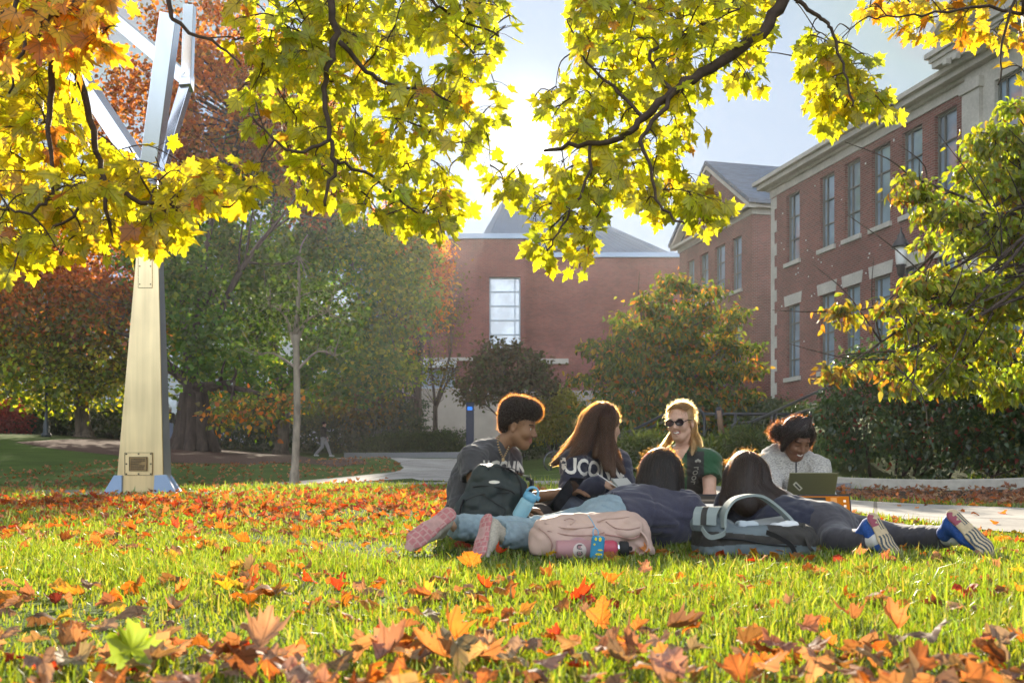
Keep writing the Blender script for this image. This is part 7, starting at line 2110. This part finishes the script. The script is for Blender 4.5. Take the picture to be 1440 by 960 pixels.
# ------------------------------------------------------------------ bags
def ribbon(mb, pts, w_, wdir, th=.004, n=6):
    """flat strap"""
    pp = smooth_path(pts, n); wd = np.asarray(wdir, float); secs = []
    for i, p in enumerate(pp):
        t = nrm(pp[min(i + 1, len(pp) - 1)] - pp[max(i - 1, 0)]); a = nrm(wd - t * (wd @ t)); b = np.cross(t, a)
        secs += [p - a * w_ / 2 - b * th / 2, p + a * w_ / 2 - b * th / 2, p + a * w_ / 2 + b * th / 2, p - a * w_ / 2 + b * th / 2]
    fs = [(3, 2, 1, 0)]
    for i in range(len(pp) - 1):
        for j in range(4): fs.append((i * 4 + j, i * 4 + (j + 1) % 4, i * 4 + 4 + (j + 1) % 4, i * 4 + 4 + j))
    k = (len(pp) - 1) * 4; fs.append((k, k + 1, k + 2, k + 3)); mb.add(secs, fs)


def surf(o, y0=2.0):
    V, Q = o_bvh[o.name]; bv = BVHTree.FromPolygons(V.tolist(), Q.tolist())
    def at(px, py, lift=.004):
        d = nrm(V3((px - CX) / F_PX, 1, (HZ - py) / F_PX)); h_ = bv.ray_cast(Vector((0, 0, CAMZ)), Vector(d))
        return (np.array(h_[0]) - d * lift) if h_[0] is not None else None
    return at


# black-green pack standing against the seated man
MAT['pack_black'] = M('dark_green_black_nylon', (.030, .042, .042), .55, noise=(14, .2), bump=(220, .3, .002), noise2=(5, .15)); MAT['strap_black'] = M('black_webbing', (.018, .018, .02), .7, bump=(300, .4, .002))
o = P(690, 765, 5.15); o[2] = 0; root = empty('backpack', tuple(o)); tag(root, 'dark green black backpack standing upright against the seated man', 'backpack')
tl = .42; Bp = np.stack([V3(math.cos(tl), 0, -math.sin(tl)) * 1.0, V3(0, 1, 0), V3(math.sin(tl), 0, math.cos(tl))], 1)
c = P(690, 713, 5.15)
s = Sdf(); s.box(c, V3(.150, .085, .195), Bp, .075, .03); s.ell(c + Bp @ V3(-.01, -.055, -.07), V3(.135, .075, .125), Bp, .05); s.ell(c + Bp @ V3(.0, -.01, .10), V3(.13, .085, .10), Bp, .05); s.ell(P(668, 738, 5.15), V3(.12, .09, .09), None, .05)
s.ell(P(727, 738, 5.06), V3(.075, .075, .07), None, .03); s.noise(folds(.010, 30, 61)); s.noise(folds(.003, 80, 62)); s.clip(V3(0, 0, .012), V3(0, 0, -1))
body = sdf_obj('pack_body', s, MAT['pack_black'], root, o, .006); at = surf(body)
def seam(points, w_, mat, name, par, org, at_, r=.004):
    q = [at_(*p) for p in points]; q = [p - org for p in q if p is not None]
    if len(q) < 2: return None
    m = MB(); m.tube(smooth_path(q, 4), r, 6, flat=None); return m.build(name, mat, par)
seam([(665, 684), (680, 683), (700, 685), (718, 690), (724, 694)], .01, MAT['strap_black'], 'zip', root, o, at, .004)
seam([(686, 660), (706, 657), (722, 664), (732, 680), (733, 700)], .01, MAT['strap_black'], 'zip', root, o, at, .005)
seam([(655, 703), (676, 695), (700, 693), (716, 693)], .01, MAT['strap_black'], 'bungee_cord', root, o, at, .0025)
seam([(680, 696), (695, 706), (710, 716), (706, 726)], .01, MAT['strap_black'], 'bungee_cord', root, o, at, .0025)
m = MB(); q = [at(686 + 7.8 * math.cos(a) + 9, 677.5 + 2.4 * math.sin(a) - 0, .006) for a in np.linspace(0, 2 * np.pi, 16, endpoint=False)]
q = [p - o for p in q if p is not None]
if len(q) > 4: m.add([np.mean(q, 0) - V3(0, .003, 0)] + q, [(0, 1 + (i + 1) % len(q), 1 + i) for i in range(len(q))]); m.build('oval_emblem', MAT['print'], root)
m = MB(); ribbon(m, [P(703, 664, 5.1) - o, P(711, 658, 5.1) - o, P(722, 659, 5.12) - o, P(729, 666, 5.15) - o], .022, V3(0, 1, 0)); m.build('grab_handle', MAT['strap_black'], root)
m = MB(); ribbon(m, [P(740, 672, 5.2) - o, P(747, 676, 5.2) - o, P(746, 690, 5.22) - o, P(738, 706, 5.22) - o], .05, V3(.2, 1, 0), .015); m.build('shoulder_strap', MAT['strap_black'], root)
m = MB(); ribbon(m, [P(652, 702, 5.05) - o, P(647, 718, 5.03) - o, P(650, 730, 5.03) - o, P(662, 726, 5.02) - o], .02, V3(.3, 1, 0)); ribbon(m, [P(646, 722, 5.02) - o, P(640, 735, 5.02) - o, P(655, 741, 5.0) - o, P(672, 736, 5.0) - o], .03, V3(.3, 1, .3)); m.build('webbing_strap', MAT['strap_black'], root)

# pale blue bottle in its side pocket
o = P(732, 722, 5.02); root = empty('water_bottle', tuple(o)); tag(root, 'pale blue water bottle with a loop lid, tucked into the dark backpack', 'bottle')
ax = nrm(P(748, 694, 5.0) - P(732, 722, 5.02)); Rb = basis(V3(ax[2], 0, -ax[0]) if abs(ax[1]) < .9 else V3(1, 0, 0), ax)
m = MB(); m.lathe([(.005, -.09), (.036, -.088), (.038, -.08), (.038, .065), (.036, .078), (.03, .084)], (0, 0, 0), 24, Rb); m.build('flask', M('pale_blue_powder_coat', (.28, .50, .58), .45, noise=(200, .1)), root)
m = MB(); lidm = M('sky_blue_plastic', (.16, .42, .60), .4); m.lathe([(.032, .0845), (.036, .087), (.036, .112), (.03, .118)], (0, 0, 0), 24, Rb); m.lathe([(.012, .0), (.013, .02), (.009, .024)], Rb @ V3(.035, 0, .10), 10, Rb @ basis(V3(0, 1, 0), V3(1, 0, 0)).T if False else Rb); m.build('lid', lidm, root)
m = MB(); m.tube([Rb @ V3(.03 * math.cos(a), 0, .118 + .034 * math.sin(a)) for a in np.linspace(0, math.pi, 12)], .007, 8); m.build('loop_handle', lidm, root)

# pale pink pack lying on its back
MAT['pack_pink'] = M('pale_pink_nylon', (.60, .42, .35), .75, noise=(9, .14), bump=(180, .3, .002)); MAT['pink_mauve'] = M('mauve_pink_mesh_pocket', (.47, .29, .29), .8, noise=(12, .15), bump=(260, .5, .002))
o = P(828, 785, 4.5); o[2] = 0; root = empty('backpack', tuple(o)); tag(root, 'pale pink backpack lying flat in the grass in front of the jeans', 'backpack')
s = Sdf(); s.box(P(826, 757, 4.55), V3(.235, .13, .085), np.eye(3), .06, .02); s.ell(P(880, 750, 4.52), V3(.10, .12, .085), None, .05); s.ell(P(772, 760, 4.5), V3(.085, .12, .085), None, .04); s.ell(P(903, 772, 4.5), V3(.045, .09, .045), None, .03); s.box(P(838, 740, 4.56), V3(.19, .09, .055), np.eye(3), .04, .03)
s.noise(folds(.013, 24, 71)); s.noise(folds(.006, 60, 72)); s.clip(V3(0, 0, .01), V3(0, 0, -1))
body = sdf_obj('pack_body', s, MAT['pack_pink'], root, o, .006); at = surf(body)
MAT['pink_seam'] = M('dusky_pink_piping', (.40, .25, .21), .7)
seam([(757, 742), (770, 752), (776, 764), (774, 776)], .01, MAT['pink_seam'], 'piping', root, o, at, .003); seam([(770, 746), (800, 752), (832, 752), (850, 748)], .01, MAT['pink_seam'], 'piping', root, o, at, .0025)
seam([(852, 733), (866, 742), (884, 744), (900, 741)], .01, MAT['pink_seam'], 'piping', root, o, at, .0025)
m = MB(); ribbon(m, [P(868, 733, 4.46) - o, P(878, 728, 4.47) - o, P(892, 729, 4.48) - o, P(900, 737, 4.46) - o], .024, V3(.2, -1, 0), .006); m.build('grab_handle', MAT['pack_pink'], root)
s = Sdf(); s.box(P(798, 770, 4.46), V3(.105, .075, .055), np.eye(3), .045, .02); s.noise(folds(.006, 40, 73)); s.clip(V3(0, 0, .008), V3(0, 0, -1)); sdf_obj('mesh_pocket', s, MAT['pink_mauve'], root, o, .006)
seam([(766, 735), (790, 741), (812, 742), (836, 739)], .01, MAT['pack_pink'], 'zip', root, o, at, .004); seam([(851, 751), (870, 754), (890, 757), (904, 750)], .01, M('rose_zip', (.42, .24, .21), .7), 'zip', root, o, at, .0035)
seam([(840, 733), (852, 729), (868, 728), (886, 726)], .01, MAT['pack_pink'], 'drawcord', root, o, at, .003); seam([(802, 737), (808, 731), (800, 728), (794, 731)], .01, MAT['pack_pink'], 'drawcord', root, o, at, .003)
m = MB(); ribbon(m, [P(897, 744, 4.42) - o, P(908, 758, 4.4) - o, P(908, 772, 4.4) - o, P(896, 780, 4.4) - o], .03, V3(.3, -1, 0), .006); m.build('side_strap', MAT['pack_pink'], root)

o = P(858, 771, 4.36); root = empty('water_bottle', tuple(o)); tag(root, 'red pink water bottle with a dark cap lying beside the pale pink backpack', 'bottle')
Rb = basis(V3(0, 0, 1), V3(1, .05, -.02))
m = MB(); m.lathe([(.004, -.09), (.034, -.088), (.037, -.08), (.037, .012), (.030, .028)], (0, 0, 0), 24, Rb); m.build('flask', M('raspberry_powder_coat', (.50, .075, .12), .45), root)
m = MB(); m.lathe([(.029, .0283), (.0295, .040)], (0, 0, 0), 24, Rb); m.build('neck_ring', MAT['steel_polished'], root)
m = MB(); m.lathe([(.030, .0403), (.033, .043), (.033, .075), (.029, .08)], (0, 0, 0), 24, Rb); m.lathe([(.009, .08), (.011, .092), (.006, .098)], (0, 0, 0), 12, Rb); m.build('cap', MAT['strap_black'], root)

# pink oval sticker bottle in the mesh pocket
o = P(806, 772, 4.33); root = empty('tumbler', tuple(o)); tag(root, 'dusty pink bottle with a pale oval sticker in the mesh pocket of the pink backpack', 'bottle')
m = MB(); m.lathe([(.004, -.075), (.038, -.073), (.040, -.065), (.040, .068), (.036, .08), (.005, .082)], (0, 0, 0), 24, Rb); tb_ = m.build('flask', M('dusty_pink_coat', (.44, .23, .24), .6), root)
m = MB(); q = []
for a in np.linspace(0, 2 * np.pi, 20, endpoint=False):
    x, z = .026 + .029 * math.cos(a), .032 * math.sin(a) - .002; q.append((x, -math.sqrt(max(.0407 ** 2 - z * z, 0)) - .0006, z))
m.add([(.026, -.0416, -.002)] + q, [(0, 1 + i, 1 + (i + 1) % 20) for i in range(20)]); st_ = m.build('oval_sticker', M('cream_oval_sticker', (.62, .52, .48), .6), tb_)
m = MB()
def cyl(x, z): return V3(x, -math.sqrt(max(.0425 ** 2 - z * z, 0)), z)
for pl in ([(.036, .022), (.020, .022), (.015, .014), (.020, .006), (.036, .006)], [(.033, -.006), (.036, -.014), (.033, -.022), (.018, -.022), (.015, -.014), (.018, -.006)]): m.tube([cyl(*p) for p in smooth_path([(a, b, 0) for a, b in pl], 3) for p in [(p[0], p[1])]], .0022, 5)
m.build('sticker_lettering', M('grey_ink', (.12, .11, .12), .8), st_)

# blue bottle tag on a cord
o = P(840, 771, 4.25); root = empty('hand_sanitiser', tuple(o)); tag(root, 'small blue bottle holder with yellow marks hanging on the pink backpack', 'bag charm')
s = Sdf(); s.box(P(840, 770, 4.25), V3(.029, .014, .052), basis(V3(1, 0, -.10), V3(.10, 0, 1)), .013, .01); hb = sdf_obj('holder', s, M('blue_silicone', (.03, .24, .42), .45), root, o, .003); at = surf(hb)
m = MB()
for (px, py, rx, ry) in ((838, 757.5, 1.6, 2.6), (844, 758, 2.0, 3.2), (836, 765, 1.5, 1.5), (842, 779, 5.0, 1.7), (844, 773, 3.6, 1.2)):
    q = [at(px + rx * math.cos(a), py + ry * math.sin(a), .0025) for a in np.linspace(0, 2 * np.pi, 12, endpoint=False)]
    if any(p is None for p in q): continue
    q = [p - o for p in q]; m.add([np.mean(q, 0)] + q, [(0, 1 + (i + 1) % 12, 1 + i) for i in range(12)])
m.build('yellow_mark', M('yellow_paint', (.75, .62, .04), .5), root)
m = MB(); m.tube(smooth_path([P(834.5, 755, 4.25) - o, P(834, 746, 4.25) - o, P(837, 742, 4.26) - o, P(841, 746, 4.25) - o, P(841, 755, 4.25) - o], 4), .0025, 6); m.tube(smooth_path([P(838, 743, 4.27) - o, P(833, 733, 4.34) - o, P(827, 724, 4.40) - o], 4), .0022, 6); m.build('cord', M('blue_cord', (.2, .42, .6), .6), root)

# grey pack with the big loop strap, open
MAT['pack_grey'] = M('slate_blue_grey_nylon', (.145, .18, .195), .75, noise=(10, .15), bump=(220, .3, .002)); MAT['pack_dark'] = M('dark_brown_grey_nylon', (.05, .046, .042), .8, noise=(12, .2), bump=(220, .3, .002)); MAT['strap_grey'] = M('grey_green_webbing', (.27, .31, .30), .8, bump=(260, .4, .002))
o = P(1057, 785, 4.5); o[2] = 0; root = empty('backpack', tuple(o)); tag(root, 'grey and dark backpack with a big loop strap, lying open in the grass', 'backpack')
s = Sdf(); s.box(P(1057, 762, 4.6), V3(.255, .15, .075), np.eye(3), .05, .02); s.ell(P(1000, 738, 4.58), V3(.085, .12, .055), None, .05); s.ell(P(1120, 757, 4.6), V3(.06, .12, .07), None, .05)
s.ell(P(1085, 730, 4.62), V3(.13, .085, .055), None, .03, op='s'); s.noise(folds(.008, 26, 81)); s.noise(folds(.004, 66, 82)); s.clip(V3(0, 0, .01), V3(0, 0, -1))
zsplit = P(1057, 768, 4.45)[2]
zs = [(lambda C: (C[:, 2] > zsplit + .012 * np.sin(C[:, 0] * 7)) & (C[:, 2] < zsplit + .055 + .01 * np.sin(C[:, 0] * 9)), 1), (lambda C: (C[:, 2] >= zsplit + .055 + .01 * np.sin(C[:, 0] * 9)) & (C[:, 0] > P(1070, 700, 4.6)[0]), 1)]
body = sdf_obj('pack_body', s, [MAT['pack_grey'], MAT['pack_dark']], root, o, .004, zs); at = surf(body)
m = MB(); lp = [P(1016, 742, 4.45) - o, P(1018, 720, 4.46) - o, P(1030, 703, 4.5) - o, P(1050, 696.5, 4.55) - o, P(1070, 698, 4.58) - o, P(1092, 713, 4.6) - o, P(1112, 733, 4.6) - o, P(1124, 755, 4.58) - o]
ribbon(m, lp, .055, V3(.25, -1, .0), .012, 8); m.build('loop_strap', MAT['strap_grey'], root)
m = MB(); ribbon(m, [p + V3(.006, -.012, -.004) for p in lp[:4]], .018, V3(.25, -1, 0), .006, 8); m.build('dark_strap_edge', MAT['pack_dark'], root)
for (px, mt) in ((986, 'strap_grey'), (997, 'pack_dark'), (1005, 'strap_grey')):
    m = MB(); ribbon(m, [P(px - 5, 738, 4.44) - o, P(px - 4, 722, 4.45) - o, P(px + 1, 713, 4.5) - o, P(px + 8, 716, 4.58) - o, P(px + 10, 730, 4.6) - o], .045, V3(1, .12, 0), .006); m.build('rolled_strap', MAT[mt], root)
m = MB(); ribbon(m, [P(987, 742, 4.42) - o, P(993, 751, 4.38) - o, P(1002, 755, 4.37) - o, P(1018, 750, 4.38) - o, P(1020, 740, 4.4) - o], .022, V3(.1, -.2, 1), .004); m.build('side_loop', MAT['strap_grey'], root)
seam([(985, 758), (1010, 757), (1040, 758), (1080, 765), (1120, 768)], .01, MAT['strap_black'], 'zip', root, o, at, .004)
m = MB(); ribbon(m, [P(1078, 748, 4.42) - o, P(1095, 755, 4.36) - o, P(1112, 766, 4.33) - o, P(1118, 778, 4.32) - o], .022, V3(.2, -.4, 1), .004); m.build('dark_strap', MAT['strap_black'], root)
m = MB(); ribbon(m, [P(1130, 738, 4.5) - o, P(1132, 752, 4.46) - o, P(1138, 768, 4.42) - o, P(1143, 774, 4.4) - o], .03, V3(.2, 1, 0), .012); m.build('end_strap', MAT['pack_dark'], root)
# what sticks out of it
o2 = P(1086, 738, 4.6); bk = empty('folder', tuple(o2)); m = MB(); Rf = basis(V3(.95, .25, .12), V3(-.1, -.5, .85)); m.box((0, 0, 0), (.17, .12, .008), Rf); m.build('cover', M('grey_card', (.3, .31, .3), .7), bk, bevel=.002); m = MB(); m.box(Rf[:, 2] * -.007, (.165, .115, .005), Rf); m.build('page', M('folder_paper', (.7, .7, .68), .9), bk); tag(bk, 'grey folder sticking out of the open grey backpack', 'folder')
s = Sdf(); s.box(P(1102, 741, 4.55), V3(.06, .04, .022), basis(V3(.95, .1, .1), V3(0, 0, 1)), .018, .01); s.noise(folds(.006, 60, 91)); ob = sdf_obj('crumpled_paper', s, M('white_paper', (.72, .74, .76), .8), None, np.zeros(3), .004); tag(ob, 'crumpled white paper in the open grey backpack', 'paper')
s = Sdf(); s.box(P(1050, 737, 4.55), V3(.045, .03, .014), np.eye(3), .012, .01); s.noise(folds(.005, 70, 92)); ob = sdf_obj('folded_cloth', s, M('pale_blue_cloth', (.5, .56, .6), .9), None, np.zeros(3), .004); tag(ob, 'pale folded cloth at the left of the open grey backpack', 'cloth')

# ------------------------------------------------------------------ added haze volume standing in for lens glare
def haze(dens, aniso):
    m, nt, N, L = _nt('glare_haze'); out = N.new('ShaderNodeOutputMaterial'); v = N.new('ShaderNodeVolumePrincipled')
    v.inputs['Color'].default_value = (.95, .95, .97, 1); v.inputs['Density'].default_value = dens; v.inputs['Anisotropy'].default_value = aniso
    L.new(v.outputs[0], out.inputs['Volume'])
    b = MB(); b.bbox((-1000, -140, -3), (1000, 1600, 24)); o = b.build('haze', m); tag(o, 'pale haze added in place of lens glare', 'haze', kind='stuff')
haze(.00036, .6)
